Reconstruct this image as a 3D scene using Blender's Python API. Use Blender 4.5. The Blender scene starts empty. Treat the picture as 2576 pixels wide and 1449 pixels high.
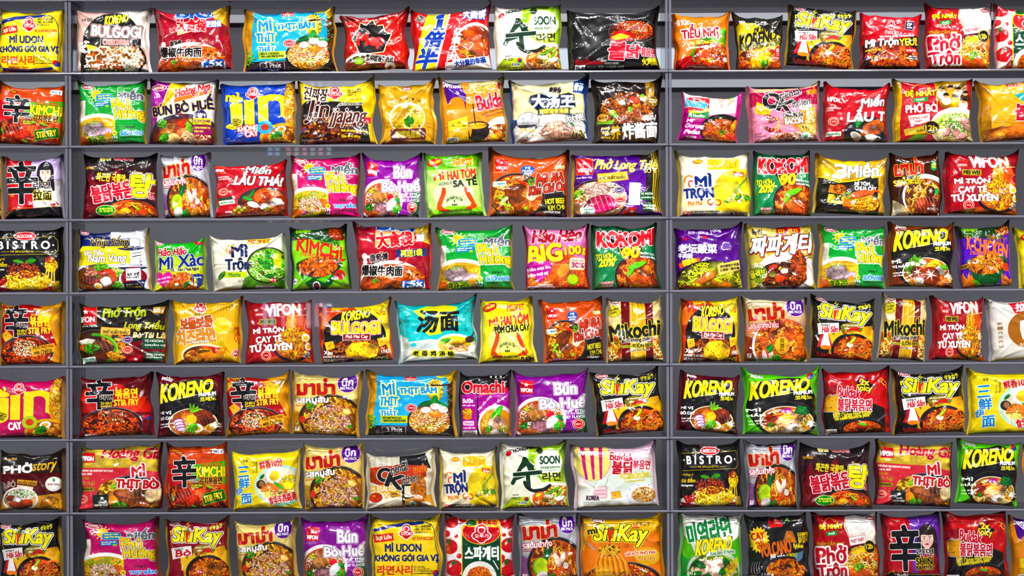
import bpy, math, random
import numpy as np

# ---------------------------------------------------------------- camera, world, lights, exposure
SC = bpy.context.scene
COL = SC.collection
D = 4.0                      # camera distance to the front of the rack
PXM = 1300.0                 # photograph pixels per metre at the front of the rack
ROLL = 0.0039
CAMZ = 1.45                  # eye height
cam = bpy.data.cameras.new('camera'); cam.sensor_width = 36.0; cam.lens = 36.0*D*PXM/2576; cam.clip_start = .05
cam_o = bpy.data.objects.new('camera', cam); COL.objects.link(cam_o)
from mathutils import Matrix, Vector
ca, sa = math.cos(ROLL), math.sin(ROLL)
cam_o.matrix_world = Matrix(((ca, sa, 0, 0), (0, 0, -1, -D), (-sa, ca, 0, CAMZ), (0, 0, 0, 1)))
SC.camera = cam_o
world = bpy.data.worlds.new('hall'); SC.world = world; world.use_nodes = True
world.node_tree.nodes['Background'].inputs[0].default_value = (.80, .86, 1, 1)
world.node_tree.nodes['Background'].inputs[1].default_value = .27
def lamp(name, loc, target, size, power, col=(1, .97, .93), spread=110):
    l = bpy.data.lights.new(name, 'AREA'); l.shape = 'SQUARE'; l.size = size; l.energy = power; l.color = col; l.spread = math.radians(spread)
    o = bpy.data.objects.new(name, l); COL.objects.link(o); o.location = loc
    o.rotation_euler = (Vector(target)-Vector(loc)).to_track_quat('-Z', 'Y').to_euler()
    return o
for i, x in enumerate((-2.2, -1.3, -.42, .46, 1.35, 2.25)):
    lamp('ceiling_and_fill_spot', (x, -2.1, 3.95), (x*.85, .05, .8), .10, (17, 22, 28, 30, 30, 30)[i])
for i, x in enumerate((-2.6, -1.7, -.8, .1, 1.0, 1.9, 2.8)):  # frontal fill bank, added to even the light from upper to lower rows
    lamp('ceiling_and_fill_spot', (x, -4.3, 4.3), (x*.7, .05, .6), .12, (15, 19, 25, 27, 27, 27, 27)[i], (1, .98, .96))
for i, x in enumerate((-1.9, -.8, .3, 1.4)):  # narrow fill bank, added to brighten the lower rows
    lamp('ceiling_and_fill_spot', (x, -4.3, 4.3), (x*.8, .05, .72), .10, (5, 8, 9, 9)[i], (1, .98, .96), 42)
for x in (-1.6, 0, 1.6):  # fill lamps added behind the rack to lift the grey wall
    lamp('ceiling_and_fill_spot', (x, .9, 3.4), (x, 2.2, 1.3), .3, 6.5, (.95, .97, 1))
SC.cycles.max_bounces = 6; SC.cycles.diffuse_bounces = 2; SC.cycles.glossy_bounces = 4; SC.cycles.transparent_max_bounces = 24; SC.cycles.caustics_reflective = False; SC.cycles.caustics_refractive = False
SC.view_settings.view_transform = 'Standard'; SC.view_settings.look = 'None'; SC.view_settings.gamma = 1.0
SC.view_settings.exposure = -0.98; SC.view_settings.use_curve_mapping = False

def px2w(px, py, y):
    """a point of the photograph, at distance y behind the front of the rack"""
    dx, dy = px-1288.0, py-724.5
    k = (D+y)/D/PXM
    return (dx*ca-dy*sa)*k, CAMZ-(dx*sa+dy*ca)*k

# ---------------------------------------------------------------- helpers
def link(name, me, mats=(), parent=None):
    o = bpy.data.objects.new(name, me); COL.objects.link(o)
    for m in mats: me.materials.append(m)
    if parent is not None: o.parent = parent
    return o
def tag(o, label, cat, group=None):
    o['label'] = label; o['category'] = cat
    if group: o['group'] = group
    return o
def mesh(name, v, f, smooth=False, uv=None, mi=None):
    me = bpy.data.meshes.new(name); me.from_pydata([tuple(map(float, p)) for p in v], [], f)
    if smooth: me.polygons.foreach_set('use_smooth', [True]*len(me.polygons))
    if mi is not None: me.polygons.foreach_set('material_index', mi)
    if uv is not None:
        l = me.uv_layers.new(name='UVMap'); idx = np.empty(len(me.loops), np.int32); me.loops.foreach_get('vertex_index', idx)
        l.data.foreach_set('uv', np.asarray(uv, np.float32)[idx].ravel())
    me.update(); return me
def box(name, x0, x1, y0, y1, z0, z1, bev=0, thin=None):
    """a box; its faces across the two axes other than `thin` get material slot 1 (the cut edges of a sheet)"""
    v = [(x, y, z) for x in (x0, x1) for y in (y0, y1) for z in (z0, z1)]
    f = [(0, 1, 3, 2), (4, 6, 7, 5), (0, 4, 5, 1), (2, 3, 7, 6), (0, 2, 6, 4), (1, 5, 7, 3)]; ax = [0, 0, 1, 1, 2, 2]
    return mesh(name, v, f, mi=[0 if thin is None or a == thin else 1 for a in ax])
def sheet(name, x0, x1, y0, y1, z0, z1, up=True):
    """an acrylic sheet with a polished, rounded front edge; lying (up) or standing"""
    c = (z0+z1)/2 if up else (x0+x1)/2; r = (z1-z0)/2 if up else (x1-x0)/2; n = 8
    pr = [(y0+r-r*math.sin(math.pi*i/n), c-r*math.cos(math.pi*i/n)) for i in range(n+1)]+[(y1, c+r), (y1, c-r)]; m = len(pr)
    if up: v = [(x, y, z) for x in (x0, x1) for y, z in pr]
    else: v = [(x, y, z) for z in (z0, z1) for y, x in pr]
    f = [(i, (i+1) % m, m+(i+1) % m, m+i) if not up else (m+i, m+(i+1) % m, (i+1) % m, i) for i in range(m)]+[tuple(range(m)), tuple(range(2*m-1, m-1, -1))]
    return mesh(name, v, f, mi=[1]*n+[0, 1, 0]+[1, 1])
def mat(name):
    m = bpy.data.materials.new(name); m.use_nodes = True; nt = m.node_tree
    return m, nt, nt.nodes, nt.links
def principled(name, col, rough=.5, metal=0, spec=.5, bump=0, scale=40):
    m, nt, n, l = mat(name); b = n['Principled BSDF']
    b.inputs['Base Color'].default_value = (*col, 1); b.inputs['Roughness'].default_value = rough; b.inputs['Metallic'].default_value = metal; b.inputs['Specular IOR Level'].default_value = spec
    if bump:
        t = n.new('ShaderNodeTexNoise'); t.inputs['Scale'].default_value = scale; t.inputs['Detail'].default_value = 4
        bp = n.new('ShaderNodeBump'); bp.inputs['Strength'].default_value = .6; bp.inputs['Distance'].default_value = bump
        l.new(t.outputs['Fac'], bp.inputs['Height']); l.new(bp.outputs[0], b.inputs['Normal'])
    return m
def lin(c): c = np.asarray(c, float); return tuple(np.where(c <= .04045, c/12.92, ((c+.055)/1.055)**2.4))
def acrylic(name, tint, rough, mixin=0.0, body=(.3, .31, .36), ior=1.45):
    m, nt, n, l = mat(name); n.remove(n['Principled BSDF']); out = n['Material Output']
    tr = n.new('ShaderNodeBsdfTransparent'); tr.inputs[0].default_value = (*tint, 1)
    gl = n.new('ShaderNodeBsdfGlossy'); gl.inputs['Roughness'].default_value = rough
    fr = n.new('ShaderNodeFresnel'); fr.inputs['IOR'].default_value = ior
    mx = n.new('ShaderNodeMixShader'); l.new(fr.outputs[0], mx.inputs[0]); l.new(tr.outputs[0], mx.inputs[1]); l.new(gl.outputs[0], mx.inputs[2]); last = mx
    if mixin:
        df = n.new('ShaderNodeBsdfPrincipled'); df.inputs['Base Color'].default_value = (*body, 1); df.inputs['Roughness'].default_value = rough
        m2 = n.new('ShaderNodeMixShader'); m2.inputs[0].default_value = mixin; l.new(mx.outputs[0], m2.inputs[1]); l.new(df.outputs[0], m2.inputs[2]); last = m2
    l.new(last.outputs[0], out.inputs['Surface'])
    return m
# ---------------------------------------------------------------- printed film artwork, drawn into image datablocks with numpy
S = 512
K = S/100.0
IMG = None
def _noise(n, seed):
    r = np.random.RandomState(seed); out = np.zeros((n, n), np.float32); amp = 1.0; tot = 0
    for f in (4, 8, 16, 32, 64, 128):
        g = r.rand(f, f).astype(np.float32); g = np.pad(g, ((0, 1), (0, 1)), 'wrap')
        t = np.linspace(0, f, n, endpoint=False); i = t.astype(int); u = t-i; u = u*u*(3-2*u)
        a = g[i][:, i]; b = g[i][:, i+1]; c = g[i+1][:, i]; d = g[i+1][:, i+1]
        out += amp*((a*(1-u)+b*u)*(1-u[:, None])+(c*(1-u)+d*u)*u[:, None]); tot += amp; amp *= 0.62
    return out/tot
NOI = _noise(S, 5); NOI = np.clip((NOI-NOI.mean())/NOI.std()*0.25+0.5, 0, 1)

def hx(c):
    if not isinstance(c, str): return np.asarray(c, np.float32)
    if len(c) == 3: c = c[0]*2+c[1]*2+c[2]*2
    return np.array([int(c[i:i+2], 16)/255 for i in (0, 2, 4)], np.float32)

def ras(cs, pad=0):
    E = np.vstack([np.hstack([c, np.roll(c, -1, 0)]) for c in cs])
    x0 = int(max(-60, np.floor(E[:, 0].min()))); x1 = int(min(S+60, np.ceil(E[:, 0].max())+1))
    y0 = int(max(-60, np.floor(E[:, 1].min()))); y1 = int(min(S+60, np.ceil(E[:, 1].max())+1))
    W = x1-x0; H = y1-y0
    if W <= 0 or H <= 0: return None
    ya = E[:, 1]-y0-.5; yb = E[:, 3]-y0-.5
    lo = np.clip(np.ceil(np.minimum(ya, yb)), 0, H).astype(int); hi = np.clip(np.ceil(np.maximum(ya, yb)), 0, H).astype(int)
    n = np.maximum(hi-lo, 0); k = np.repeat(np.arange(len(E)), n)
    if len(k) == 0: return None
    r = lo[k]+np.arange(len(k))-np.repeat(np.cumsum(n)-n, n)
    x = E[k, 0]+(r-ya[k])/(yb-ya)[k]*(E[k, 2]-E[k, 0])-x0
    c = np.clip(np.ceil(x-.5), 0, W).astype(int)
    D = np.bincount(r*(W+1)+c, weights=np.sign(yb-ya)[k], minlength=H*(W+1)).reshape(H, W+1)
    m = np.abs(np.cumsum(D, 1)[:, :W]) > .5
    if pad: m = np.pad(m, pad); y0 -= pad; x0 -= pad
    return y0, x0, m

def dil(m, r):
    m = m.copy()
    for i in range(int(r)):
        n = m.copy(); n[1:] |= m[:-1]; n[:-1] |= m[1:]; n[:, 1:] |= m[:, :-1]; n[:, :-1] |= m[:, 1:]
        if i % 2:
            n[1:, 1:] |= m[:-1, :-1]; n[:-1, 1:] |= m[1:, :-1]; n[1:, :-1] |= m[:-1, 1:]; n[:-1, :-1] |= m[1:, 1:]
        m = n
    return m

def put(y0, x0, m, col, tex=0, a=1.0):
    H, W = m.shape; ya = max(0, y0); xa = max(0, x0); yb = min(S, y0+H); xb = min(S, x0+W)
    if yb <= ya or xb <= xa: return
    m = m[ya-y0:yb-y0, xa-x0:xb-x0]; v = IMG[ya:yb, xa:xb]; c = hx(col)
    if tex: src = c*(1+tex*(NOI[ya:yb, xa:xb, None]*2-1)); v[m] = np.clip(v[m]*(1-a)+src[m]*a, 0, 1)
    else: v[m] = v[m]*(1-a)+c*a

def F(c, c2=None):
    global IMG
    IMG = np.empty((S, S, 3), np.float32); IMG[:] = hx(c)
    if c2 is not None:
        t = np.linspace(0, 1, S, dtype=np.float32)[:, None, None]; IMG[:] = hx(c)*(1-t)+hx(c2)*t
def P(pts, c, tex=0, o=0, oc='fff', a=1.0):
    q = np.array(pts, float).reshape(-1, 2)*K; w = int(round(o*K))
    m = ras([q], w+1)
    if m is None: return
    if w: put(m[0], m[1], dil(m[2], w), oc)
    put(*m, c, tex, a)
def ellp(cx, cy, rx, ry, rot=0, n=40):
    t = np.arange(n)*2*np.pi/n; r = np.radians(rot); x = rx*np.cos(t); y = ry*np.sin(t)
    return np.stack([cx+x*np.cos(r)-y*np.sin(r), cy+x*np.sin(r)+y*np.cos(r)], 1)
def O(cx, cy, rx, ry, c, rot=0, tex=0, o=0, oc='fff', a=1.0): P(ellp(cx, cy, rx, ry, rot), c, tex, o, oc, a)
def R(x0, y0, x1, y1, c, rot=0, o=0, oc='fff', rad=0, tex=0, a=1.0):
    if rad:
        q = []
        for (cx, cy, s) in ((x1-rad, y1-rad, 0), (x0+rad, y1-rad, 90), (x0+rad, y0+rad, 180), (x1-rad, y0+rad, 270)):
            for d in range(0, 91, 18): q.append((cx+rad*math.cos(math.radians(s+d)), cy+rad*math.sin(math.radians(s+d))))
        q = np.array(q)
    else: q = np.array([(x0, y0), (x1, y0), (x1, y1), (x0, y1)], float)
    if rot:
        c0 = np.array([(x0+x1)/2, (y0+y1)/2]); r = math.radians(rot); M = np.array([[math.cos(r), math.sin(r)], [-math.sin(r), math.cos(r)]])
        q = (q-c0)@M+c0
    P(q, c, tex, o, oc, a)

_tobj = None; GL = {}
def glyphs(s):
    global _tobj
    if s in GL: return GL[s]
    if _tobj is None:
        cu = bpy.data.curves.new('lettering_source', 'FONT'); _tobj = bpy.data.objects.new('lettering_source', cu)
        bpy.context.scene.collection.objects.link(_tobj)
    _tobj.data.body = s; dg = bpy.context.evaluated_depsgraph_get(); dg.update()
    ev = _tobj.evaluated_get(dg); cu = ev.to_curve(dg); out = []
    for sp in cu.splines:
        bp = sp.bezier_points; n = len(bp)
        if n < 2: continue
        co = np.array([p.co[:2] for p in bp]); hr = np.array([p.handle_right[:2] for p in bp]); hl = np.roll(np.array([p.handle_left[:2] for p in bp]), -1, 0); nx = np.roll(co, -1, 0)
        t = np.array([0, .25, .5, .75])[None, :, None]
        q = (1-t)**3*co[:, None]+3*t*(1-t)**2*hr[:, None]+3*t*t*(1-t)*hl[:, None]+t**3*nx[:, None]
        out.append(q.reshape(-1, 2))
    ev.to_curve_clear()
    A = np.vstack(out); lo = A.min(0); sz = np.maximum(A.max(0)-lo, 1e-4)
    out = [np.stack([(q[:, 0]-lo[0])/sz[0], 1-(q[:, 1]-lo[1])/sz[1]], 1) for q in out]
    GL[s] = out
    return out
def T(s, x0, y0, x1, y1, c, o=(), b=0, sh=0, rot=0, bend=0, tp=0, a=1.0, dx=0, dy=0):
    """text stretched into a box; o = ((width, colour), ...) outlines from inside out; dx, dy = printed drop offset of the outermost outline"""
    w = x1-x0; h = y1-y0; em = min(h, 1.5*w/len(s)); b = min(b*.75, (.042 if max(s) > '\u1fff' else .065)*em); o = [(min(q[0]*.8, .16*em+.15), q[1]) for q in o]; r = math.radians(rot); cr, sr = math.cos(r), math.sin(r); cx, cy = (x0+x1)/2, (y0+y1)/2; cs = []
    for q in glyphs(s):
        u = q[:, 0]; v = q[:, 1]; y = (v-.5)*h*(1+tp*(u-.5)); x = (u-.5)*w-sh*y; y = y+bend*((2*u-1)**2-.5)
        cs.append(np.stack([cx+x*cr-y*sr, cy+x*sr+y*cr], 1)*K)
    tot = b+sum(p[0] for p in o); pd = int(round(tot*K))+2
    m = ras(cs, pd)
    if m is None: return
    acc = b; lay = []
    for ww, cc in o: acc += ww; lay.append((acc, cc))
    for j, (ww, cc) in enumerate(reversed(lay)):
        mm = dil(m[2], round(ww*K)); yy, xx = m[0], m[1]
        if j == 0 and (dx or dy): put(yy+int(dy*K), xx+int(dx*K), mm, cc)
        put(yy, xx, mm, cc)
    put(m[0], m[1], dil(m[2], round(b*K)), c, 0, a)

def splat(x, y, r, col):
    x = np.asarray(x); y = np.asarray(y); xi = np.round(x).astype(int); yi = np.round(y).astype(int); R_ = int(math.ceil(r))
    for dy in range(-R_, R_+1):
        for dx in range(-R_, R_+1):
            if dx*dx+dy*dy > r*r+.3: continue
            X = xi+dx; Y = yi+dy; k = (X >= 0) & (Y >= 0) & (X < S) & (Y < S)
            IMG[Y[k], X[k]] = col[k] if col.ndim == 2 else col
def L(pts, w, c):
    q = np.array(pts, float).reshape(-1, 2)*K; X = []; Y = []
    for a, b in zip(q[:-1], q[1:]):
        n = max(2, int(np.hypot(*(b-a)))+1); t = np.linspace(0, 1, n); X.append(a[0]+(b[0]-a[0])*t); Y.append(a[1]+(b[1]-a[1])*t)
    splat(np.concatenate(X), np.concatenate(Y), w*K/2, hx(c))
def arc(cx, cy, rx, ry, a0, a1, n=24):
    t = np.radians(np.linspace(a0, a1, n)); return np.stack([cx+rx*np.cos(t), cy+ry*np.sin(t)], 1)
def N(cx, cy, rx, ry, cols, n=90, w=1.3, ln=20, curl=1.2, seed=1, base=None, clip=None):
    """curly noodle strands filling an ellipse"""
    rs = np.random.RandomState(seed); C_ = np.array([hx(c) for c in cols]); b = C_.mean(0)*.5 if base is None else hx(base)
    O(cx, cy, rx, ry, b, tex=.5)
    st = 46; lay = 7
    for l in range(lay):
        m = max(1, n//lay); a = rs.rand(m)*6.283; q = np.sqrt(rs.rand(m))*1.02
        th = rs.rand(m, 1)*6.283+curl*np.sin(np.linspace(0, 1, st)[None]*(9+8*rs.rand(m, 1))+rs.rand(m, 1)*6)+(rs.rand(m, 1)-.5)*3*np.linspace(0, 1, st)[None]
        x = cx+q[:, None]*rx*np.cos(a)[:, None]+np.cumsum(np.cos(th), 1)*ln/st*(.6+.8*rs.rand(m, 1)); y = cy+q[:, None]*ry*np.sin(a)[:, None]+np.cumsum(np.sin(th), 1)*ln/st
        ok = ((x-cx)/rx)**2+((y-cy)/ry)**2 < 1
        if clip is not None: ok &= (y < clip)
        col = (C_[rs.randint(len(C_), size=m)]*(.78+.4*rs.rand(m, 1)))[:, None, :].repeat(st, 1)
        x = (x*K)[ok]; y = (y*K)[ok]; col = np.clip(col[ok], 0, 1)
        if len(x) == 0: continue
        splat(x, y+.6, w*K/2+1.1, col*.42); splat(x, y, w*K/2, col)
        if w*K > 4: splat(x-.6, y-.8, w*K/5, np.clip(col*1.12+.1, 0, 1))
def C(cx, cy, rx, ry, cols, n=60, sz=1.6, seed=1):
    """crumbs: minced meat, chopped greens, seeds"""
    rs = np.random.RandomState(seed); C_ = np.array([hx(c) for c in cols])
    for l in range(4):
        m = max(1, n//4); a = rs.rand(m)*6.283; q = np.sqrt(rs.rand(m)); x = (cx+q*rx*np.cos(a))*K; y = (cy+q*ry*np.sin(a))*K
        col = np.clip(C_[rs.randint(len(C_), size=m)]*(.8+.35*rs.rand(m, 1)), 0, 1); r = sz*K*(.4+.25*rs.rand())
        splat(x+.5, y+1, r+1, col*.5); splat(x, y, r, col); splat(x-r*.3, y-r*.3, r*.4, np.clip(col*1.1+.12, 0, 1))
def M(cx, cy, rx, ry, c, rot=0, seed=1, st=0, sc=None, n=11, jit=.16):
    """chunk of meat or vegetable"""
    rs = np.random.RandomState(seed); t = np.arange(n)*6.2832/n; k = 1+jit*(rs.rand(n)*2-1); r = math.radians(rot); f = np.fft.rfft(k); k = np.fft.irfft(np.concatenate([f, np.zeros(2*n, complex)])*5, 5*n)[:5*n] if n % 2 else k; t = np.arange(len(k))*6.2832/len(k)
    x = rx*k*np.cos(t); y = ry*k*np.sin(t); q = np.stack([x*math.cos(r)-y*math.sin(r), x*math.sin(r)+y*math.cos(r)], 1); o = np.array([cx, cy]); c = hx(c)
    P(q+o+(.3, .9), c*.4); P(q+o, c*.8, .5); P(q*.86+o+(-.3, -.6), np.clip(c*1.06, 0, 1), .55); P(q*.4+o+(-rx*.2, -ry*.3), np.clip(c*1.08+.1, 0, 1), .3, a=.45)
    for i in range(st):
        f = (i+.5)/st*2-1; a = np.array([f*rx, -ry*.8*math.sqrt(1-f*f)]); b = np.array([f*rx+rx*.12, ry*.8*math.sqrt(1-f*f)]); Rm = np.array([[math.cos(r), math.sin(r)], [-math.sin(r), math.cos(r)]])
        L(np.array([a, b])@Rm+o, .5, sc if sc is not None else c*.55)
def G(cx, cy, ln, wd, rot, c='2f8a2a'):
    t = np.linspace(0, 1, 12); w = np.sin(t*math.pi)**.8*wd; r = math.radians(rot); q = np.concatenate([np.stack([(t-.5)*ln, -w/2], 1), np.stack([(t[::-1]-.5)*ln, w[::-1]/2], 1)])
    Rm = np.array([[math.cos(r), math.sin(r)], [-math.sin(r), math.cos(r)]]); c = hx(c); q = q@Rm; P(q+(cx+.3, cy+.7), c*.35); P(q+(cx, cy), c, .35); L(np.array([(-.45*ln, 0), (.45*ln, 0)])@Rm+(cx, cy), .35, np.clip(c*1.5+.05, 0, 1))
def H(cx, cy, r, seed=1, c='3f9a2c', n=10):
    """sprig of herb"""
    rs = np.random.RandomState(seed)
    for i in range(n):
        a = rs.rand()*6.283; q = r*math.sqrt(rs.rand())*.8; k = .7+.6*rs.rand(); G(cx+q*math.cos(a), cy+q*math.sin(a), r*.95, r*.5, rs.rand()*360, np.clip(hx(c)*k, 0, 1))
def EG(cx, cy, rx, ry, rot=0, yc='f4a51c'):
    O(cx+.3, cy+.8, rx, ry, '8a6a4a', rot); O(cx, cy, rx, ry, 'f7f3e6', rot); O(cx, cy+ry*.1, rx*.6, ry*.6, yc, rot, tex=.25); O(cx-rx*.15, cy-ry*.1, rx*.2, ry*.18, 'fbd777', rot)
def SH(cx, cy, r, a0=150, a1=400, w=5, c='e8612f'):
    """prawn curled along an arc"""
    t = np.linspace(0, 1, 20); a = np.radians(a0+(a1-a0)*t); k = w*(1-.75*t); c = hx(c)
    q = np.concatenate([np.stack([cx+(r+k/2)*np.cos(a), cy+(r+k/2)*np.sin(a)], 1), np.stack([cx+(r-k/2)*np.cos(a), cy+(r-k/2)*np.sin(a)], 1)[::-1]])
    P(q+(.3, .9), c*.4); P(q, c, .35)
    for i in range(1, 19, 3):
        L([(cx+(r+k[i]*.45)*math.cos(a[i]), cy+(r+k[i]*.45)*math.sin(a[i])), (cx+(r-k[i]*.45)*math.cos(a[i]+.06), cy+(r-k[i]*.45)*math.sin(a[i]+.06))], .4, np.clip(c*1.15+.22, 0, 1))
    e = (cx+r*math.cos(a[-1]), cy+r*math.sin(a[-1]))
    for d in (-25, 20): G(e[0], e[1], w*.9, w*.35, a0+(a1-a0)+90+d, c*.9)
    s = (cx+r*math.cos(a[0]), cy+r*math.sin(a[0])); dr = math.radians(a0-100)
    for d in (-.3, 0, .3): L([s, (s[0]+w*1.5*math.cos(dr+d), s[1]+w*1.5*math.sin(dr+d))], .4, c)
def CH(x0, y0, x1, y1, w=2.2, bend=3, c='d81e12'):
    t = np.linspace(0, 1, 26); n = np.array([-(y1-y0), x1-x0]); n = n/np.hypot(*n); x = x0+(x1-x0)*t+n[0]*bend*np.sin(t*3.14); y = y0+(y1-y0)*t+n[1]*bend*np.sin(t*3.14)
    for i in range(26): O(x[i], y[i], w*(1-.85*t[i])/2+.2, w*(1-.85*t[i])/2+.2, c)
    L([(x[3], y[3]-w*.2), (x[12], y[12]-w*.1)], .5, 'f46a50'); L([(x0, y0), (x0-(x1-x0)*.14, y0-(y1-y0)*.18)], w*.45, '2f8a2a')
def BS(cx, cy, r0, r1, n, c, rot=0, ry=1.0):
    t = np.arange(2*n)*math.pi/n+math.radians(rot); r = np.where(np.arange(2*n) % 2, r0, r1); P(np.stack([cx+r*np.cos(t), cy+r*np.sin(t)*ry], 1), c)
def FL(x0, y0, x1, y1, c, n=5, seed=1):
    rs = np.random.RandomState(seed)
    for i in range(n):
        xc = x0+(x1-x0)*(i+.5)/n; h = (y1-y0)*(.55+.45*rs.rand()); hw = (x1-x0)/n*.85; t = np.linspace(0, 1, 14); lean = hw*(rs.rand()*1.6-.8); wd = hw*np.sin(np.clip(t*1.25+.25, 0, 1.45)*1.9)**1*(1-t)**.7; md = xc+lean*t*t+hw*.25*np.sin(t*6)
        P(np.concatenate([np.stack([md-wd, y1-h*t], 1), np.stack([md+wd, y1-h*t], 1)[::-1]]), c)
def HT(cx, cy, r, c):
    t = np.linspace(0, 6.283, 40); P(np.stack([cx+r*np.sin(t)**3, cy-r*(13*np.cos(t)-5*np.cos(2*t)-2*np.cos(3*t)-np.cos(4*t))/16], 1), c)
def STR(x0, y0, x1, y1, c, n=20, w=.5, vert=True):
    for i in range(n):
        f = (i+.5)/n
        if vert: R(x0+(x1-x0)*f-w/2, y0, x0+(x1-x0)*f+w/2, y1, c)
        else: R(x0, y0+(y1-y0)*f-w/2, x1, y0+(y1-y0)*f+w/2, c)
def BOWL(cx, cy, rx, ry, rim='1a1a1c', soup='b5541c', k=.9, dy=1, lip='55555a'):
    O(cx, cy, rx, ry, lip); O(cx, cy+.6, rx*.985, ry*.98, rim); O(cx, cy+dy, rx*k, ry*k, soup, tex=.4)
def TX(lines, x0, y0, x1, y1, c, b=.15, rot=0):
    h = (y1-y0)/len(lines); mx = max(len(s) for s in lines)
    for i, s in enumerate(lines): T(s, x0, y0+h*i, x0+(x1-x0)*(.25+.75*len(s)/mx), y0+h*(i+.72), c, b=b, rot=rot)
# ---- marks that several packets carry
def otoki(cx, cy, r, s='OTOKI', c='c8161d'):
    O(cx, cy-r*.35, r*.72, r*.75, 'fff'); O(cx, cy+r*.25, r*1.05, r*.62, 'fff'); O(cx, cy+r*.35, r*.6, r*.75, 'fff')
    O(cx, cy-r*.38, r*.6, r*.62, c); O(cx, cy+r*.25, r*.93, r*.5, c); O(cx, cy+r*.38, r*.5, r*.62, c); O(cx, cy-r*.4, r*.42, r*.42, 'fff'); O(cx, cy-r*.36, r*.3, r*.31, c, a=.8)
    T(s, cx-r*.7, cy+r*.05, cx+r*.7, cy+r*.48, 'fff', b=r*.03)
def vif(x0, y0, x1, y1, c='d01820'):
    R(x0, y0, x1, y1, c, o=.3, oc='e8a050'); BS((x0+x1)/2, y0+(y1-y0)*.3, (x1-x0)*.07, (x1-x0)*.15, 5, 'fff', -90); T('VIFON', x0+(x1-x0)*.08, y0+(y1-y0)*.6, x1-(x1-x0)*.08, y0+(y1-y0)*.85, 'fff', b=(x1-x0)*.012)
def seal(cx, cy, r, c='c22030', o='f2e3c0'):
    O(cx, cy, r, r, o); O(cx, cy, r*.9, r*.9, c); O(cx, cy, r*.72, r*.72, o); O(cx, cy, r*.62, r*.62, c); R(cx-r*.4, cy-r*.12, cx+r*.4, cy+r*.12, o, a=.8)
def ace(cx, cy, w, c='d0141e'):
    O(cx, cy, w/2, w*.2, c, o=.7); T('ACECOOK', cx-w*.38, cy-w*.09, cx+w*.38, cy+w*.09, 'fff', b=.35)
def shin(x0, y0, x1, y1, ow=.9):
    T('辛', x0, y0, x1, y1, '0c0c0e', o=((ow, 'fff'),), b=(x1-x0)*.055)
def mama(x0, y0, x1, y1, rot=-4): T('มาม่า', x0, y0, x1, y1, 'b81820', o=((.9, '8a1010'), (1.0, 'f4b028')), b=1.1, rot=rot)
def bigp(cx, cy, r):
    O(cx, cy, r, r, '5a2a8c', o=.5, oc='d8ccea'); T('บิ๊ก', cx-r*.55, cy-r*.62, cx+r*.6, cy+r*.3, 'fff', b=.5); T('BIG PACK', cx-r*.7, cy+r*.42, cx+r*.7, cy+r*.68, 'fff', b=.3)
def koreno(x0, y0, x1, y1, rot=-8, o='111', tp=-.35):
    T('KORENO', x0, y0, x1, y1, 'f3e21c', o=((.9, o),), b=1.5, sh=.25, rot=rot, tp=tp)
def siukay(x0, y0, x1, y1, rot=3, oc='fff'):
    T('SiuKay', x0, y0, x1, y1, 'f0e418', o=((1.1, '141414'), (1.2, oc)), b=1.9, sh=.15, rot=rot)
    x = x0+(x1-x0)*.31; h = y1-y0; CH(x+h*.03, y0+h*.2, x-h*.05, y0+h*.85, h*.22, 1)
def taeguk(cx, cy, r):
    O(cx, cy, r, r, 'c8202c'); P(arc(cx, cy, r, r, 0, 180), '1c3f94'); O(cx-r*.5, cy, r*.5, r*.5, 'c8202c'); O(cx+r*.5, cy, r*.5, r*.5, '1c3f94')
def sun(cx, cy, r):
    for i in range(11):
        a = i*math.pi*2/11; L([(cx+r*1.25*math.cos(a), cy+r*1.25*math.sin(a)), (cx+r*1.65*math.cos(a), cy+r*1.65*math.sin(a))], r*.22, 'f8d890')
    O(cx, cy, r, r, 'f7b52a', o=.6, oc='fdf0c0')
# ---------------------------------------------------------------- one function per printed design
def d_udon():
    F('f1cd14'); L([(3, 92), (2, 30), (8, 17), (30, 11), (70, 7)], .8, '23306a'); L([(5, 20), (30, 14), (75, 9)], 4.5, '1f2f7c'); L(arc(78, 30, 17, 21, -90, 0), 1, '23306a'); L([(95, 30), (97, 86)], .9, '23306a'); L([(10, 95), (50, 97), (88, 94)], 4, '1f2f7c'); L(arc(12, 84, 9, 10, 90, 180), 1, '1f2f7c')
    R(4, 26, 32, 38, 'd9261c', -7); T('Sợi Lớn', 7, 28, 29, 36, 'ffe9c8', b=.4, rot=-7); otoki(51, 23, 11)
    TX(['NSX  15.03.2020', 'HSD  18.11.2020', '10:29 L1-1'], 64, 13, 88, 27, '2a2410', .2)
    T('NO SOUP INCLUDED', 60, 31, 93, 36, 'c03a14', b=.25, sh=.15)
    T('MÌ UDON', 20, 39, 73, 53, '1b2a70', b=.9); T('KHÔNG GÓI GIA VỊ', 3, 56, 97, 70, '1b2a70', b=.8)
    T('라면사리', 8, 74, 60, 88, 'd2361c', b=1.3); T('Ramen Sari', 19, 90, 49, 94, 'd2361c', b=.35)
    TX(['ăn với lẩu,', 'nấu mì cay kiểu Hàn', 'For all kinds of pot stew', 'food cooked in a casserole'], 62, 75, 92, 88, '3a3414', .15); taeguk(95, 86, 5)
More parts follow.
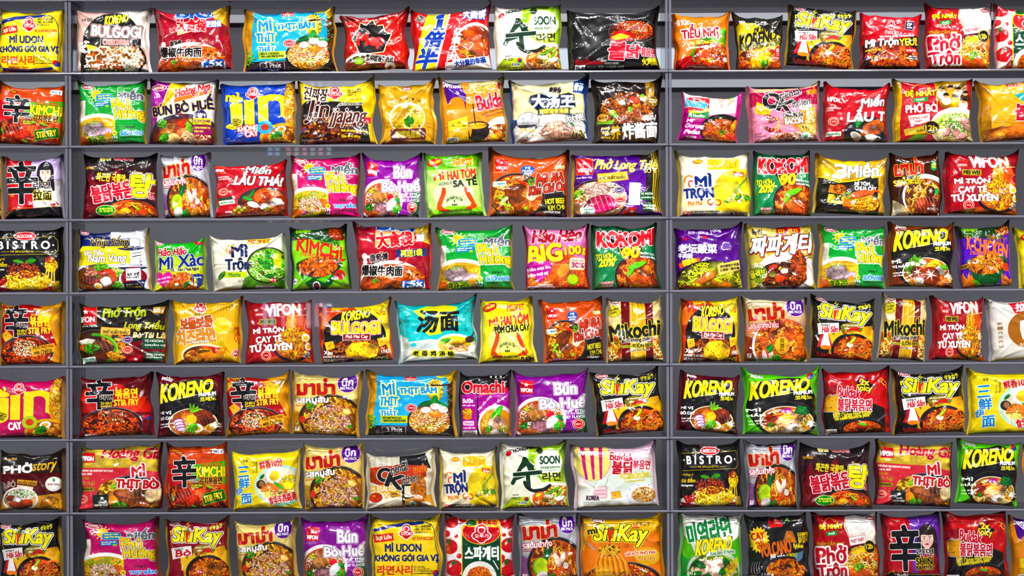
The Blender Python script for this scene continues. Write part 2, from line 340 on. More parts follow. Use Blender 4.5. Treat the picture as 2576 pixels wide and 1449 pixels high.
def d_bulgcarb():
    F('c9a29c', 'd8bcb4'); P([58, 0, 100, 0, 100, 70, 80, 40], 'e9e3da', .15); C(72, 8, 14, 7, ['f4f0e4', 'fff8ea'], 30, 3, 3)
    O(52, 52, 40, 46, '0d0d0f', o=.6, oc='555'); O(52, 80, 46, 34, '16130f'); P([5, 100, 12, 60, 20, 50, 20, 100], '16130f')
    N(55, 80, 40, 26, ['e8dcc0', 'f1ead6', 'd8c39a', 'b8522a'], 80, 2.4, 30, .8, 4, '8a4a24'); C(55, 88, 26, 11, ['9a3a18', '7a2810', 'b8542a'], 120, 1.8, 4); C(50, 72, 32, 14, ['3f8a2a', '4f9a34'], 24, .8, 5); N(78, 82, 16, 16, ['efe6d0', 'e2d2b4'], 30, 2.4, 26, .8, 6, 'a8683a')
    C(15, 60, 9, 9, ['f4f0ea', 'e8e0d8'], 40, 3, 7); P([16, 56, 30, 60, 28, 66, 18, 64], 'f2d23a')
    koreno(42, 10, 74, 23, -6); T('BULGOGI', 24, 28, 92, 45, 'dcdde0', o=((1.1, '3a2a2a'), (1, 'd8a8a0'), (.7, '111')), b=1.8, rot=4, bend=-2)
    R(36, 47, 78, 60, '0d0d0f', 3, o=.6, oc='e8d0c8'); T('CARBONARA', 39, 49, 75, 58, 'b98a84', o=((.5, 'e8d0cc'),), b=.5, rot=3)
    T('xốt kem', 11, 86, 34, 93, 'f4f0ea', b=.7); T('크림까르', 12, 95, 28, 99, 'e8e4da', b=.2); T('PALDO', 10, 14, 24, 19, '222', b=.3); T('345', 92, 78, 99, 92, '222', b=.3, rot=-80)
def d_big():
    F('9c1426', '8a0f20'); P([0, 0, 100, 0, 100, 30, 40, 40, 0, 30], 'a91a2c', .2); P([78, 0, 100, 0, 100, 30, 84, 22], 'c8a04a', .3)
    T('BIG', 31, -4, 78, 14, '2a56b8', o=((1, 'e8eef8'), (1, '2a56b8')), b=2.5, rot=4); P([30, 22, 62, 18, 66, 32, 30, 42], 'ecd9b0', a=.9)
    T('大食袋', 30, 16, 70, 36, 'cf1a24', o=((1.2, 'f4ead4'),), b=1.8, rot=6); T('更超值', 71, 21, 92, 31, 'e8f0fa', o=((.9, '1f4a9c'),), b=.6)
    O(10, 56, 3.2, 4, 'f0e8e0'); T('康师傅', 19, 50, 35, 61, '15100e', o=((.5, 'f0dcd4'),), b=.4, rot=-6)
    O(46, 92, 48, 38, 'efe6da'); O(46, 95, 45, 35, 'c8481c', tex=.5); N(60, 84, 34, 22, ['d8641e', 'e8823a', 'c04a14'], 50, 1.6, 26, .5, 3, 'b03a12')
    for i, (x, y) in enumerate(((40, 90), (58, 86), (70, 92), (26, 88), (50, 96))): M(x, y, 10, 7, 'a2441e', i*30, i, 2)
    CH(70, 50, 56, 60, 3, -3); H(24, 86, 4, 3); T('爆椒牛肉面', 4, 62, 62, 78, '141010', o=((1, 'f4ece4'),), b=1.1, rot=3)
    R(60, 86, 92, 97, '1f4ea8', -3); T('1.5x', 62, 87, 90, 96, 'f4f4f0', b=.9, rot=-4, sh=.2)
def d_big2():
    d_big(); R(0, 0, 100, 40, '9c1426', tex=.2); P([76, 0, 100, 0, 100, 30, 84, 22], 'c8a85a', .3); P([26, 0, 78, 0, 80, 24, 24, 34], 'd9c48a', a=.85)
    T('BIG', 28, -8, 78, 8, '24459c', o=((1, 'e8eef8'), (.8, '24459c')), b=2.5, rot=2); T('大食袋', 27, 10, 76, 32, 'c8161f', o=((1.2, 'f4ead4'),), b=2, rot=-6); T('超值', 82, 14, 93, 24, 'e8f0fa', o=((.8, '1f3a8c'),), b=.5)
    R(54, 37, 96, 49, '1d3a86', -2); T('再送1袋', 60, 37.5, 90, 48.5, 'f2dc3a', o=((.6, '16245c'),), b=1, rot=-2); T('康师傅', 17, 43, 42, 55, '15100e', o=((.6, 'e8d0d0'),), b=.6, rot=-4); O(10, 48, 3.5, 6, 'ece4e0')
def d_vifonblue():
    F('1f9ad2', '2aa6dc'); P([0, 0, 10, 0, 6, 100, 0, 100], 'c98a1c', .3); P([88, 0, 100, 0, 100, 25, 92, 10], 'e8b81c', .2); R(0, 84, 100, 100, '2a1a22', tex=.5); P([92, 20, 100, 10, 100, 90, 94, 80], '4a2a14', .4)
    O(84, 3, 6, 4, 'e8d84a'); C(4, 78, 7, 12, ['4fa32c', '6fbe3a', '3a8a22'], 60, 2, 2); C(13, 15, 3, 5, ['5a2a2a', '3a2020'], 5, 1.4, 3); C(93, 34, 5, 20, ['4a8a2a', 'a84a3a', '8a9aa8'], 26, 1.6, 4)
    vif(42, 1, 55, 11); N(78, 26, 9, 18, ['e8b84a', 'f0cc6a', 'd89a34'], 60, 1.3, 26, .3, 5); R(68, 17, 96, 19.5, '3a2418', -4)
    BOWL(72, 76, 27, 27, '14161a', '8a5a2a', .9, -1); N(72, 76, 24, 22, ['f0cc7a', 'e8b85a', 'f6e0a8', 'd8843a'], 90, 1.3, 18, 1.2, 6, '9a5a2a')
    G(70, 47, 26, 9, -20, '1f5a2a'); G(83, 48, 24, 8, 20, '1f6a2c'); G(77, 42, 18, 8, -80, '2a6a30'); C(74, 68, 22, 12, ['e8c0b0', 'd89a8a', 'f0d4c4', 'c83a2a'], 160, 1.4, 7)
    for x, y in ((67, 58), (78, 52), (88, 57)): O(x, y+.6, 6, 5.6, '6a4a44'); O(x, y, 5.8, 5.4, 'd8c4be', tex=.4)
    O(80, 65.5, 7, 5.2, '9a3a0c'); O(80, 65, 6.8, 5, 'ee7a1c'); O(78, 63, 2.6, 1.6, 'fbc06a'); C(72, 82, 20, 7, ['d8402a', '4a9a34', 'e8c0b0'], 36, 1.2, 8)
    o = ((.8, 'fdfce8'), (.7, 'f2e24a')); T('MÌ', 16, 12, 30, 34, '1b86c4', o=o, b=1, rot=-3, dx=.6, dy=.6); T('THỊT', 13, 37, 34, 56, '1b86c4', o=o, b=.9, dx=.6, dy=.6); T('THẬT', 15, 57, 33, 72, '1b86c4', o=o, b=.8, dx=.5, dy=.5); T('THỊT BẰM', 36, 17, 79, 34, '1b86c4', o=o, b=.9, rot=-3, dx=.6, dy=.6)
    seal(50, 55, 7, 'b41c28', 'f4efe4'); R(15, 68, 46, 80, 'b8c832', -1, tex=.1); TX(['INSTANT NOODLES', 'WITH REAL MINCED PORK'], 18, 70, 44, 79, '2a3a14', .2)
    R(17, 86, 44, 99, '2a1a22', -2, o=.4, oc='e8e4e0'); T('3 Phút', 22, 87, 40, 94, 'f0ece8', b=.3, rot=-2); T('Tiện Lợi', 25, 95.5, 37, 98.5, 'e0dcd8', b=.2)
def d_mep():
    F('b3140f', 'c81a10'); P([0, 0, 100, 0, 100, 8, 0, 14], '7a0c10', .3)
    for x in (20, 38, 76, 90): L([(x, 10), (x-2, 70)], .3, 'e8843a')
    T('samyang 三养', 30, 11, 72, 15, 'f4ecdc', b=.35)
    P([16, 38, 25, 26, 27, 17, 37, 22, 47, 13, 52, 25, 63, 24, 66, 36, 76, 40, 70, 52, 66, 60, 62, 70, 24, 72, 20, 58, 13, 46], '0c0a0c', o=1.6, oc='f6e2b0'); P([28, 40, 36, 22, 40, 30, 54, 22, 58, 40], '17120f')
    T('Mep', 21, 37, 63, 64, 'd0160e', o=((.5, '6a0a08'),), b=2.4, rot=5, tp=-.25)
    O(26, 94, 32, 24, 'f1e8dc'); O(26, 97, 29, 22, '8a2c14', tex=.6); P([24, 90, 70, 84, 100, 92, 96, 100, 20, 100], '6a1210', .4); M(24, 96, 18, 8, '5a2a1c', -8, 3, 5); C(40, 90, 14, 8, ['6a4a24', '3a2a1a'], 60, 1.3, 4)
    O(22, 84, 8, 7, '3f8a1c'); O(22, 84, 6.6, 5.6, '8cc23a', tex=.2); O(22, 84, 2.4, 2, 'd4e8a0')
    T('黑胡椒辣牛肉面', 33, 76, 78, 88, '181010', o=((.9, 'f6ecd8'),), b=.5, rot=8); O(72, 96, 9, 7, 'f4efe8'); P([66, 98, 72, 93, 76, 95, 70, 100], 'c81a14')
def d_bei():
    F('c4161a', 'b81218'); P([22, 0, 52, 0, 28, 100, 0, 100, 0, 85], 'f0dc12'); P([50, 0, 53, 0, 30, 100, 27, 100], 'f6f0dc'); P([54, 30, 66, 30, 54, 100, 38, 100], 'c01a1a'); O(80, 58, 26, 34, 'f3ece2', 12); O(80, 60, 24, 31, '8a2a12', 12, tex=.5); N(78, 66, 20, 22, ['e0862a', 'f0a84a'], 40, 1.4, 18, 1, 3, '8a2a12')
    for i, (x, y) in enumerate(((74, 44), (84, 50), (70, 58), (80, 68), (90, 62), (88, 76))): M(x, y, 9, 8, 'ab4420', i*33, i)
    C(80, 62, 18, 22, ['3f8a2a', 'd8c03a'], 14, 1, 2); P([52, 84, 100, 80, 100, 100, 46, 100], 'ece6e2')
    o = ((1.1, 'fdfbf0'),)
    P([33, 8, 44, 4, 39, 31, 42, 31, 41, 34, 27, 34, 28, 31, 31, 31, 34, 14, 31, 15], '1c3a9e', o=1.1, oc='fdfbf0'); T('倍', 16, 36, 40, 62, '1c3a9e', o=o, b=2, sh=.3); T('半', 4, 64, 32, 96, '1c3a9e', o=o, b=2.2, sh=.3)
    for i, ch in enumerate('红烧牛肉面'): T(ch, 55-i*3.4, 32+i*14, 66-i*3.4, 44+i*14, 'fdf6ee', b=.8, sh=.15)
    T('大面饼', 68, 4, 96, 18, 'f4f4f8', o=((1.2, '1f3f9c'),), b=.8, rot=4); T('大分量的幸福', 54, 84, 94, 93, '1d3c94', b=.5, rot=-8); L([(54, 97), (90, 90)], .5, '1d3c94'); T('康师傅', 6, 8, 16, 20, '181010', o=((.4, 'e8d8d0'),), b=.3, rot=-60)
def d_soon():
    F('e9e7da', 'dcdcc4'); P([44, 0, 100, 0, 100, 62, 62, 60, 40, 30], '93bf2a', .15); O(72, 30, 28, 27, '7cb520'); O(73, 31, 24, 24, 'bfe05a'); O(74, 32, 22, 22.5, 'f6f8ee'); P([0, 100, 0, 96, 12, 82, 40, 82, 60, 100], 'a8bd20', .2); P([46, 86, 100, 80, 100, 100, 40, 100], 'd8782a', .2)
    O(82, 84, 40, 22, 'f4f2ea'); O(82, 86, 37, 20, 'c8581c', tex=.4); N(82, 84, 34, 17, ['f0c86a', 'e8a84a', 'f6deaa'], 70, 1.6, 16, 1.2, 4, 'b84a18'); M(72, 82, 8, 4, 'e4d4c0', 15, 2); M(88, 86, 8, 4, 'e8dccc', -10, 4); M(66, 88, 6, 3, '6a4a34', 20, 5)
    for x, y, r in ((78, 74, -20), (84, 72, -35), (72, 77, -8), (88, 78, -50)): G(x, y, 17, 4, r, '6aa83a')
    C(86, 86, 20, 8, ['6aa83a', 'd8482a', 'f0d87a'], 20, 1.2, 6)
    o = ((1.4, 'f4f2ea'),); P([33, 19, 51, 35, 43, 49, 15, 58, 24, 50], '10301c', o=1.2, oc='f4f2ea'); P([33, 19, 36, 20, 38, 44, 24, 52], 'e9e7da', a=0.0); L([(36, 24), (15, 60)], 6, '10301c'); L([(36, 24), (50, 46)], 8, '10301c'); P([30, 40, 38, 34, 42, 46, 28, 50], 'e4e6d4')
    T('ㅜ', 18, 44, 62, 70, '0f2c1a', o=o, b=2.2, rot=-3); L(arc(54, 58, 20, 16, 95, 175), 5, '0c1a12'); L([(50, 73), (64, 72), (74, 66)], 5, '0c1a12')
    T('SOON', 60, 20, 92, 32, '1c4024', b=.7); L([(60, 34.5), (92, 34.5)], .3, '6a8a5a'); T('VEGGIE RAMYUN', 60, 36, 92, 39.5, '3a6a3a', b=.2); T('Mì Soon Veggie Ramyun', 60, 41, 92, 44, '3a6a3a', b=.1)
    T('라면', 63, 46, 92, 59, '1a2a14', o=((.9, 'e8d81c'),), b=1.2); T('NONGSHIM', 18, 5, 52, 10, '2a2a2a', b=.4, rot=-12); O(11, 15, 5, 3.5, 'c81c2a', -30)
    BS(60, 11, 5, 6, 12, '1a2a1c'); T('GOÛT', 14, 77, 24, 80, '4a4a3a', b=.2); T('MILD', 14, 82, 26, 86, '3a3a2c', b=.3); taeguk(36, 86, 3.5); T('Korea', 24, 89, 36, 93, '2a2a6a', o=((.6, 'fff'),), b=.2)
    TX(['NET WEIGHT 112 g', 'Khối lượng tịnh'], 18, 95, 40, 100, '3a3a10', .15)
def d_buldak():
    F('131214', '0c0c0e'); R(0, 0, 100, 8, '222023', tex=.5); T('samyang 三养', 8, 10, 32, 13.5, 'f0ece4', b=.3)
    O(73, 36, 28, 22, '4a4648'); O(73, 36, 27, 21, '161416'); N(72, 36, 25, 17, ['a3301a', 'c2471f', 'd8642a', '8a2414'], 110, 1.3, 14, 1.4, 5, '5a1a10'); C(70, 34, 22, 12, ['4a9a2c', 'e8b040', 'c82a1c'], 26, 1.4, 4)
    P([46, 46, 52, 38, 60, 34, 72, 40, 76, 47, 70, 52, 58, 56, 48, 54], 'c21a1e', o=.5, oc='111'); P([48, 46, 58, 40, 70, 45, 62, 50, 52, 51], 'f0c81c')
    o = ((1, 'fbeef0'), (.4, '111')); T('불', 45, 55, 64, 84, 'b8122a', o=o, b=1.7, rot=6); T('닭', 65, 60, 80, 82, 'b8122a', o=o, b=1.4, rot=4); T('볶음면', 81, 66, 99, 80, 'b8122a', o=((.7, 'fbeef0'),), b=.7, rot=6); T('火鸡面', 82, 82, 99, 94, 'd8c81c', b=.6, rot=-4)
    TX(['辣鸡肉味拌面(油炸方便面)', '净含量：面饼+方便酱料 140克'], 20, 88, 62, 99, 'd8d8d8', .1); R(6, 92, 18, 100, 'e8e8e4'); T('韩文', 7, 94, 17, 99, '222', b=.2); T('HOCHI', 33, 84, 40, 87, 'ccc', b=.1)
    O(22, 55, 15, 12, '1b1a1c'); FL(6, 78, 38, 92, '7a1418', 6, 3)
def d_tieunhi():
    F('e8761a', 'd8641a'); P([46, 46, 60, 38, 96, 24, 100, 30, 100, 84, 30, 96, 20, 82], '4f9a2a', .3); R(0, 86, 100, 100, '7a1016', tex=.2); O(70, 76, 36, 26, '8a2a12', tex=.6); N(72, 74, 32, 22, ['d8541a', 'e87a2a', 'c83c14'], 50, 1.6, 16, 1.2, 3, '8a2410'); C(66, 68, 26, 16, ['a82a12', '8a1f10', 'c8482a', 'e8e0d8'], 120, 2, 5)
    for x, y in ((58, 60), (94, 82)): O(x, y, 5, 4, 'f4ece8'); O(x, y, 3.4, 2.6, 'b8a0c0'); O(x, y, 2.2, 1.6, 'f4ece8')
    for x, y in ((52, 74), (68, 80), (62, 88)): O(x, y, 6, 5, 'c8341c', tex=.3)
    H(66, 84, 5, 4, '8ab83a'); CH(48, 54, 38, 80, 5, 4, 'a81818'); C(90, 50, 9, 12, ['e8c040', 'd89a2a'], 40, 1.4, 6)
    T('Mì Xào', 0, 10, 26, 20, 'fdf4ec', o=((.6, 'b8401a'),), b=.5, rot=-4); T('TIỂU NHỊ', 12, 18, 82, 46, 'a3141e', o=((2.2, 'fdf6f0'),), b=1.4, rot=-4); T('Thịt Sốt Chua Cay', 24, 46, 76, 55, 'f6d64a', o=((.5, '9a3a10'),), b=.5, rot=-4); T('Minced meat with tomato sauce', 24, 57, 76, 61, 'fbe8d0', b=.15, rot=-4)
    P([0, 84, 18, 78, 30, 74, 36, 92, 30, 100, 0, 100], 'a01a1e'); O(8, 74, 14, 14, 'e8862a', a=.0)
def d_tronkoreno():
    F('d3be1c', 'c8a81c'); P([0, 0, 100, 0, 100, 40, 70, 30, 40, 16, 10, 14, 0, 20], '17160f')
    for i in range(9):
        for j in range(6): O(18+i*6, 10+j*4+(i % 2)*2, 1.2-.16*j, 1.2-.16*j, '17160f'); O(88+(i % 4)*3, 26+j*5, 1, 1, '17160f')
    N(50, 92, 62, 32, ['d8641e', 'e8842a', 'c84a16', 'b83a14'], 120, 1.3, 16, 1.4, 4, '8a2c10', None); P([26, 66, 60, 60, 80, 76, 66, 96, 34, 100, 28, 84], 'e8b43a', .4); C(50, 78, 34, 16, ['d8401c', 'c02a14', 'e8a83a'], 50, 2.4, 5); H(60, 90, 8, 3, '2f7a2a', 16)
    T('MÌ TRỘN', 38, 20, 76, 32, '15140e', b=.8, sh=.25, rot=-4); T('KORENO', 4, 32, 88, 54, '15140e', b=1.6, sh=.25, rot=-10, tp=-.3); T('KORENO', 5, 33, 87, 53, 'd8c41e', b=.2, sh=.25, rot=-10, tp=-.3, a=.0); T('비빔면', 72, 44, 98, 56, '1a180e', o=((.7, 'e8d21c'),), b=.7, rot=-14); T('Hương vị Phô mai cay', 4, 54, 70, 64, '15140e', o=((.4, 'e8d21c'),), b=.5, rot=-8, sh=.15)
    O(92, 68, 10, 11, 'c81a1e'); T('Số 1', 86, 60, 98, 68, 'fff', b=.6); TX(['Mì Trộn', 'Hàn Quốc'], 86, 70, 98, 76, 'fff', .1); T('paldo', 6, 10, 18, 16, 'ddd', b=.5); T('Koreno', 76, 97, 98, 100, 'e8d21c', b=.4)
def _siu(bg, bg2, fla, flac, oc, food):
    F(bg, bg2); L([(56, 0), (70, 6), (66, 10), (80, 16)], .3, 'e8e8e0'); L([(40, 3), (34, 9), (40, 9), (32, 16)], .9, 'd8c81c'); L([(8, 24), (12, 34), (8, 36), (14, 46)], .6, 'd8c81c'); L([(14, 46), (10, 58)], .3, 'eee')
    P([26, 62, 44, 52, 96, 42, 100, 60, 100, 100, 30, 100], 'd0921c', .5); FL(24, 46, 100, 80, 'e8b42a', 7, 4); O(66, 84, 34, 28, '17120e'); N(68, 86, 31, 25, ['d8541e', 'e8742a', 'c23c14', 'e89a3a'], 90, 1.8, 20, 1.2, 5, '6a1a0c'); food()
    P([8, 44, 42, 41, 43, 56, 10, 62], 'e4e2de'); T(fla, 16, 47, 41, 57, flac, o=((.3, 'fff'),), b=.9, rot=-5, sh=.15); T('Hương vị', 14, 44, 28, 48, '333', b=.2, rot=-5)
    O(62, 47, 17, 7.5, '8a7a18', -2, a=.85); T('MÌ XÀO, MÌ NƯỚC', 49, 42, 74, 45.5, 'f4ecd0', b=.15, rot=-3); T('đều ngon!', 52, 46.5, 72, 51, 'f4f0dc', b=.4, rot=-3)
    CH(76, 50, 54, 57, 7, 4, 'c81c1c'); T('ĐỘ CAY 7 CẤP ĐỘ', 56, 55, 74, 58, 'f2dc3a', b=.2, rot=-8)
    T('mì', 7, 13, 18, 21, 'e8d81c', b=.9, rot=-14); T('ゲキカラ', 72, 8, 92, 15, 'd8d01c', b=.5, rot=-10); siukay(12, 13, 90, 42, 3, oc); ace(14, 5, 16, 'a81424'); T('SẢN PHẨM VỚI CÔNG NGHỆ NHẬT BẢN', 44, 3, 86, 5.5, 'ddd', b=.1, rot=5)
def _sea():
    SH(78, 76, 9, 190, 420, 9, 'd8502a'); SH(90, 72, 7, 170, 330, 6, 'e06a3a'); M(62, 76, 6, 4, 'f0dca8', 10, 2); G(66, 68, 16, 5, -50, '9aba3a'); C(70, 92, 24, 9, ['c8301a', '4a8a2a', 'e8a03a'], 30, 1.6, 4)
    P([14, 62, 26, 58, 34, 80, 8, 82], 'b81820'); P([20, 60, 25, 59, 30, 79, 15, 80], 'f4f0ee', o=.5, oc='ddd'); O(22, 82, 8, 3.5, 'e87a2a'); FL(10, 86, 40, 98, '8a1414', 6, 2)
def _beef():
    for i, (x, y, r) in enumerate(((64, 76, 60), (74, 74, 70), (86, 76, -60), (80, 84, 30))): M(x, y, 12, 6, 'a2582c', r, i, 3)
    CH(84, 96, 98, 84, 4, 2); CH(52, 82, 50, 94, 4, 1); C(66, 92, 24, 8, ['c8301a', '4a8a2a', 'e8a03a'], 30, 1.6, 4)
def d_siukay(): _siu('141312', '0e0d0d', 'Hải Sản', 'c01824', 'fff', _sea)
def d_siukaybo(): _siu('7a0f22', '8a1024', 'Bò', 'c01824', 'fff', _beef)
def d_siukayorange():
    F('e3b01a', 'e07a12'); P([6, 30, 100, 22, 100, 100, 0, 100, 0, 60], 'e2741a'); 
    for x, y, r in ((64, 20, 9), (38, 22, 5), (56, 46, 4), (34, 56, 4), (80, 36, 3)): O(x, y, r, r*.9, 'cf5a12')
    BOWL(50, 98, 48, 28, '1c1614', 'a83a14'); N(48, 98, 44, 25, ['e0641e', 'e8862a', 'c8401a'], 90, 1.8, 18, 1.2, 4, '8a2410')
    for i in range(26): 
        x = 16+i*1.6; L([(24+i*.8, 50), (x, 70), (18+i*1.7, 100)], 1.6, ['e89a2a', 'd8741e', 'c8541a', 'f0b84a'][i % 4])
    N(34, 52, 14, 9, ['f0b84a', 'e89a2a'], 40, 1.6, 20, .6, 5); R(2, 44, 18, 46, '9aa0a8', 45); C(56, 92, 34, 10, ['c8301a', '8a2410', '4a8a2a', 'f0c85a'], 50, 2, 7); O(82, 62, 16, 14, 'e8b01c', a=.9)
    siukay(16, 13, 82, 46, 3, 'f2e418'); T('mì', 7, 17, 19, 26, '222', o=((.5, 'f0e030'),), b=.7, rot=-10); T('ゲキカラ', 68, 9, 86, 16, '3a2a10', b=.4, rot=5); ace(20, 6, 16, '9a3a14')
    T('GÀ XỐT PHÔ MAI', 54, 52, 92, 60, 'c8341a', o=((.9, 'fbeccc'),), b=.6, rot=-4); T('CHICK & CHEESE', 68, 62, 92, 68, 'c8741a', o=((.6, 'fbe8a0'),), b=.4, rot=8); TX(['PHÔ MAI', 'TAN CHẢY'], 16, 80, 34, 92, 'f8e87a', .5, -6)
    P([13, 77, 36, 74, 38, 92, 30, 94, 26, 99, 20, 95, 13, 97], 'd89a1a', a=.5)
def d_yeul():
    F('bf1a22', 'a3121c'); R(0, 40, 100, 100, '2a1014', tex=.4); P([0, 0, 100, 0, 100, 38, 0, 56], 'c01c26'); N(54, 78, 46, 26, ['c8421c', 'd8602a', 'b8301a', 'e07a3a'], 130, 1.7, 14, 1.3, 4, '6a1a10'); R(0, 95, 100, 100, '1a0a0c'); otoki(50, 20, 8.5)
    R(74, 14, 88, 28, '1a2440', 3, o=.5, oc='b8c4d8', rad=2); T('ÚP', 77, 16, 85, 21, 'fff', b=.5); T('3p30s', 76.5, 22.5, 86, 26, 'fff', b=.3)
    for i, ch in enumerate('열라볶음'): R(39+i*6, 31.5, 44+i*6, 36.5, 'f0d0cc'); T(ch, 39.7+i*6, 32, 43.5+i*6, 36, 'b81820', b=.2)
    T('Spicy Chicken Stir-Fry Yeul Ramen', 30, 38.5, 80, 43, 'f8ece8', b=.2, rot=-3); T('Mì Trộn', 6, 44, 62, 62, 'fbf6f2', o=((1, '17100f'),), b=1.2, rot=-5, sh=.15); T('YEUL', 64, 44, 98, 57, 'e2c61a', o=((.9, '17100f'),), b=.8, rot=-4); TX(['dùng cho vị cay'], 4, 64, 32, 70, 'f2d62a', .3, -6)
    R(74, 62, 95, 70, 'c8181c', -6, rad=3); T('Vị Gà Cay', 76, 63.5, 93, 69, 'fff', b=.3, rot=-6); taeguk(9, 79, 5); R(80, 76, 96, 84, '3a2a2a', -4); TX(['Mì trộn', 'món cay'], 81, 76, 95, 84, 'eee', .15)
def d_photron():
    F('b51820', 'a8141c'); P([50, 0, 100, 0, 100, 60, 76, 62, 58, 46, 46, 20], 'e6e4e0', .12); L([(50, 0), (48, 18), (56, 40)], 1, 'c8a23a'); R(0, 46, 50, 100, 'a8141c'); O(80, 84, 46, 40, '1a1614'); N(78, 84, 42, 36, ['e89a3a', 'f0b85a', 'd86a24', 'f6d490'], 110, 1.9, 22, .9, 4, 'b84a1c'); P([36, 92, 60, 80, 84, 84, 92, 100, 40, 100], 'd8401c', .5, a=.7); C(76, 74, 32, 18, ['f4e0a8', 'd8562a', '5a9a2e'], 60, 1.8, 5); H(68, 80, 7, 3, '4fa02c')
    T('ĐỆ NHẤT', 6, 13, 44, 24, 'e8d23a', o=((.7, '6a1010'),), b=.8); L(arc(24, 22, 12, 14, 200, 340), .8, 'd8a82a'); P([16, 27, 36, 25, 34, 32, 18, 33], '2f8a3a'); T('PHỞ', 21, 27, 31, 31, 'fff', b=.3, rot=-4); T('THẬP CẨM CAY', 2, 40, 46, 48, 'b8862a', b=.4)
    o = ((3, 'f4f0ec'),); T('Phở', 3, 48, 48, 74, 'b8182a', o=o, b=1.4, rot=-2); T('Trộn', 3, 74, 48, 99, 'b8182a', o=o, b=1.4, rot=-2)
    R(54, 34, 80, 46, 'eeecea', -9, o=.5, oc='b8242a'); T('THỊT THẬT', 56, 36.5, 78, 43.5, 'b8242a', b=.5, rot=-9); T('HẦM', 62, 48, 70, 52, 'b8242a', b=.3, rot=-9); T('GÓI XỐT THƠM NGON', 56, 29, 78, 32, '8a6a4a', b=.1, rot=-9); P([56, 52, 80, 48, 78, 58, 58, 60], 'd8b42a', .3); O(86, 50, 8, 9, '14120e', o=.7, oc='c8a23a'); T('12h', 80, 46, 91, 53, 'e8c832', b=.6, rot=-6); O(90, 34, 6, 7, 'f4f0e0', o=.6, oc='d8cc9a'); ace(90, 8, 16, 'b8182a')
def d_spag():
    F('ece6e2')
    for i, (x, y, r) in enumerate(((8, 8, 11), (6, 46, 12), (12, 78, 13), (92, 8, 12), (94, 44, 12), (90, 78, 14), (26, 3, 7), (74, 2, 8), (3, 27, 5), (98, 26, 5), (20, 60, 4), (84, 62, 4), (22, 96, 9), (80, 98, 7), (16, 30, 3), (86, 28, 3))):
        O(x, y, r, r*.95, 'c8141e'); O(x-r*.35, y-r*.3, r*.16, r*.3, 'f4c0c0', 30)
        if r > 8: BS(x, y-r*.6, r*.18, r*.5, 5, '1f5a28')
    R(25, 13, 81, 104, '173f2a', o=1.5, oc='e8c81c', rad=8); P(np.concatenate([arc(53, 22, 27.5, 20, 0, 180), [(25.5, 20), (30, 14), (76, 14), (80.5, 20)]]), 'c8161e', o=1, oc='e8c81c'); R(30, 3, 80, 16, 'ecc81e', rad=6); T('복작복작!', 48, 5.5, 76, 13, 'c8242a', b=.6, rot=3); O(38, 10, 8, 4.5, '1f4a28'); otoki(53, 26, 14, '오뚜기'); T('스파게티', 29, 46, 78, 66, 'f4f2ee', b=1.5)
    O(50, 92, 25, 24, 'f2eee8'); N(50, 92, 18, 16, ['d8662a', 'e87e3a', 'c8501e'], 80, 1.5, 20, 1, 4, '8a2c10'); R(66, 73, 82, 74.5, 'e8e8e8', 60); T('스파게티', 12, 60, 16, 90, '1a1a1a', a=0)
def d_kimchi():
    F('cc4416', 'c23a12'); P([0, 28, 34, 30, 50, 58, 30, 66, 0, 62], 'b8141c'); P([36, 32, 100, 26, 100, 62, 88, 64, 52, 64], '4fa32a'); P([0, 60, 50, 66, 100, 62, 100, 100, 0, 100], 'a83214', .5); N(48, 84, 50, 28, ['c8401a', 'd85a22', 'b02c12', 'e07a34'], 120, 1.6, 16, 1.3, 5, '6a1a0c'); M(32, 76, 18, 13, 'b8342a', -20, 3, 7, 'e8a48a'); M(62, 78, 14, 10, 'c84a34', 20, 5, 5, 'e8b08a'); M(42, 88, 14, 7, 'a82c1e', -30, 8, 4)
    for x, y, r in ((12, 80, 70), (56, 63, 10), (66, 92, -40), (48, 96, 30), (74, 66, 20)): G(x, y, 14, 4, r, '6a9a3a')
    shin(12, 19, 52, 64); T('SWEET & SPICY', 62, 29, 94, 35, 'e8842a', o=((.4, '1a2a0c'),), b=.4, rot=3); T('KIMCHI', 53, 35, 98, 50, 'f0dc1c', o=((.9, '10140a'),), b=1.6, rot=1); T('김치볶음면', 58, 51, 94, 62, '1a120a', o=((.8, 'e8962a'),), b=.7, rot=1)
    T('라면', 42, 53, 54, 58, '111', o=((.4, 'f0e8e0'),), b=.4); R(42, 60, 56, 68, '111'); T('SHIN', 43, 61, 55, 64.5, 'e8d21c', b=.4); T('RAMYUN', 43, 65, 55, 67.5, 'e8d21c', b=.2); R(62, 74, 97, 90, '1f5a24', -12, o=.6, oc='7ab83a', rad=2); T('STIR FRY', 65, 77, 94, 87, 'e8c42a', b=.9, rot=-12); O(20, 10, 12, 4, '7a2a10', 18); T('NONGSHIM', 11, 8, 29, 12, 'e8862a', b=.2, rot=18)
    R(80, 8, 98, 15, 'f2f0ee', 4); T('NO. 1', 83, 9.5, 95, 13.5, '1f3f94', b=.4, rot=4)
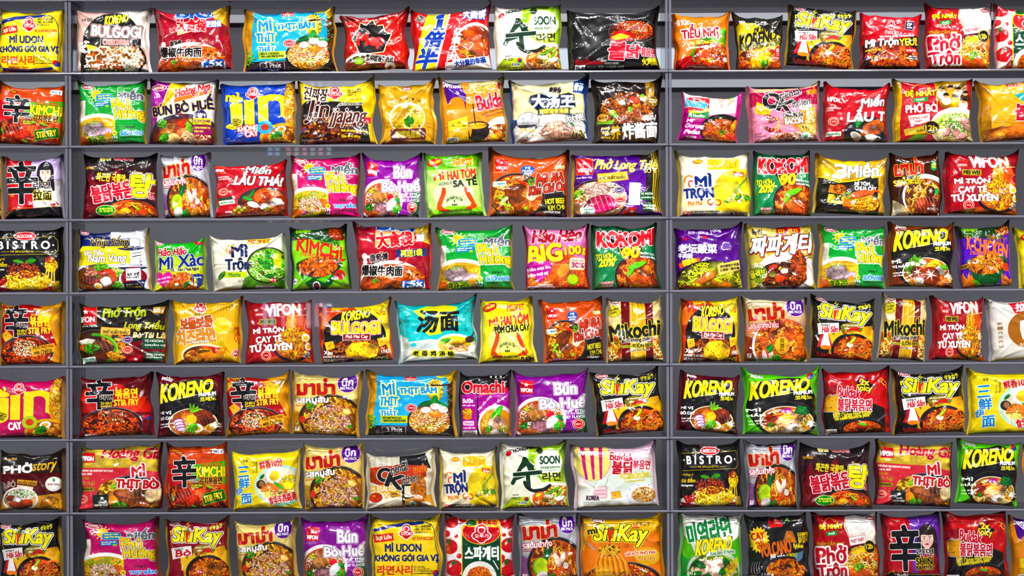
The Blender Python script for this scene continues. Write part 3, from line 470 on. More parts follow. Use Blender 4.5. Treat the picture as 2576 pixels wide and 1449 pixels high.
def _mien(bg, bg2, fl, flav, kcal, kc):
    F(bg, bg2); L(arc(50, 40, 60, 34, 200, 340), .3, '1a5a24'); R(0, 28, 10, 60, 'ddd2c6', tex=.3); O(30, 86, 46, 36, 'f4f2ec'); O(30, 89, 43, 33, 'e2b04a', tex=.25); N(30, 86, 38, 24, ['efc869', 'e8b850', 'f6dc90'], 50, 1, 24, .6, 4, 'd8a040'); P([56, 62, 62, 56, 62, 100, 56, 100], bg2); P([62, 56, 100, 50, 100, 100, 62, 100], bg2)
    fl(); R(50, 82, 60, 97, kc, rad=1); O(55, 83, 4, 4, 'e8d22a'); T('Chỉ', 53, 81.5, 57, 84.5, '5a5a10', b=.15); T(kcal, 51, 87, 59, 92, 'fff', b=.4); T('kcal', 52, 93, 58, 96, 'fff', b=.2); T('THỰC PHẨM BỔ SUNG', 34, 94.5, 58, 97.5, '444', b=.15); sun(27, 18, 7); R(27, 18, 52, 29, '2a7ec0', -2, o=.5, oc='a8d8f0', rad=4); TX(['Sáng ăn Miến', 'ngày nhẹ tênh'], 30, 19, 50, 28, 'f2e23a', .3, -2); R(24, 31, 48, 39, '1f6aac', -2); TX(['BỔ SUNG TINH BỘT', 'ĐẬU XANH'], 26, 32, 46, 38.5, 'f4f4f0', .25, -2); O(44, 38, 3, 2, '8ab83a')
    T('Miến', 62, 13, 98, 30, '5a5e66', o=((.9, 'e8ecf0'), (.5, '333')), b=1.1); o = ((.7, '1a140c'), (1.1, 'f4f0e4')); T('Phú', 53, 27, 80, 48, 'e8c81c', o=o, b=1.1, sh=-.1); T('Hương', 56, 44, 99, 64, 'e8c81c', o=o, b=1.1, sh=-.1)
    T('Hương vị', 72, 71, 86, 76, '1a2a14', b=.3, sh=.15); T(flav, 64, 78, 98, 87, '2a84d4', o=((.6, 'eef6fc'),), b=.8); T('SPARERIBS FLAVOUR' if kcal == '194' else 'MINCED MEAT FLAVOUR', 64, 89, 97, 92, '222', b=.15); ace(14, 6, 18, 'b8142a')
def _ribs():
    C(26, 92, 14, 8, ['3f8a1f', '5aa82c', '2f6a18'], 140, 1.6, 3)
    for i, (x, y, rx, ry, r) in enumerate(((16, 74, 10, 7, -20), (26, 70, 12, 7, 10), (34, 78, 13, 7, 20), (22, 80, 12, 7, 5))): M(x, y, rx, ry, 'c8acb4', r, i, jit=.1)
    O(46, 80, 6, 6, 'b89ac0'); O(46, 80, 4, 4, 'eadcec'); O(46, 80, 2.4, 2.4, 'b89ac0'); O(45, 85, 5, 4, 'd8944a'); C(20, 64, 14, 4, ['6ab03a', '8ac44a'], 26, 1.2, 5); P([0, 84, 10, 88, 14, 98, 0, 100], 'd8561c', .3)
def _mince():
    C(28, 66, 24, 7, ['6ab03a', '4f9a2c', '8ac44a'], 90, 1.8, 5); N(46, 78, 9, 8, ['e0782a', 'd8601e'], 24, 1, 12, .6, 3, 'c8501a'); C(28, 80, 18, 13, ['e8c4b4', 'f0d8cc', 'd8a090'], 230, 1.8, 4); C(26, 84, 18, 10, ['3f8a2a', 'd83a2a'], 22, 1.2, 8); O(17, 93, 7, 3, 'a0508a', -14); O(16, 92, 4, 1.4, 'c890b8', -14); C(44, 86, 9, 4, ['c8281c', '4a9a2c'], 20, 1.8, 9); O(6, 92, 10, 6, 'd8641c', tex=.3)
def d_miengreen(): _mien('1f8a32', '239a3c', _ribs, 'SƯỜN HEO', '194', '1f7a30')
def d_mienpink(): _mien('b01858', 'c01c66', _mince, 'THỊT BẰM', '199', '8a1a4a')
def d_bunbowhite():
    F('e4e0da', 'dcd8d2'); P([0, 0, 34, 0, 14, 56, 10, 100, 0, 100], '8a1f86', .15); P([34, 0, 62, 0, 30, 36, 16, 58], 'd2b41c', .25); P([70, 20, 100, 4, 100, 50, 60, 34], 'e8e6e2'); P([40, 30, 96, 10, 96, 20, 38, 38], 'd8601c', a=.85)
    for i in range(6): L([(18+i*7, 46-i*8), (22+i*7, 38-i*8), (26+i*7, 44-i*8)], .8, 'b82c1c')
    T('Hoàng Nga', 40, 10, 94, 26, 'c0181e', o=((.6, 'f8f0ea'),), b=.9, rot=-14, sh=.2); ace(14, 14, 22, 'a0182a'); T('BÚN BÒ HUẾ', 5, 30, 97, 52, '1f1440', o=((.8, 'c8b02a'),), b=1.1, rot=-10)
    O(58, 88, 56, 34, '2a2030'); O(58, 91, 50, 30, '7a2a14', tex=.5); M(30, 78, 14, 9, 'd08a5a', -20, 2); M(60, 84, 14, 9, 'c8745a', 20, 3); M(38, 92, 12, 8, 'd8b07a', 0, 4); N(74, 90, 22, 14, ['e8d0a8', 'd8b07a'], 40, 1.6, 20, .8, 3, '9a4a24'); M(52, 70, 7, 5, 'c8342a', 0, 6); H(22, 70, 8, 2, '4f9a2c', 14); H(68, 72, 10, 3, '6ab02f', 18); H(26, 92, 8, 4, '3f8a2a', 12); L([(48, 52), (88, 88)], 2, '7a1420'); L([(42, 54), (70, 60)], 2, '4a1a2a'); O(80, 57, 10, 10, '2a2050'); 
    for r in (-70, -90, -110): L([(80, 62), (80+9*math.cos(math.radians(r)), 62+9*math.sin(math.radians(r)))], 2.4, 'f0ece8')
    R(70, 60, 96, 70, 'c8b42a', 0, tex=.2); T('SỢI TRÒN TỰ NHIÊN', 71, 62, 95, 67, '5a2a50', b=.3); R(70, 71, 97, 86, '8a2a5a'); TX(['CÙNG HƯƠNG VỊ', 'ĐẬM ĐÀ'], 72, 73, 95, 84, 'f0e06a', .3); TX(['Cay hít hà', 'đậm đà vị Huế'], 68, 88, 98, 99, '9a1a4a', .4)
def _jin(bg, bg2, sub, badge):
    F(bg, bg2); T('mì', 5, 15, 23, 28, 'f2d81a', b=1.1); T('j', 3, 24, 27, 74, 'f2d81a', b=2.6); R(30, 28, 44, 70, 'f2d81a'); R(49, 22, 63, 66, 'f2d81a'); P(np.concatenate([arc(70, 34, 22, 14, 180, 360), [(92, 60), (84, 60), (80, 36)], arc(70, 36, 9, 6, 0, -180)]), 'f2d81a'); R(49, 24, 63, 62, 'f2d81a'); R(80, 32, 92, 58, 'f2d81a'); otoki(42, 17, 9.5, c='c8161d'); T('RAMEN', 12, 58, 24, 70, '3a2a0a', b=.3, rot=-60)
    N(94, 40, 9, 40, ['e8a84a', 'f0c070', 'd8863a'], 130, 1.1, 14, 1.4, 4, 'b8641c'); C(94, 50, 8, 36, ['d8401c', '4a9a2c'], 26, 1.2, 3); O(84, 92, 34, 24, 'd8a01c'); O(84, 93, 30, 20, 'b8541c', tex=.4); N(86, 92, 24, 16, ['e8a84a', 'f0c070'], 50, 1.2, 14, 1.4, 6, 'a8501c'); EG(80, 78, 8, 5, -10); H(74, 88, 9, 4, '2f6a24', 18); C(74, 96, 14, 6, ['c8341c', '5a3a1c', '4a8a2a'], 40, 1.8, 5)
    if sub: T('KHÔNG', 20, 69, 48, 78, 'f8f4f0', o=((1.2, 'd0302a'),), b=1.3, rot=-5); T('CAY', 30, 79, 48, 88, 'f8f4f0', o=((1.2, 'd0302a'),), b=1.3, rot=-5)
    else: T('CAY', 28, 74, 46, 86, 'fbf6f2', o=((.3, 'c8a0b0'),), b=1.8, rot=-6)
    O(58, 74, 11, 11, badge); O(58, 74, 5.5, 5.5, 'd83a20'); BS(58, 74, 5, 6.2, 14, 'd83a20'); TX(['NẤU', 'Khối lượng tịnh : 120 g'], 0, 88, 24, 96, 'e8e0f0', .1)
def d_jinblue(): _jin('1f3fae', '1c3aa4', 1, '4aa8e0')
def d_jinpink(): _jin('b81f56', 'c0245a', 0, 'a8c832')
def d_jjajang():
    F('e8c81c', 'd8b41a'); P([0, 38, 10, 30, 50, 32, 84, 36, 90, 60, 94, 70, 94, 100, 0, 100], '14110f'); N(44, 78, 42, 32, ['4a1c0e', '6a2a14', '34120a', '8a3c1c'], 120, 2, 20, 1, 4, '1c0a06'); C(40, 70, 36, 24, ['8a2a1a', 'b84a1c', '5a1a10', 'd8a03a'], 60, 3, 5); C(60, 62, 22, 12, ['e0b03a', 'c8401c'], 18, 2.6, 7)
    T('진짜장', 6, 8, 38, 30, '2a1410', o=((1.1, 'f6f0e4'),), b=1.3, rot=8); otoki(48, 17, 11); TX(['NSX 25.10.2024', 'HSD 25.09.2025', '14:31-2'], 66, 12, 84, 24, '3a3214', .15); T('Jin-jjajang Ramen', 68, 28, 86, 31, '222', b=.1); T('MÌ XỐT TƯƠNG ĐEN', 54, 33, 86, 38.5, '1c1410', o=((.6, 'f0e8d8'),), b=.4, rot=-1)
    o = ((.9, 'f4eee6'), (.3, '5a3a2a')); T('Jin', 9, 30, 39, 66, '3a160e', o=o, b=1.1, sh=.2); T('jjajang', 42, 44, 90, 74, '4a1c10', o=o, b=.9, sh=.25); R(88, 58, 98, 68, 'c8202a'); R(54, 76, 92, 84, '3a1a10', 4); T('Nước xốt tương đen hảo hạng', 56, 77, 92, 83, 'e8c42a', b=.3, rot=4); R(54, 85, 84, 92, '3a1a10', 3); T('Đậm đà vị tương', 56, 86, 82, 92, 'e8c42a', b=.3, rot=3); taeguk(3, 76, 5); TX(['Khối lượng tịnh : 135 g'], 4, 92, 30, 96, 'ddd', .1)
def d_curry():
    F('d39a16', 'c8900f'); O(50, 8, 9, 4, 'c8241c'); T('四洲', 44, 5.5, 56, 10, 'fff', b=.5); T('SINCE 1971', 44, 14, 58, 16, 'a82a14', b=.1)
    for i, ch in enumerate('香浓更惹味'):
        x = 27+i*11.5; y = 31-5*math.sin((i+.5)/5*3.14); O(x, y, 5.6, 5.4, 'e0a82a', o=.5, oc='6a3a10'); T(ch, x-3.2, y-3.2, x+3.2, y+3.2, '5a2a10', b=.5)
    O(50, 58, 34, 26, 'efe8d8'); O(50, 59, 31, 23, 'e0ac2a', tex=.3); N(64, 58, 18, 17, ['f0d058', 'e8c03a', 'f6e08a'], 60, 1.2, 14, 1.4, 3, 'c8901c'); P([22, 52, 30, 42, 46, 42, 48, 66, 34, 76, 24, 70], 'e2b23e', .3)
    for i in range(5): L([(24+i*5, 60-i*3), (30+i*5, 46)], .6, 'b8641c')
    H(54, 64, 9, 3, '2f6a28', 20); C(66, 46, 7, 4, ['8aa83a', 'c8401c'], 10, 2, 2); R(18, 76, 84, 94, '5a2414', 0, o=.5, oc='8a4a1c', rad=4); T('咖喱鸡皇面', 28, 79, 74, 91, '9a8a2a', b=.7)
    for i in range(24): O(12+i*3.3, 97, .4, .4, '8a5a14')
def _choc(bg, pg):
    pass
def d_quattro():
    F('df8a1c', 'd87a18'); P([40, 0, 100, 0, 100, 30, 56, 24], 'ecd9a0', .1); P([4, 0, 30, 6, 40, 26, 38, 46, 10, 40, 6, 20], '4a2580'); O(24, 42, 13, 14, 'e08c20', a=.9); O(96, 88, 30, 26, 'e8e8e8'); N(92, 92, 24, 18, ['e0863a', 'd8602a', 'f0b878', 'f4dcae'], 60, 1.4, 14, 1.4, 4, 'a8481c')
    for i in range(12): O(46+(i*13) % 40, 34+(i*7) % 30, 1+i % 3*.5, 1+i % 3*.5, 'c86a14')
    O(54, 84, 20, 14, '1f1a1a'); R(34, 76, 74, 88, '1f1a1a', rad=6); O(54, 75, 20, 7, '2a2220'); O(54, 75, 17, 5, 'e8942a', tex=.3); P([40, 76, 46, 76, 46, 84, 43, 92, 41, 84], 'e8942a'); L([(50, 40), (52, 72)], 1.6, '2a1a14'); P([8, 66, 40, 58, 40, 78, 8, 82], 'e8c22a', o=.3, oc='3a2a0a'); P([8, 82, 40, 78, 40, 96, 8, 98], 'd0a01c', o=.3, oc='3a2a0a')
    for x, y in ((16, 72), (26, 68), (34, 74), (18, 90), (30, 86), (36, 92)): O(x, y, 2.4, 2, 'b8861a')
    M(84, 94, 14, 6, 'e08a3a', -20, 3); T('SAMYANG', 4, 7, 32, 13, 'f4eef4', b=.5, rot=5); o = ((.7, '5a2408'),); T('Quattro', 56, 11, 94, 20, 'f0a61c', o=o, b=1, rot=-5); T('Cheese', 66, 19, 92, 26, 'f0a61c', o=o, b=.7, rot=-5); T('Buldak', 56, 25, 112, 48, 'c01c2e', o=((1.3, 'fbf2ee'), (.4, 'c01c2e')), b=1.6, rot=-8); T('불닭', 92, 8, 104, 18, 'c01c2e', o=((.6, 'fff'),), b=.6); T('Quattro Cheese Hot Chicken', 62, 50, 104, 55, '7a3a10', b=.3, rot=-14); T('Flavor Ramen', 70, 55, 104, 59, '7a3a10', b=.15, rot=-14); R(6, 91, 24, 98, 'cfcac4'); T('KOREA', 8, 92.5, 22, 97, '333', b=.3)
def d_datang():
    F('d8cfa6', 'cfc69c'); P([84, 0, 100, 2, 100, 26, 82, 22], '1f3f8c'); P([0, 60, 12, 66, 10, 100, 0, 100], '1c3a78'); O(50, 92, 58, 40, '3a4a5a'); O(50, 94, 55, 38, 'd8d4ce', tex=.12); C(58, 84, 24, 12, ['a88272', '8a6454', 'b89684'], 160, 3, 4); M(56, 78, 18, 12, 'b08a7a', 0, 3, 6); M(62, 88, 22, 8, 'a07a6a', 8, 5, 6); C(56, 92, 40, 9, ['c8342a', '4a8a3a', 'd8a83a'], 12, 1.6, 6); T('康师傅', 50, 11, 66, 21, '1c1a20', b=.5, rot=12)
    P([24, 24, 40, 20, 52, 26, 66, 24, 76, 22, 84, 26, 84, 46, 76, 50, 72, 56, 40, 56, 28, 44, 20, 32], '15203a', o=.8, oc='b8a25a'); T('大汤王', 26, 24, 82, 46, 'f4f4f2', b=2.4, rot=4); R(33, 46, 76, 56, '15203a', 1); T('浓醇猪骨汤面', 35, 47, 74, 55, 'd8c06a', b=.5, rot=1); T('大大的好', 70, 58, 96, 70, 'ece8d8', o=((1, '1c2420'),), b=.7, rot=-6); O(20, 66, 14, 15, 'c8c8cc', o=.5, oc='2a2a34', tex=.3); P(arc(20, 66, 14, 15, 20, 160), '2a2a34'); T('高汤面', 10, 76, 28, 83, 'd8c48a', b=.4); T('110g', 78, 85, 96, 97, '1c1c24', o=((.8, 'd8c06a'),), b=1, sh=.2); G(78, 74, 8, 4, 40, '2a7a3a'); T('骨汤', 84, 8, 96, 20, 'dfe6f4', o=((.5, '16305c'),), b=.5, rot=12)
def d_zhajiang():
    F('1f1513', '14100f'); N(50, 48, 42, 28, ['6a2e14', '8a4420', '4a1c0c', 'a85a28'], 130, 2.2, 22, 1, 4, '2a1008'); C(56, 38, 32, 18, ['8a2414', 'b84a1c', '5a1c10', 'c8742a', 'd84a24'], 46, 4, 5); M(64, 40, 6, 5, 'd8863a', 0, 2); O(54, 46, 3.6, 4, '5aa82a'); O(52.6, 44.6, 1.2, 1.2, 'b0e080'); M(42, 36, 6, 4, 'd8ccc0', 30, 3); M(26, 52, 6, 5, 'a8b83a', 0, 4); O(30, 56, 4, 4, '5a9a2a'); M(76, 30, 6, 5, 'c8b09a', 0, 6); O(74, 26, 3.4, 3.4, '7ab03a'); M(60, 32, 8, 5, 'c8341c', 20, 8)
    P([78, 4, 92, 2, 92, 30, 80, 32], '8a6a34', .4); O(90, 34, 8, 8, '7a5a2a', o=.4, oc='c8a45a'); TX(['韩国进口酱', '猛火炒制'], 84, 30, 97, 37, 'e8d8b0', .15); P([0, 64, 12, 60, 16, 66, 30, 62, 26, 70, 0, 74], '6ab01c'); R(0, 70, 100, 82, '2a1c14', tex=.3); R(0, 82, 100, 100, '4a3618', tex=.5); P([0, 90, 60, 88, 100, 74, 100, 100, 0, 100], '3a2a16', .5)
    T('samyang 三养', 10, 16, 30, 20, 'e8e4dc', b=.3, rot=-3); T('짜짜로니', 74, 56, 94, 65, 'f0ece4', o=((.4, '111'),), b=.5, rot=-3, sh=.2); T('三养', 8, 73, 38, 94, 'b8923a', o=((.9, '17110c'),), b=1.1, rot=-4); T('炸酱面', 42, 68, 97, 92, 'eeeae6', o=((.9, '17110c'),), b=1.3, rot=-3); O(10, 60, 9, 7, 'c8861c', o=.6, oc='3a2408'); T('新升级', 4, 57, 17, 63, '2a1606', b=.5)
def d_indomie():
    F('d8d0cc', 'a82a78'); P([34, 0, 100, 0, 100, 34, 48, 44, 40, 30], 'e6e2e0', .12); P([0, 30, 44, 30, 44, 56, 30, 100, 0, 100], 'a32a78'); P([60, 6, 74, 4, 68, 30], 'd8a8a0'); P([80, 4, 92, 10, 76, 26], 'd8b0a4'); P([94, 0, 100, 0, 100, 100, 92, 60], 'c82a80'); O(72, 76, 40, 36, '17120e'); N(70, 78, 34, 28, ['c85a1c', 'd8742a', 'b8461a', 'a83a14'], 140, 1.4, 14, 1.4, 4, '7a2a10'); C(70, 74, 24, 18, ['4a9a2c', 'c8301c', 'c8a0c0'], 24, 1.6, 5); M(94, 62, 6, 14, 'e8964a', 10, 3); FL(78, 72, 100, 96, 'd8341c', 4, 2); H(72, 80, 6, 3, '3a7a24')
    P([4, 8, 46, 8, 46, 28, 30, 36, 6, 36], 'c8181e'); P([8, 36, 30, 36, 46, 28, 46, 36, 28, 42, 10, 42], 'e0a01c'); P([8, 42, 28, 42, 46, 36, 46, 52, 10, 52], '1c7a3a'); T('Indomie', 4, 12, 42, 29, '3a9ae0', o=((1, 'f4f6fa'),), b=1.2, rot=8); T('Mi Noodles', 10, 43, 38, 50, 'e8f4ec', b=.5); T('Mi', 8, 55, 18, 62, 'f0d8e8', b=.8, sh=.2); T('Goreng', 5, 65, 38, 76, 'f0d8e8', b=.9, sh=.2); T('Pedas', 6, 78, 32, 87, 'f0d8e8', b=.9, sh=.2); T('vị nóng', 9, 90, 26, 96, 'f0d8e8', b=.4, sh=.15); R(70, 1, 88, 6, '2a9a4a'); T('Indomie', 72, 2, 86, 5, 'f4e83a', b=.3)
def d_okpink():
    F('d88aa4', 'e09ab0'); P([6, 0, 100, 0, 100, 6, 6, 12], 'd8b89a'); STR(6, 2, 60, 12, 'a87a5a', 30, .6); P([0, 12, 60, 10, 100, 6, 100, 34, 76, 40, 60, 38, 50, 48, 30, 40, 0, 36], 'a3163e'); P([88, 14, 96, 12, 96, 20, 88, 20], 'e0b020', a=.0)
    P([6, 44, 10, 28, 30, 40, 28, 52, 8, 50], 'e8b02a', o=.3, oc='8a5a10'); [O(x, y, 2, 1.8, 'b8801c') for x, y in ((14, 38), (20, 44), (12, 46), (25, 46))]; N(84, 68, 15, 34, ['e8d49a', 'f4ead0', 'd8a84a', 'e0bc6a'], 110, 1.8, 30, .4, 4, 'b8802a'); N(80, 40, 10, 6, ['f4f0e4', 'e8dcc4'], 24, 1.6, 14, .6, 6)
    for i, (x, y, r) in enumerate(((28, 56, 20), (32, 62, -20), (26, 78, 30), (36, 80, 10))): M(x, y, 9, 3.5, 'b84a4a', r, i, 4, 'f0c8b8')
    for i in range(3): L(arc(32+i, 66+i*2, 8, 10, -60, 80), 1, 'e8c05a')
    P([46, 50, 82, 48, 80, 70, 70, 72, 66, 80, 60, 72, 48, 72], 'd87a24'); T('CARBONARA', 47, 50, 77, 58, '2a201c', o=((.7, 'f4ead8'),), b=.7, rot=-2); T('BACON', 50, 60, 76, 70, 'f8f0e4', o=((.9, '2a201c'),), b=1.1, rot=-2); N(60, 94, 34, 9, ['f0e4d0', 'e8d0b0', 'c8644a'], 40, 1.8, 18, .8, 7, 'b8907a'); C(60, 92, 26, 6, ['a83a2a', '8a2a1c'], 26, 2, 4)
    o = ((.9, 'f6f0ee'),); T('O', 20, 14, 44, 40, '15120f', o=o, b=2.6, rot=8); T('K', 42, 26, 64, 48, '15120f', o=o, b=2.4, rot=20); T('riental', 44, 8, 76, 22, '15120f', o=((.5, 'f6e8ec'),), b=.5, rot=-14, sh=.2); T('itchen', 62, 26, 88, 38, '15120f', o=((.5, 'f6e8ec'),), b=.5, rot=-12, sh=.2); T('มาม่า', 84, 8, 98, 18, 'c8341c', o=((.7, 'e8b02a'),), b=.6, rot=-6)
    O(80, 92, 7, 7, 'dce8ec', o=.5, oc='8ab0c0'); G(80, 92, 8, 4, -50, '4a9a4a'); TX(['ขนาด', 'คาโบนาร่า'], 4, 84, 22, 92, '5a3a40', .15)
def d_lauthai():
    F('b31620', 'a3121c'); R(0, 4, 14, 16, 'c01a22', o=.4, oc='e09a4a'); T('VIFON', 1, 8, 13, 13, 'fff', b=.6); O(70, 74, 38, 28, '1a1c22'); O(70, 76, 34, 25, '7a2a14', tex=.5); N(52, 84, 20, 14, ['8a3a1c', 'a8502a', '6a2a14'], 40, 1, 18, 1, 4, '4a160c'); G(52, 58, 20, 7, -60, '1f6a2a'); G(46, 66, 16, 7, 30, '2a7a30'); SH(72, 62, 11, 130, 400, 12, 'd8501c'); M(86, 58, 10, 7, 'c84418', 20, 3, 4); M(88, 74, 9, 7, 'efe8e0', 0, 5)
    O(54, 78, 9, 5, 'f2ece0', 30); O(54, 78, 6, 3, 'd8ccb8', 30); O(54, 78, 4.5, 2, 'f2ece0', 30); M(70, 82, 7, 5, 'e8dcc8', -50, 6); C(78, 88, 10, 6, ['c8b42a', '4a8a2a', 'd8341c'], 30, 1.8, 7)
    for x, y in ((32, 84), (38, 88), (34, 92), (28, 88), (42, 84), (26, 94)): O(x, y, 3, 3, '5a6a1c'); O(x-.4, y-.5, 2.2, 2.2, '9aa83a')
    o = ((.7, '1a1a1e'), (.7, 'dcdcdc')); T('Miến', 46, 3, 82, 20, 'f2f0ee', o=((.8, '1a1a1e'),), b=.9, rot=8, sh=.2); T('LẨU THÁI', 30, 16, 98, 42, 'f4f2f0', o=((.9, '1a1a1e'),), b=1.2, rot=5, sh=.15); TX(['BEAN THREAD', 'TOM YUM FLAVOR'], 4, 22, 24, 30, 'f4d8d4', .2); seal(12, 52, 7); R(4, 62, 24, 68, '2a3a2a', -6); R(6, 68, 28, 76, 'e8ece4', -6); T('TRUYỀN THỐNG', 8, 70, 26, 74, '2a7a3a', b=.25, rot=-6); G(4, 76, 9, 5, -60, '1f6a24'); T('60g', 14, 88, 24, 93, 'f0d8d4', b=.3)
def d_lauthai2():
    d_lauthai(); O(50, 30, 60, 60, 'b31620'); R(0, 0, 100, 60, 'b31620'); R(0, 20, 30, 100, 'ab141e'); O(72, 86, 44, 30, '1a1c22'); M(78, 74, 24, 14, 'a04a24', -20, 3, 6); G(52, 66, 22, 9, -70, '1f6a2a'); O(48, 90, 10, 6, 'd8d0c4', 30); O(48, 90, 6, 3, 'b0a898', 30); M(72, 92, 9, 6, 'd8d0c4', 0, 4); T('VIFON', 2, 22, 20, 30, 'f4e8e4', b=.9, rot=10); TX(['INSTANT BEAN THREAD', 'FLAVOR'], 0, 40, 22, 48, 'e8c8c4', .15); seal(12, 66, 8); R(0, 84, 24, 92, 'e0e4dc', -4); T('TRUYỀN THỐNG', 2, 86, 22, 90, '2a7a3a', b=.25, rot=-4); T('Miến', 56, 16, 96, 36, 'f2f0ee', o=((.9, '1a1a1e'),), b=1, rot=-8, sh=.2); T('LẨU THÁI', 34, 36, 136, 62, 'f4f2f0', o=((.9, '1a1a1e'),), b=1.2, rot=-4, sh=.15)
def d_denhat():
    F('ad1c28', 'a3161f'); P([52, 0, 92, 2, 94, 44, 60, 46, 54, 30], '8a6a2a', .5)
    for i, (x, y) in enumerate(((60, 18), (72, 16), (82, 18), (90, 24), (66, 28), (78, 30), (88, 36))): O(x, y+5, 6, 8, ['e8d8b8', 'd89a2a', 'f0e8d8', '3a2418'][i % 4], tex=.3); O(x, y-2, 3.6, 4, 'd8a47a'); P(arc(x, y-2.6, 4, 4, 170, 370), '1c120e')
    P([0, 0, 8, 0, 6, 100, 0, 100], 'c8a01c', .3); L([(52, 0), (54, 42)], 1, 'd0ac2a'); O(80, 76, 36, 32, 'ece6de'); N(78, 78, 32, 26, ['e8dcb0', 'f0e8c8', 'd8c88a'], 70, 1.2, 20, .8, 4, 'c8b070'); C(80, 72, 26, 18, ['4f9a34', '3f8a2a', '6ab04a', '2f7a2a'], 140, 1.8, 5)
    for i, (x, y) in enumerate(((88, 66), (92, 76), (78, 86), (66, 84), (86, 90))): M(x, y, 8, 5, 'b88a80', i*40, i, 2)
    for i in range(8): L([(10+i*3, 100), (26+i*2, 88)], 1.2, '3f8a2a')
    L(arc(70, 76, 14, 20, 190, 270), 1.4, '7ac04a'); L(arc(34, 22, 14, 16, 200, 340), .8, 'd8a82a'); T('ĐỆ NHẤT', 12, 13, 52, 28, 'e8cc3a', o=((.7, '5a0c10'),), b=.9, rot=-2); P([22, 30, 42, 27, 42, 34, 24, 36], '2f8a3a'); T('PHỞ', 27, 29.5, 37, 33, 'fff', b=.3, rot=-5); T('PHỞ BÒ', 13, 36, 54, 52, 'f6f2ea', o=((.5, '7a1014'),), b=1.2, rot=-3); P([16, 58, 44, 54, 44, 66, 20, 76], 'ecebe4'); T('XƯƠNG THẬT', 18, 58, 42, 64, 'b8242a', b=.4, rot=-8); T('THỊT', 24, 65, 34, 69, 'b8242a', b=.3, rot=-8); T('HẦM', 23, 70, 30, 74, 'b8242a', b=.3, rot=-8); P([10, 80, 44, 72, 50, 84, 12, 90], 'c8a82a', .2); T('QUÁN', 26, 79, 36, 84, '3a2a0a', b=.4, rot=-8); O(46, 77, 10, 10, '14120f', o=1, oc='b8962a'); T('12h', 38, 73, 53, 82, 'd8b03a', b=.8)
def d_buldakyellow():
    F('dca018', 'd0920f'); P([0, 0, 16, 4, 12, 100, 0, 100], 'b87a10', .3); P([50, 26, 84, 20, 100, 24, 100, 36, 66, 40], '1f9a9a'); STR(70, 26, 100, 32, 'e8d22a', 5, 1.5); P([4, 82, 60, 70, 100, 84, 100, 100, 4, 100], 'b85a1c', .5); M(24, 90, 22, 9, 'c8742a', -10, 3); M(50, 94, 16, 8, 'a8501c', 10, 5); O(36, 60, 14, 18, 'd8981a'); T('SAMYANG', 18, 18, 42, 22, 'f4e8c8', b=.3, rot=6); T('불닭', 50, 44, 104, 70, 'a81428', o=((1.2, 'fbeee4'), (.4, '5a1010')), b=1.8, rot=6); T('불닭볶음면', 40, 6, 64, 12, 'a81428', o=((.4, 'fbe8d8'),), b=.3, rot=6); T('CHEESE', 74, 74, 104, 80, 'c85a1c', b=.4, rot=-8)
def _face(cx, cy, s, hair):
    """portrait print of a person with long dark hair"""
    O(cx, cy-s*.1, s*1.15, s*1.35, hair); P([cx-s*1.15, cy-s*.1, cx+s*1.15, cy-s*.1, cx+s*1.3, cy+s*2.2, cx+s*.5, cy+s*2.4, cx-s*.5, cy+s*2.4, cx-s*1.2, cy+s*2], hair); R(cx-s*.3, cy+s*.7, cx+s*.3, cy+s*1.7, 'dcb4a4'); O(cx, cy+s*.02, s*.74, s*1.02, 'ecc8ba'); P(arc(cx, cy-s*.35, s*.8, s*.72, 180, 360), hair); P([cx-s*.5, cy-s*.4, cx+s*.1, cy-s*.9, cx+s*.6, cy-s*.35, cx+s*.2, cy-s*.3], hair)
    for d in (-1, 1): O(cx+d*s*.34, cy+s*.02, s*.17, s*.08, 'f6ece8'); O(cx+d*s*.34, cy+s*.02, s*.08, s*.08, '2a1a18'); L([(cx+d*s*.18, cy-s*.16), (cx+d*s*.5, cy-s*.14)], s*.06, '4a3028')
    L([(cx+s*.02, cy+s*.05), (cx+s*.07, cy+s*.34)], s*.05, 'd09a8a'); O(cx, cy+s*.6, s*.22, s*.08, 'b8485a')
def d_shingirl():
    F('b8101a', 'a80e18'); P([46, 0, 100, 0, 100, 86, 52, 88, 48, 40], 'b8a8d0', .2); P([60, 40, 100, 40, 100, 88, 56, 88], 'c8c4c8', .2); _face(73, 28, 13, '17141c'); P([54, 84, 62, 52, 84, 52, 98, 84], 'd8d2d4', .2); C(90, 80, 8, 5, ['a81828', 'c83848'], 20, 2, 3); P([0, 88, 100, 82, 100, 100, 0, 100], '121014'); L([(0, 94), (14, 88), (14, 84), (60, 84), (100, 81)], .6, 'd8a82a')
    shin(4, 8, 58, 76, 1); T('라면', 52, 42, 82, 53, '1a1414', o=((.7, 'eee6e0'),), b=1); T('拉面', 52, 56, 84, 72, '1a1408', o=((.9, 'e8cc1c'),), b=1.2); T('매운', 10, 60, 18, 66, 'c8801c', b=.2)
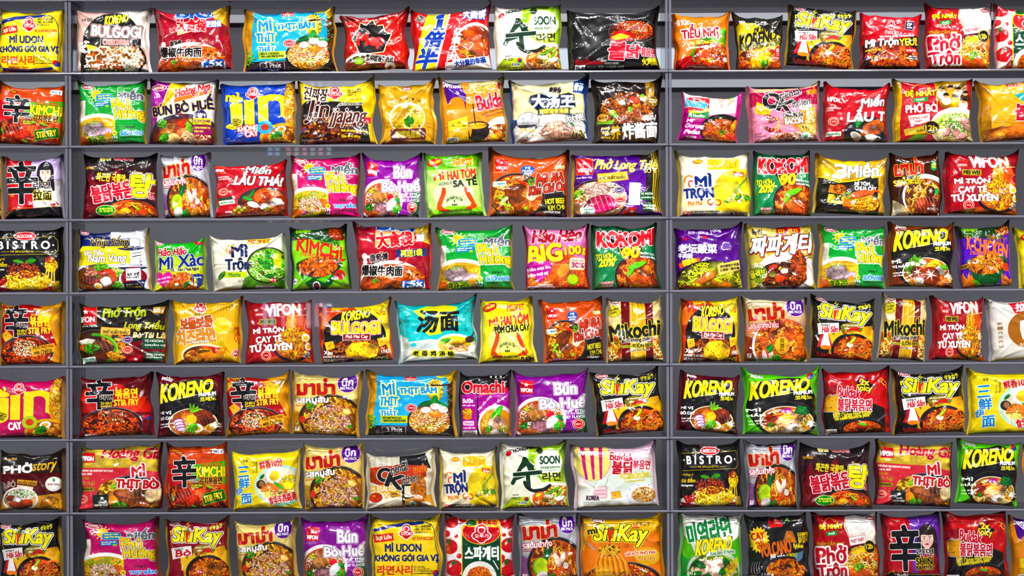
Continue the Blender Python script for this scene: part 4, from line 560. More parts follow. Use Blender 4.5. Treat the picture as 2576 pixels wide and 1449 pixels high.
def d_shingirl2():
    F('b8101a', 'a80e18'); P([44, 0, 100, 0, 100, 90, 48, 92], '6a4a9c', .2); _face(75, 36, 15, '2a1c1c'); P([56, 78, 62, 60, 90, 60, 98, 80, 96, 92, 56, 92], '8a1420', .2); P([0, 86, 100, 92, 100, 100, 0, 100], '121014'); L([(0, 90), (12, 84), (14, 90), (100, 92)], .6, 'd8a82a'); shin(8, 16, 62, 84, 1.1); T('라면', 56, 52, 86, 63, '1a1414', o=((.7, 'eee6e0'),), b=1); R(54, 66, 86, 76, '1a1010'); T('SHIN', 54, 66, 84, 76, '1a1408', o=((.9, 'e8cc1c'),), b=1); T('RAMYUN', 54, 78, 86, 84, '1a1408', o=((.5, 'e8cc1c'),), b=.5); T('Korea No.1', 20, 90, 38, 98, '1c2a6a', o=((.8, 'f4f2ee'),), b=.3)
def d_tang():
    F('151012', '5a1018'); FL(4, 14, 100, 70, '6a141c', 6, 3); FL(8, 22, 96, 80, '8a1a1a', 5, 7); P([0, 60, 100, 50, 100, 100, 0, 100], '6a1018'); R(0, 0, 100, 14, '141114'); O(66, 96, 42, 30, '151214'); O(66, 97, 37, 25, 'b8401c', tex=.5); N(64, 94, 32, 18, ['e0742a', 'c84a1c', 'f0a04a'], 60, 1.5, 18, 1, 4, '8a2412'); M(58, 90, 10, 5, 'e8943a', -10, 3); G(76, 86, 20, 4, 40, '8aa82a'); M(84, 92, 8, 5, 'c83a1c', 0, 5); C(66, 96, 26, 6, ['d83a1c', 'f4d8a0', '5a9a2a'], 24, 1.8, 4)
    T('불닭', 24, 3, 40, 9, 'd8c81c', o=((.4, 'fff'),), b=.5, rot=-4); T('볶음탕면', 44, 1, 70, 9, 'b8142a', o=((.6, 'fbe8ea'),), b=.5, rot=3); T('SAMYANG', 2, 18, 16, 22, 'b88a3a', b=.3); T('Stew', 72, 26, 84, 32, 'e8d0a8', b=.2, rot=8)
    T('화끈한 국물맛~', 20, 30, 64, 43, 'd8d02a', b=.7, rot=6); o = ((1.2, 'fbf0f0'), (.3, '400')); T('불닭볶음', 12, 46, 70, 72, 'b8142a', o=o, b=1.5, rot=-9); T('탕', 68, 32, 96, 68, 'ece01c', o=((1, '17120f'), (1.2, 'fbf4ea')), b=2.2, rot=6); T('면', 91, 61, 99, 71, 'b8142a', o=((.7, 'fbf0f0'),), b=.7, rot=6)
    O(32, 88, 13, 7.5, '2a8a2a', -2, o=.7, oc='d8f0c8'); TX(['분말소프트', '더 맛있게'], 23, 84, 42, 92, 'f4f47a', .4)
def _mama(bg, bg2, flav, bot, fc, food, big=True, rim='17151a', soup='a8481c'):
    F(bg, bg2)
    if bot: P([0, 60, 24, 68, 20, 100, 0, 100], bot, .3); P([80, 64, 100, 62, 100, 100, 84, 100], bot, .3)
    BOWL(60, 74, 50, 42, rim, soup, .9, 1); food(); mama(6, 9, 62, 34); L([(46, 36), (62, 34)], .25, '555')
    T(flav, 3, 38, 54, 51, fc[0], o=((.9, fc[1]),), b=.7, rot=-4); L([(4, 54), (26, 52)], .9, 'b81820')
    if big: bigp(82, 13, 15)
    R(4, 88, 11, 95, 'f0ecec'); T('T', 5.5, 89, 9.5, 93, 'b81820', b=.6)
def _tomyum():
    N(60, 72, 42, 34, ['e8a048', 'd88434', 'f0b868', 'c8642a'], 130, 1.5, 15, 1.4, 5, '8a3414'); G(46, 54, 30, 13, -75, '1f6a34'); O(34, 78, 14, 15, '6a9a1c'); O(35, 77, 12, 13, 'b8d83a', tex=.2); O(36, 92, 10, 8, 'e8e2d8', -20, tex=.2); M(62, 66, 5, 13, 'e8b4a0', -28, 3, 3, 'f6e4dc'); M(72, 66, 4, 12, 'f0c8b8', 20, 4, 3, 'c88a78'); SH(80, 86, 11, 180, 380, 9, 'd8562a'); SH(70, 92, 9, 170, 360, 8, 'c84a24'); O(78, 76, 5, 5, 'f4ece4', tex=.2); H(52, 94, 8, 4, '2f8a34', 14); CH(46, 76, 56, 94, 3, 2)
def _pork():
    N(60, 74, 45, 37, ['e8a83a', 'd8902a', 'f0c058', 'b8742a'], 130, 1.4, 15, 1.4, 7, '7a4414'); C(60, 76, 34, 27, ['c89484', 'd8aca0', 'b07a6c', 'e0bcb0'], 330, 2.6, 5); C(76, 52, 14, 7, ['c85a1c', 'e08a3a'], 34, 1.8, 8); H(28, 52, 8, 3, '4fa034', 14); C(56, 78, 28, 22, ['5aa02c', '3f7a1c'], 14, 1.8, 6); O(16, 76, 4.5, 6, 'c8301c'); M(84, 60, 7, 5, 'd8a06a', 20, 4); O(90, 84, 4, 3, '3f8a2a')
def _prawn():
    N(60, 72, 44, 40, ['d8642a', 'e8843a', 'c84c1c', 'f0a05a'], 140, 1.4, 15, 1.4, 9, '9a3414'); SH(56, 68, 26, 195, 95, 14, 'd8602a'); SH(62, 68, 28, -20, 78, 14, 'd8602a'); O(60, 76, 12, 14, '6a2410'); O(60, 75, 11, 13, 'd8921c', tex=.2, o=.5, oc='f0c878'); O(60, 70, 9, 5, 'e8b43a'); TX(['10 03 27', '10 03 26'], 55, 66, 65, 84, '3a2a10', .2, 90); G(40, 80, 16, 10, -60, '2a7a34'); M(32, 90, 4, 9, 'f0d0c4', -20, 3, 3); M(42, 92, 4, 8, 'e8c4b4', 20, 4, 3); CH(36, 84, 40, 96, 3, 1); O(38, 100, 10, 5, 'a8cc2a'); H(52, 94, 6, 4, '3f9a34')
def _duck():
    O(68, 70, 50, 36, 'd4dcda'); O(68, 73, 45, 32, '7a3a1c', tex=.5); N(60, 66, 36, 24, ['d89a4a', 'e8b468', 'c87f34'], 70, 1.4, 16, 1.2, 4, '6a2e14'); O(78, 62, 9, 9, '3a1a14'); BS(78, 61, 1.6, 6, 6, 'e8d4c4'); G(90, 62, 12, 8, -70, '1f7a34'); M(66, 80, 26, 10, '7a3426', -12, 3, 8, 'e0b0a4'); M(76, 90, 24, 8, '6a2a20', -6, 5, 6, 'c89a8c'); C(40, 84, 10, 8, ['4f9a34', '6a3a1c'], 20, 1.4, 5)
def d_mamatom(): _mama('b4b6bc', '8a8a92', 'รสต้มยำกุ้ง', '8a5a8a', ('f4f0f0', 'a8182a'), _tomyum)
def d_mamapork(): _mama('d8c688', 'cdb672', 'รสหมูสับ', 'b8841c', ('f6f2ea', '3a2a2a'), _pork, rim='2a1c14', soup='7a4a1c')
def d_mamaprawn(): _mama('dcd2b4', 'a85a34', 'รสต้มยำกุ้งน้ำข้น', '8a2414', ('f4ece4', 'b81a2a'), _prawn, rim='f0e8dc', soup='b8481c')
def d_mamaduck():
    _mama('38160f', '2a120c', 'รสเป็ดพะโล้', '', ('d8c01c', '3a1a10'), _duck, False, '2a1410', '4a2010'); P([0, 74, 22, 86, 34, 100, 0, 100], 'b0a488', .4); TX(['ขนาด 55 กรัม'], 2, 88, 30, 96, 'f4f0e8', .3); C(30, 92, 14, 7, ['d8a85a', 'c88a3a'], 40, 1.8, 4); P([80, 18, 86, 14, 94, 17, 93, 26, 86, 30, 80, 25], '1f8a4a'); TX(['HALAL', 'THAI'], 82, 18, 92, 26, 'e8d83a', .2); R(70, 86, 98, 94, '4a2a24'); TX(['80 110 1 55'], 71, 88, 97, 93, 'd8c8c0', .3)
def d_bunbopurple():
    F('7a1c86', '8a2496'); P([88, 60, 100, 40, 100, 100, 84, 100], '1f5a34', .2); O(32, 74, 38, 36, 'f2eef0'); O(32, 76, 34, 32, 'c85a34', tex=.4); N(34, 72, 31, 26, ['f0d8c4', 'e8c0a0', 'e0906a', 'f6e8dc'], 80, 1.2, 20, .9, 4, 'b8542c'); M(28, 66, 15, 11, 'd89464', -14, 3, 3, 'f0c8a8'); M(48, 68, 6, 6, 'c81a24', 0, 5); M(34, 86, 15, 10, '8a6068', 10, 6, 5, 'c8a4ac'); M(50, 80, 8, 12, 'e8dcdc', 20, 7); H(60, 88, 8, 3, '3f9a34', 16); H(62, 72, 7, 5, '2f8a3a', 8); H(10, 84, 7, 6, '2a6a2c', 8); C(54, 58, 6, 5, ['f0ece4', '8a9a5a'], 26, 1.6, 4); H(14, 56, 6, 2, 'b8c83a', 8)
    R(6, 10, 26, 32, 'c81820', 6); T('VIFON', 7, 23, 24, 29, 'fff', b=.7, rot=6); BS(16, 17, 1.8, 4, 5, 'fff', -80); T('Nhiều cá ngon hay tự nhiên', 5, 34, 24, 36, 'e8d0ec', b=.1)
    o = ((.9, '5a1066'), (.9, 'f6ecf6')); T('Bún', 56, 17, 86, 36, 'f8f4f6', o=o, b=1.8); T('Bò Huế', 34, 38, 99, 58, 'f8f4f6', o=o, b=1.8); T('"HUẾ" STYLE', 64, 60, 99, 66, 'f6eef6', b=.5); T('INSTANT RICE VERMICELLI', 63, 67, 99, 70, 'ecd8f0', b=.2); T('BEEF FLAVOR', 65, 71.5, 99, 76, 'f6eef6', b=.5); seal(87, 86, 9); T('65 g', 78, 97, 94, 102, 'f0e4f4', b=.4)
def _miliket(bg, top, bt, flav, plas, en):
    F(bg); P([0, 0, 100, 0, 100, 22, 0, 26], top, .1); STR(2, 2, 98, 46, top if top != bg else 'f0e47a', 34, .5); O(50, 70, 48, 36, bg); O(50, 66, 36, 26, 'f4f6e4', a=.45); P([0, 92, 40, 84, 100, 86, 100, 100, 0, 100], bt); O(18, 14, 14, 6, 'c82418', -10, o=.5, oc='3a7a24'); T('COLUSA - MILIKET', 8, 11.5, 28, 16, 'f4d83a', b=.25, rot=-10); R(50, 9, 88, 21, 'f2d21c', -3, rad=2); T('MILIKET', 52, 10, 86, 20, 'd8421c', b=1.3, rot=-3)
    T('MÌ', 16, 30, 33, 42, 'd8381c', o=((.3, 'f4f0d0'),), b=1.4, rot=-5); T('HAI TÔM', 40, 24, 92, 41, 'd8381c', o=((.3, 'f4f0d0'),), b=1.4, rot=-4); T('HƯƠNG VỊ', 24, 45, 48, 52, '1a2a14', b=.4, rot=-6); T(flav, 50 if len(flav) < 8 else 26, 37 if len(flav) < 8 else 40, 94, 53, '17200f', b=1.2, rot=-4)
    for d in (-1, 1):
        q = [(30, 56), (36, 58), (36, 66), (32, 76), (27, 86), (32, 92), (42, 93), (40, 97), (28, 96), (18, 92), (20, 82), (26, 70)] if d < 0 else [(70, 55), (76, 60), (82, 70), (88, 82), (92, 90), (84, 94), (74, 94), (70, 92), (80, 88), (82, 84), (76, 76), (70, 64)]
        P(np.array(q)*(1, .96), 'd8401c'); x = 32 if d < 0 else 72
        for i in range(4): L([(x+d*-i*1.4+(0 if d < 0 else 2), 58+i*7), (x-d*6, 62+i*8)], .5, 'b82c14')
        for i in range(6): L([(x-4-i*1.6 if d < 0 else x+4+i*2.4, 64+i*4.4), (x+3-i*1.6 if d < 0 else x+10+i*1.8, 66+i*4.2)], .5, 'f0885a')
        L(arc(50+d*12, 60, 10, 10, 200, 330), .25, 'c85a2a')
    T('SẢN PHẨM CAO CẤP', 36, 68, 66, 76, '1c3a1c', b=.25, bend=5); T('PREMIUM', 46, 81, 56, 84, '1a2a14', b=.3); T(en, 22, 90, 82, 93, '1a1a10', b=.3, rot=-1); G(51, 76, 4, 3, -90, '2a5a24')
    if plas: R(74, 90, 106, 98, bt, o=.4, oc='3a3414', rad=3); T('PLASMA', 78, 92, 104, 97, '2a2a14', b=.5)
    else: T('PLASMA', 78, 94, 100, 98, '2a4a1c', b=.4)
def d_miliketgreen(): _miliket('b6dc84', '5aa82a', '8ac84a', 'SA TẾ', 0, 'INSTANT NOODLES WITH SATAY FLAVOUR')
def d_miliketyellow(): _miliket('f0de50', 'e8d22a', 'e8d01c', 'TÔM CHUA CAY', 1, 'INSTANT NOODLES WITH SOUR HOT SHRIMP FLAVOUR')
def d_mibo():
    F('cf5634', 'd05c3c'); P([60, 62, 100, 56, 100, 100, 50, 100], '141012'); BOWL(34, 68, 37, 36, '17120f', 'a8441c', .93, 1); N(34, 70, 33, 32, ['e88a3a', 'd8702a', 'f0a45a', 'c8581c'], 120, 1.5, 14, 1.4, 4, '8a3010')
    for i, (x, y) in enumerate(((28, 60), (36, 56), (24, 66), (34, 68), (40, 76), (30, 78), (36, 86))): M(x, y, 8, 6, '8a4a34', i*40, i)
    M(54, 66, 8, 9, 'e8b088', 20, 4, 4, 'c8501c'); CH(32, 44, 54, 56, 3, -2); G(42, 50, 14, 3, 30, 'c82a1c')
    for x, y in ((12, 72), (16, 76), (20, 72), (18, 82), (24, 84), (14, 80), (46, 88), (22, 90)): O(x, y, 3, 2.8, '6a9a2a'); O(x, y, 2, 1.8, 'a8cc5a')
    H(54, 46, 6, 3, '4f9a34', 10); vif(5, 11, 22, 30); T('Nhiều cá ngon hay tự 1963', 2, 31, 22, 33, 'f4d8cc', b=.1); O(48, 27, 9, 8, '1f4fa8'); T('MÌ', 45, 21, 51, 25, 'fff', b=.4); T('NƯỚC', 41, 26, 55, 30, 'fff', b=.4); T('(SOUP)', 43, 31, 53, 34, 'fff', b=.25); R(2, 46, 20, 54, 'd8ece4', -2); T('SỢI MÌ TO', 9, 48, 19, 52, '2a6a5a', b=.2, rot=-2)
    o = ((.8, '17100e'), (.8, 'f4e8e0')); T('Mì Bò', 60, 32, 96, 52, 'c8301c', o=o, b=.9, rot=-8, sh=.25); T('Kim Chi Cay', 50, 49, 102, 67, 'c8301c', o=o, b=.8, rot=-12, sh=.25); T('HOT BEEF', 72, 72, 97, 80, 'd0c82a', b=.4, rot=-8); T('KIM CHI', 76, 82, 96, 90, 'd0c82a', b=.4, rot=-8); T('NOODLES SOUP', 70, 92, 92, 95, 'e8e4e0', b=.2); seal(66, 101, 8, '8a1824', 'c8a868'); T('4 PHÚT', 8, 93, 24, 98, 'f4f0ec', o=((.5, 'c81820'),), b=.4, rot=-4); T('PREMIUM', 84, 20, 97, 25, 'f0e0b0', o=((.3, '3a8a4a'),), b=.3)
def d_pholong():
    F('4a2478', '5a2a8a'); P([60, 40, 100, 30, 100, 100, 60, 100], '5a2a8e'); P([76, 0, 100, 0, 100, 100, 92, 60], '241a14', .4); R(84, 8, 100, 88, '16120f'); STR(91, 2, 99, 96, 'b89a2a', 3, 1.6); BOWL(28, 74, 34, 34, '15141a', 'a87a5a', .92, 1); N(32, 70, 29, 26, ['e8dcc8', 'f0e8d8', 'd8c0a0'], 60, 2, 24, .8, 4, 'a8806a'); C(26, 56, 15, 11, ['c8a498', 'b88878', 'e0c4bc'], 180, 1.8, 5); M(32, 80, 20, 15, 'c85068', -8, 3, 7, 'ecb4bc'); C(8, 70, 7, 9, ['6aa83a', 'c8301c', '4a8a2c'], 30, 2.4, 6); H(6, 62, 6, 4, '7ab04a'); L(arc(30, 74, 35, 33, 20, 80), 1, 'e8d04a')
    vif(3, 7, 23, 33); T('Now Since 1963', 3, 36, 22, 39, 'd8c8e8', b=.15); T('Phở Long Triều', 27, 6, 104, 30, 'd8cc7a', o=((.6, '3a2a1a'),), b=.7, rot=2, sh=.2); P([28, 32, 62, 29, 64, 42, 29, 46], 'd8b86a', o=.6, oc='a8341c'); T('PHỞ XUẤT KHẨU', 31, 34, 60, 41, '3a2214', b=.4, rot=-2); seal(53, 59, 6, '3a2a78', 'e8d8b0'); seal(54, 76, 6.5); R(64, 47, 77, 84, 'e8e4d8', 3, tex=.1); P([58, 92, 72, 86, 72, 106, 50, 104], 'c81820'); R(62, 88, 72, 104, 'd8202a'); BS(67, 94, 1.4, 3.4, 5, 'fff', -90); R(77, 62, 92, 76, '1f4a2c', 3); TX(['VỊ NGON', 'CHUẨN VỊ'], 78, 64, 94, 75, 'f0ece0', .4); R(79, 80, 92, 94, '1f4a2c', 3); TX(['SỨC KHỎE', 'MỌI NHÀ'], 80, 83, 94, 93, 'f0ece0', .4); T('SỐ 1', 82, 22, 94, 32, 'e8d8a0', b=.7); R(8, 86, 24, 98, 'dcece4', -4); TX(['SỢI PHỞ', 'MỀM'], 12, 88, 23, 96, '2a6a4a', .3, -4)
def d_phoden():
    F('17130f', '1a1412'); P([58, 66, 100, 56, 100, 100, 40, 100], '6a1018', .3); BOWL(20, 76, 34, 34, '120f0d', '3a1c10', .96, 1); C(38, 74, 20, 26, ['d8843a', 'e89a4a', 'c86a24'], 90, 4, 3); L(arc(18, 76, 26, 26, -90, 80), 5, '3f8a24'); L(arc(18, 76, 27, 26, -70, 40), 2.4, '7ac03a'); M(24, 72, 16, 12, '6a3a2c', -10, 3, 6, '9a6a54'); M(20, 82, 16, 8, '5a2e22', 20, 5, 5); M(10, 62, 9, 5, 'e8e0cc', -8, 4); M(6, 72, 8, 6, 'd8581c', 0, 6); H(16, 74, 9, 3, '4fa034', 16); C(46, 88, 8, 8, ['e89a4a', 'd88434'], 40, 3, 7)
    R(6, 4, 21, 33, 'c81820', o=.3, oc='e8a050'); BS(8, 12, 2, 4, 5, 'fff', -90); T('VIFON', -4, 20, 19, 29, 'fff', b=1); T('since 1963', 4, 34, 20, 37, 'ddd', b=.1); o = ((.4, '3a3a10'),); T('Phở Trộn', 29, 6, 78, 26, 'a8b84a', o=o, b=.7, sh=.1); T('Long Triều', 54, 28, 99, 46, 'b8b84a', o=o, b=.6, rot=4, sh=.15); T('Bò Tái Lăn', 64, 48, 104, 58, 'e8d8a0', b=.5, rot=3, sh=.1); P([27, 38, 60, 42, 60, 52, 26, 50], 'e8c878', o=.6, oc='b8541c'); T('PHỞ XUẤT KHẨU', 29, 42, 58, 50, '4a2a14', b=.4, rot=4); R(86, 8, 98, 18, 'b89a5a', 4); T('SỐ 1', 87, 9, 97, 16, 'fff', b=.5, rot=4); seal(57, 60, 6, '4a2a88', 'f0e0b8'); seal(57, 77, 6); R(74, 59, 98, 76, '1f4a34', 4); TX(['VỊ NGON', 'CHUẨN VỊ'], 77, 61, 98, 74, 'f0ece0', .4, 3); R(77, 82, 98, 96, '1f4a34', 3); TX(['SỨC KHỎE', 'MỌI NHÀ'], 79, 84, 99, 94, 'f0ece0', .3, 3); R(2, 88, 20, 100, 'd8e8e0', -5); TX(['SẢN PHẨM', 'VÀNG'], 5, 90, 18, 98, '2a6a4a', .2, -5)
    P([58, 92, 72, 86, 74, 104, 52, 104], 'c81820'); BS(66, 93, 1.4, 3, 5, 'fff', -90)
def d_mitron():
    F('e4ddc4', 'ddd4b8'); O(86, 62, 38, 36, 'd8bc1c', 0, tex=.15); L(arc(86, 62, 40, 38, 150, 250), .4, 'd8bc1c'); P([50, 90, 60, 80, 90, 84, 100, 92, 70, 96], 'd8bc1c'); O(90, 76, 22, 6, 'e8d8a0'); N(86, 72, 18, 8, ['f0d02a', 'd8b01c', 'f4e07a'], 60, 1.4, 18, 1, 4, '9a7a14'); P(np.concatenate([arc(86, 78, 24, 16, 0, 180)]), 'e8c41c', o=.3, oc='5a4a0a'); N(80, 58, 6, 12, ['f0d02a', 'd8b01c'], 40, 1.2, 16, .3, 5, '9a7a14'); L([(82, 56), (97, 40)], 1.6, '2f8a4a'); 
    for d in (-1, 0, 1): L([(82+d*1.6, 57+d), (78+d*1.8, 64+d)], .8, '2f8a4a')
    for x, y in ((86, 70), (92, 68), (82, 76)): R(x, y, x+4, y+4, 'f8f4e0', 15, o=.2, oc='6a5a1a')
    H(82, 70, 5, 3, '3a7a34', 8); H(94, 72, 5, 6, '3a7a34', 8); G(70, 74, 9, 2.4, 40, 'f0ecd0'); G(66, 78, 9, 2.4, 20, '2f5a34'); R(40, 9, 85, 27, 'f2ca1c', -1, rad=3); T('MILIKET', 42, 11, 83, 24, 'e89a14', o=((.5, 'f6dc4a'),), b=1.8, rot=-1); O(27, 14, 7.5, 4, 'd8641c', o=.4, oc='f0d8a0'); T('MILIKET', 22, 12.6, 32, 15.5, 'f4e04a', b=.2); P([76, 30, 92, 32, 91, 40, 76, 37], 'd8543a'); T('Xốt Kem', 78, 32, 90, 38, 'f8ece0', b=.3, rot=5)
    T('MÌ', 23, 34, 45, 54, '1a2a6c', b=2.1, rot=-2); T('TRỘN', 6, 52, 48, 76, '1a2a6c', b=2.1, rot=-3); P([6, 80, 38, 76, 38, 82, 8, 88], 'e8dca0'); T('Phô Mai', 12, 77, 32, 84, 'd8543a', b=.5, rot=-5); L(arc(14, 46, 7, 9, 180, 310), 2.4, 'd8721c'); L(arc(17, 50, 4, 5, 120, 300), 2, 'd8341c'); SH(44, 78, 4, 60, 260, 2.6, 'd8442a'); SH(54, 79, 4, -80, 120, 2.6, 'd8442a')
    O(10, 96, 6, 3.6, 'd8341c'); T('117 g', 6, 94, 14, 98, 'fff', b=.3); TX(['INSTANT MIXED NOODLES WITH', 'CREAM SAUCE EXTRA CHEESE'], 16, 92, 56, 99, '222', .25, -1); T('PLASMA', 78, 94, 99, 98, '2a3a6a', b=.4); O(74, 96, 2, 2, '3a5a9a')
def d_kokomi():
    F('17683c', '1e7a46'); P([18, 20, 60, 6, 100, 14, 80, 30, 72, 50, 62, 58, 46, 50, 30, 28], '141412'); P([38, 32, 50, 52, 66, 54, 76, 34, 70, 54, 64, 60, 48, 58], 'd8c01c'); P([0, 0, 100, 0, 100, 12, 60, 8, 0, 16], '0f4a2a', .2); BOWL(70, 80, 38, 34, '17151a', '8a341c', .92, 1); N(70, 80, 34, 29, ['d8642a', 'e8844a', 'b84a1c', 'e89a64'], 110, 1.5, 14, 1.5, 4, '7a2410'); M(76, 82, 14, 9, 'b8481c', -10, 3, 4); M(66, 86, 10, 7, 'c8562a', 30, 4, 3); M(82, 74, 8, 7, 'c86430', 0, 5); M(74, 92, 12, 6, 'a83c18', 10, 6); G(68, 64, 34, 9, -18, '5ab03a'); G(58, 74, 20, 6, -50, '4fa034'); C(64, 92, 20, 6, ['4a9a2c', 'c8341c'], 26, 1.6, 5); O(84, 68, 4, 4, 'd88a3a')
    T('KOKOMI', 7, 11, 98, 34, 'c81a22', o=((1.3, 'f6f2f0'), (.4, '222')), b=2, rot=-2, bend=-2); T('90', 46, 36, 72, 52, 'f0c81c', o=((.6, 'b8641c'),), b=1.6, rot=-4, sh=.2, dx=.6, dy=.8); o = ((.8, '163018'),); T('TO HƠN', 4, 44, 30, 53, 'dcd81c', o=o, b=.8, rot=-3); T('20%', 8, 53, 32, 65, 'dcd81c', o=o, b=1, rot=-3, sh=.1); TX(['BƯỚN CAY', 'HÀNH PHI'], 74, 44, 99, 55, 'f0f0ea', .5, 6); T('MÌ KOKOMI LÀ', 10, 88, 30, 92, 'f6e8e4', o=((.5, 'c8243a'),), b=.3, rot=-4); T('VỊ CỰC HÚT', 12, 93, 29, 97, 'f6e8e4', o=((.5, 'c8243a'),), b=.3, rot=-4); P([33, 50, 36, 48, 34, 54, 37, 54, 30, 62, 32, 56, 30, 56], 'dcd81c')
def d_bamien():
    F('c8980f', 'b8860c'); P([0, 36, 30, 46, 60, 40, 88, 24, 90, 100, 0, 100], '15130f'); P([0, 0, 100, 0, 100, 22, 60, 36, 30, 44, 0, 34], 'c89a14', .35); L([(0, 36), (30, 46), (60, 40), (90, 24)], 1.4, 'f0dc4a'); R(90, 0, 100, 100, 'b8860c', tex=.4); T('3', 22, 13, 42, 38, 'f6f4ee', o=((.8, '2a2010'), (.5, 'f0d04a')), b=1.8, sh=.1); T('Miền', 43, 6, 88, 34, 'f6f4ee', o=((.8, '2a2010'), (.5, 'f0d04a')), b=1.4, rot=-8, sh=.15); T('GOLD', 78, 30, 88, 35, 'e8c83a', b=.3, rot=-8); T('MÌ TÔM', 54, 42, 76, 49, 'f4f0e8', b=.8); T('CHUA CAY', 54, 51, 86, 58, 'f4f0e8', b=.8)
    BOWL(64, 82, 28, 22, '17130f', '5a1c0c', .95, 0); N(66, 80, 24, 16, ['e8b03a', 'f0c458', 'd8922a', 'c8641c'], 80, 1.4, 20, 1, 4, '8a3a10'); M(62, 64, 20, 6, 'b83a1c', -16, 3, 7, 'e88a5a'); SH(86, 64, 7, 180, 330, 6, 'c8401c'); M(46, 82, 4, 3, 'e8c890', 20, 4); M(52, 80, 5, 3, 'e8c890', -40, 5); CH(56, 84, 70, 76, 2.4, 2); C(44, 70, 6, 8, ['4a8a2c', '6aa83a'], 20, 2.4, 6); FL(36, 62, 48, 88, 'c8641c', 2, 3); R(16, 52, 40, 66, 'c8841c', 8, tex=.3); O(32, 57, 10, 8, 'c8481c', tex=.4); N(32, 57, 8, 6, ['e89a4a', 'd8642a'], 20, 1.2, 12, 1, 3); R(15, 68, 38, 82, 'd0ac1c', 6); T('2X', 24, 69, 36, 78, '17130a', b=.9, rot=6); T('GẤP ĐÔI ĐẬM ĐÀ', 15, 81, 36, 84, 'e8d04a', b=.2, rot=6); T('75g', 62, 96, 72, 100, 'e8e4da', b=.3)
def d_meiwei():
    F('9a1620', 'a31a22'); P([36, 10, 100, 6, 100, 100, 30, 100], 'c84a14'); O(38, 44, 40, 46, 'a3181f'); O(36, 36, 30, 30, '9a1620'); P([84, 10, 100, 0, 100, 40, 92, 30], '8a121c'); BOWL(72, 74, 32, 24, '17141a', '8a3a14', .9, -2); N(72, 68, 26, 26, ['e8922a', 'f0ac44', 'd8741c', 'b8501a'], 150, 1.4, 12, 1.4, 4, '8a3c10'); N(70, 38, 8, 20, ['e8922a', 'f0ac44', 'd8741c'], 70, 1.3, 22, .3, 5, '9a4a14'); C(72, 72, 24, 18, ['c8281c', '5a9a2a', 'd88a2a', '8a2414'], 90, 1.5, 6); L([(68, 26), (96, 22)], 1, 'e8d0a0'); EG(92, 60, 6, 6, -20); EG(96, 74, 5, 6, 10)
    R(12, 14, 26, 25, 'a81820', o=.2, oc='d88a5a'); T('VIFON', 13, 20, 25, 23.5, 'f0e0d8', b=.3); T('VIFON', 30, 6, 84, 24, 'f0ece8', b=2.2, rot=-3); R(19, 29, 46, 38, 'a8983a'); T('MEI WEI', 21, 30.5, 44, 36.5, '2a2410', b=.5); o = ((.6, '5a141a'),); T('MÌ TRỘN', 9, 41, 58, 53, 'f4f0ec', o=o, b=1.4, rot=-3); T('CAY TÊ', 14, 54, 54, 66, 'f4f0ec', o=o, b=1.4, rot=-3); T('TỨ XUYÊN', 4, 66, 70, 80, 'f4f0ec', o=o, b=1.4, rot=-3); seal(29, 87, 8); T('90 g', 26, 97, 38, 100, 'f0d8c0', b=.4); T('SỢI MÌ DAI', 88, 80, 98, 94, 'f0f0ec', b=.4, rot=-78); O(97, 42, 6, 7, 'b01a24', o=.5, oc='e8c0b0')
def d_bistro():
    F('111011', '0d0c0d'); L([(2, 16), (32, 14)], .5, 'c8ac2a'); L([(66, 14), (92, 13), (93, 16), (96, 18), (96, 34), (92, 38), (92, 40), (2, 42)], .5, 'c8ac2a'); ace(49, 12, 30); T('Cook happiness', 34, 3, 62, 7, 'd8a8b0', b=.2); O(5, 26, 1.4, 1.4, 'f0ece8'); O(90, 26, 1.4, 1.4, 'f0ece8'); T('B I S T R O', 10, 20, 85, 32, 'f0ece8', b=1.1); T('MÌ SPAGHETTI', 29, 34.5, 62, 38, 'c8ac2a', b=.3); L([(15, 36.5), (27, 36.5)], .4, 'c8ac2a'); L([(64, 36.5), (76, 36.5)], .4, 'c8ac2a')
    O(48, 90, 52, 11, 'f0ebe6'); P([0, 90, 48, 98, 96, 90, 90, 98, 48, 103, 4, 98], '7a1420', .3); N(52, 83, 35, 16, ['f0cc4a', 'e8b838', 'f6de7a', 'd89a2a'], 110, 2.2, 30, .6, 4, 'a8741c'); C(47, 66, 24, 13, ['9a2a1c', '7a1c14', 'b84a34', 'c86450'], 260, 2, 5); G(40, 52, 16, 7, 10, '4f9a3a'); G(58, 51, 16, 9, -12, '3f8a34'); N(87, 58, 8, 11, ['f0cc4a', 'e8b838', 'd89a2a'], 40, 2, 18, .8, 6, 'a8741c'); C(86, 49, 7, 5, ['9a2a1c', 'b84a34'], 40, 1.8, 7)
    for x in (81, 84, 88, 91): L([(x, 66), (x-.6+(x-86)*.3, 84)], 1.6, 'e8c04a')
    for x, y in ((10, 84), (16, 86), (20, 82), (12, 88)): O(x, y, 5, 4.4, 'b8201c', tex=.2); O(x-1, y-1.5, 1.2, .9, 'f4a090')
    T('Hương vị', 2, 46, 20, 51, 'b89a2a', b=.2, sh=.2); T('Bò Bằm', 2, 53, 24, 60, 'c8a82a', b=.5, sh=.2); T('Bolognese', 2, 63, 20, 67, 'e8e4de', b=.2, sh=.2); P([88, 86, 98, 82, 100, 100, 90, 102], 'a8861c', .5)
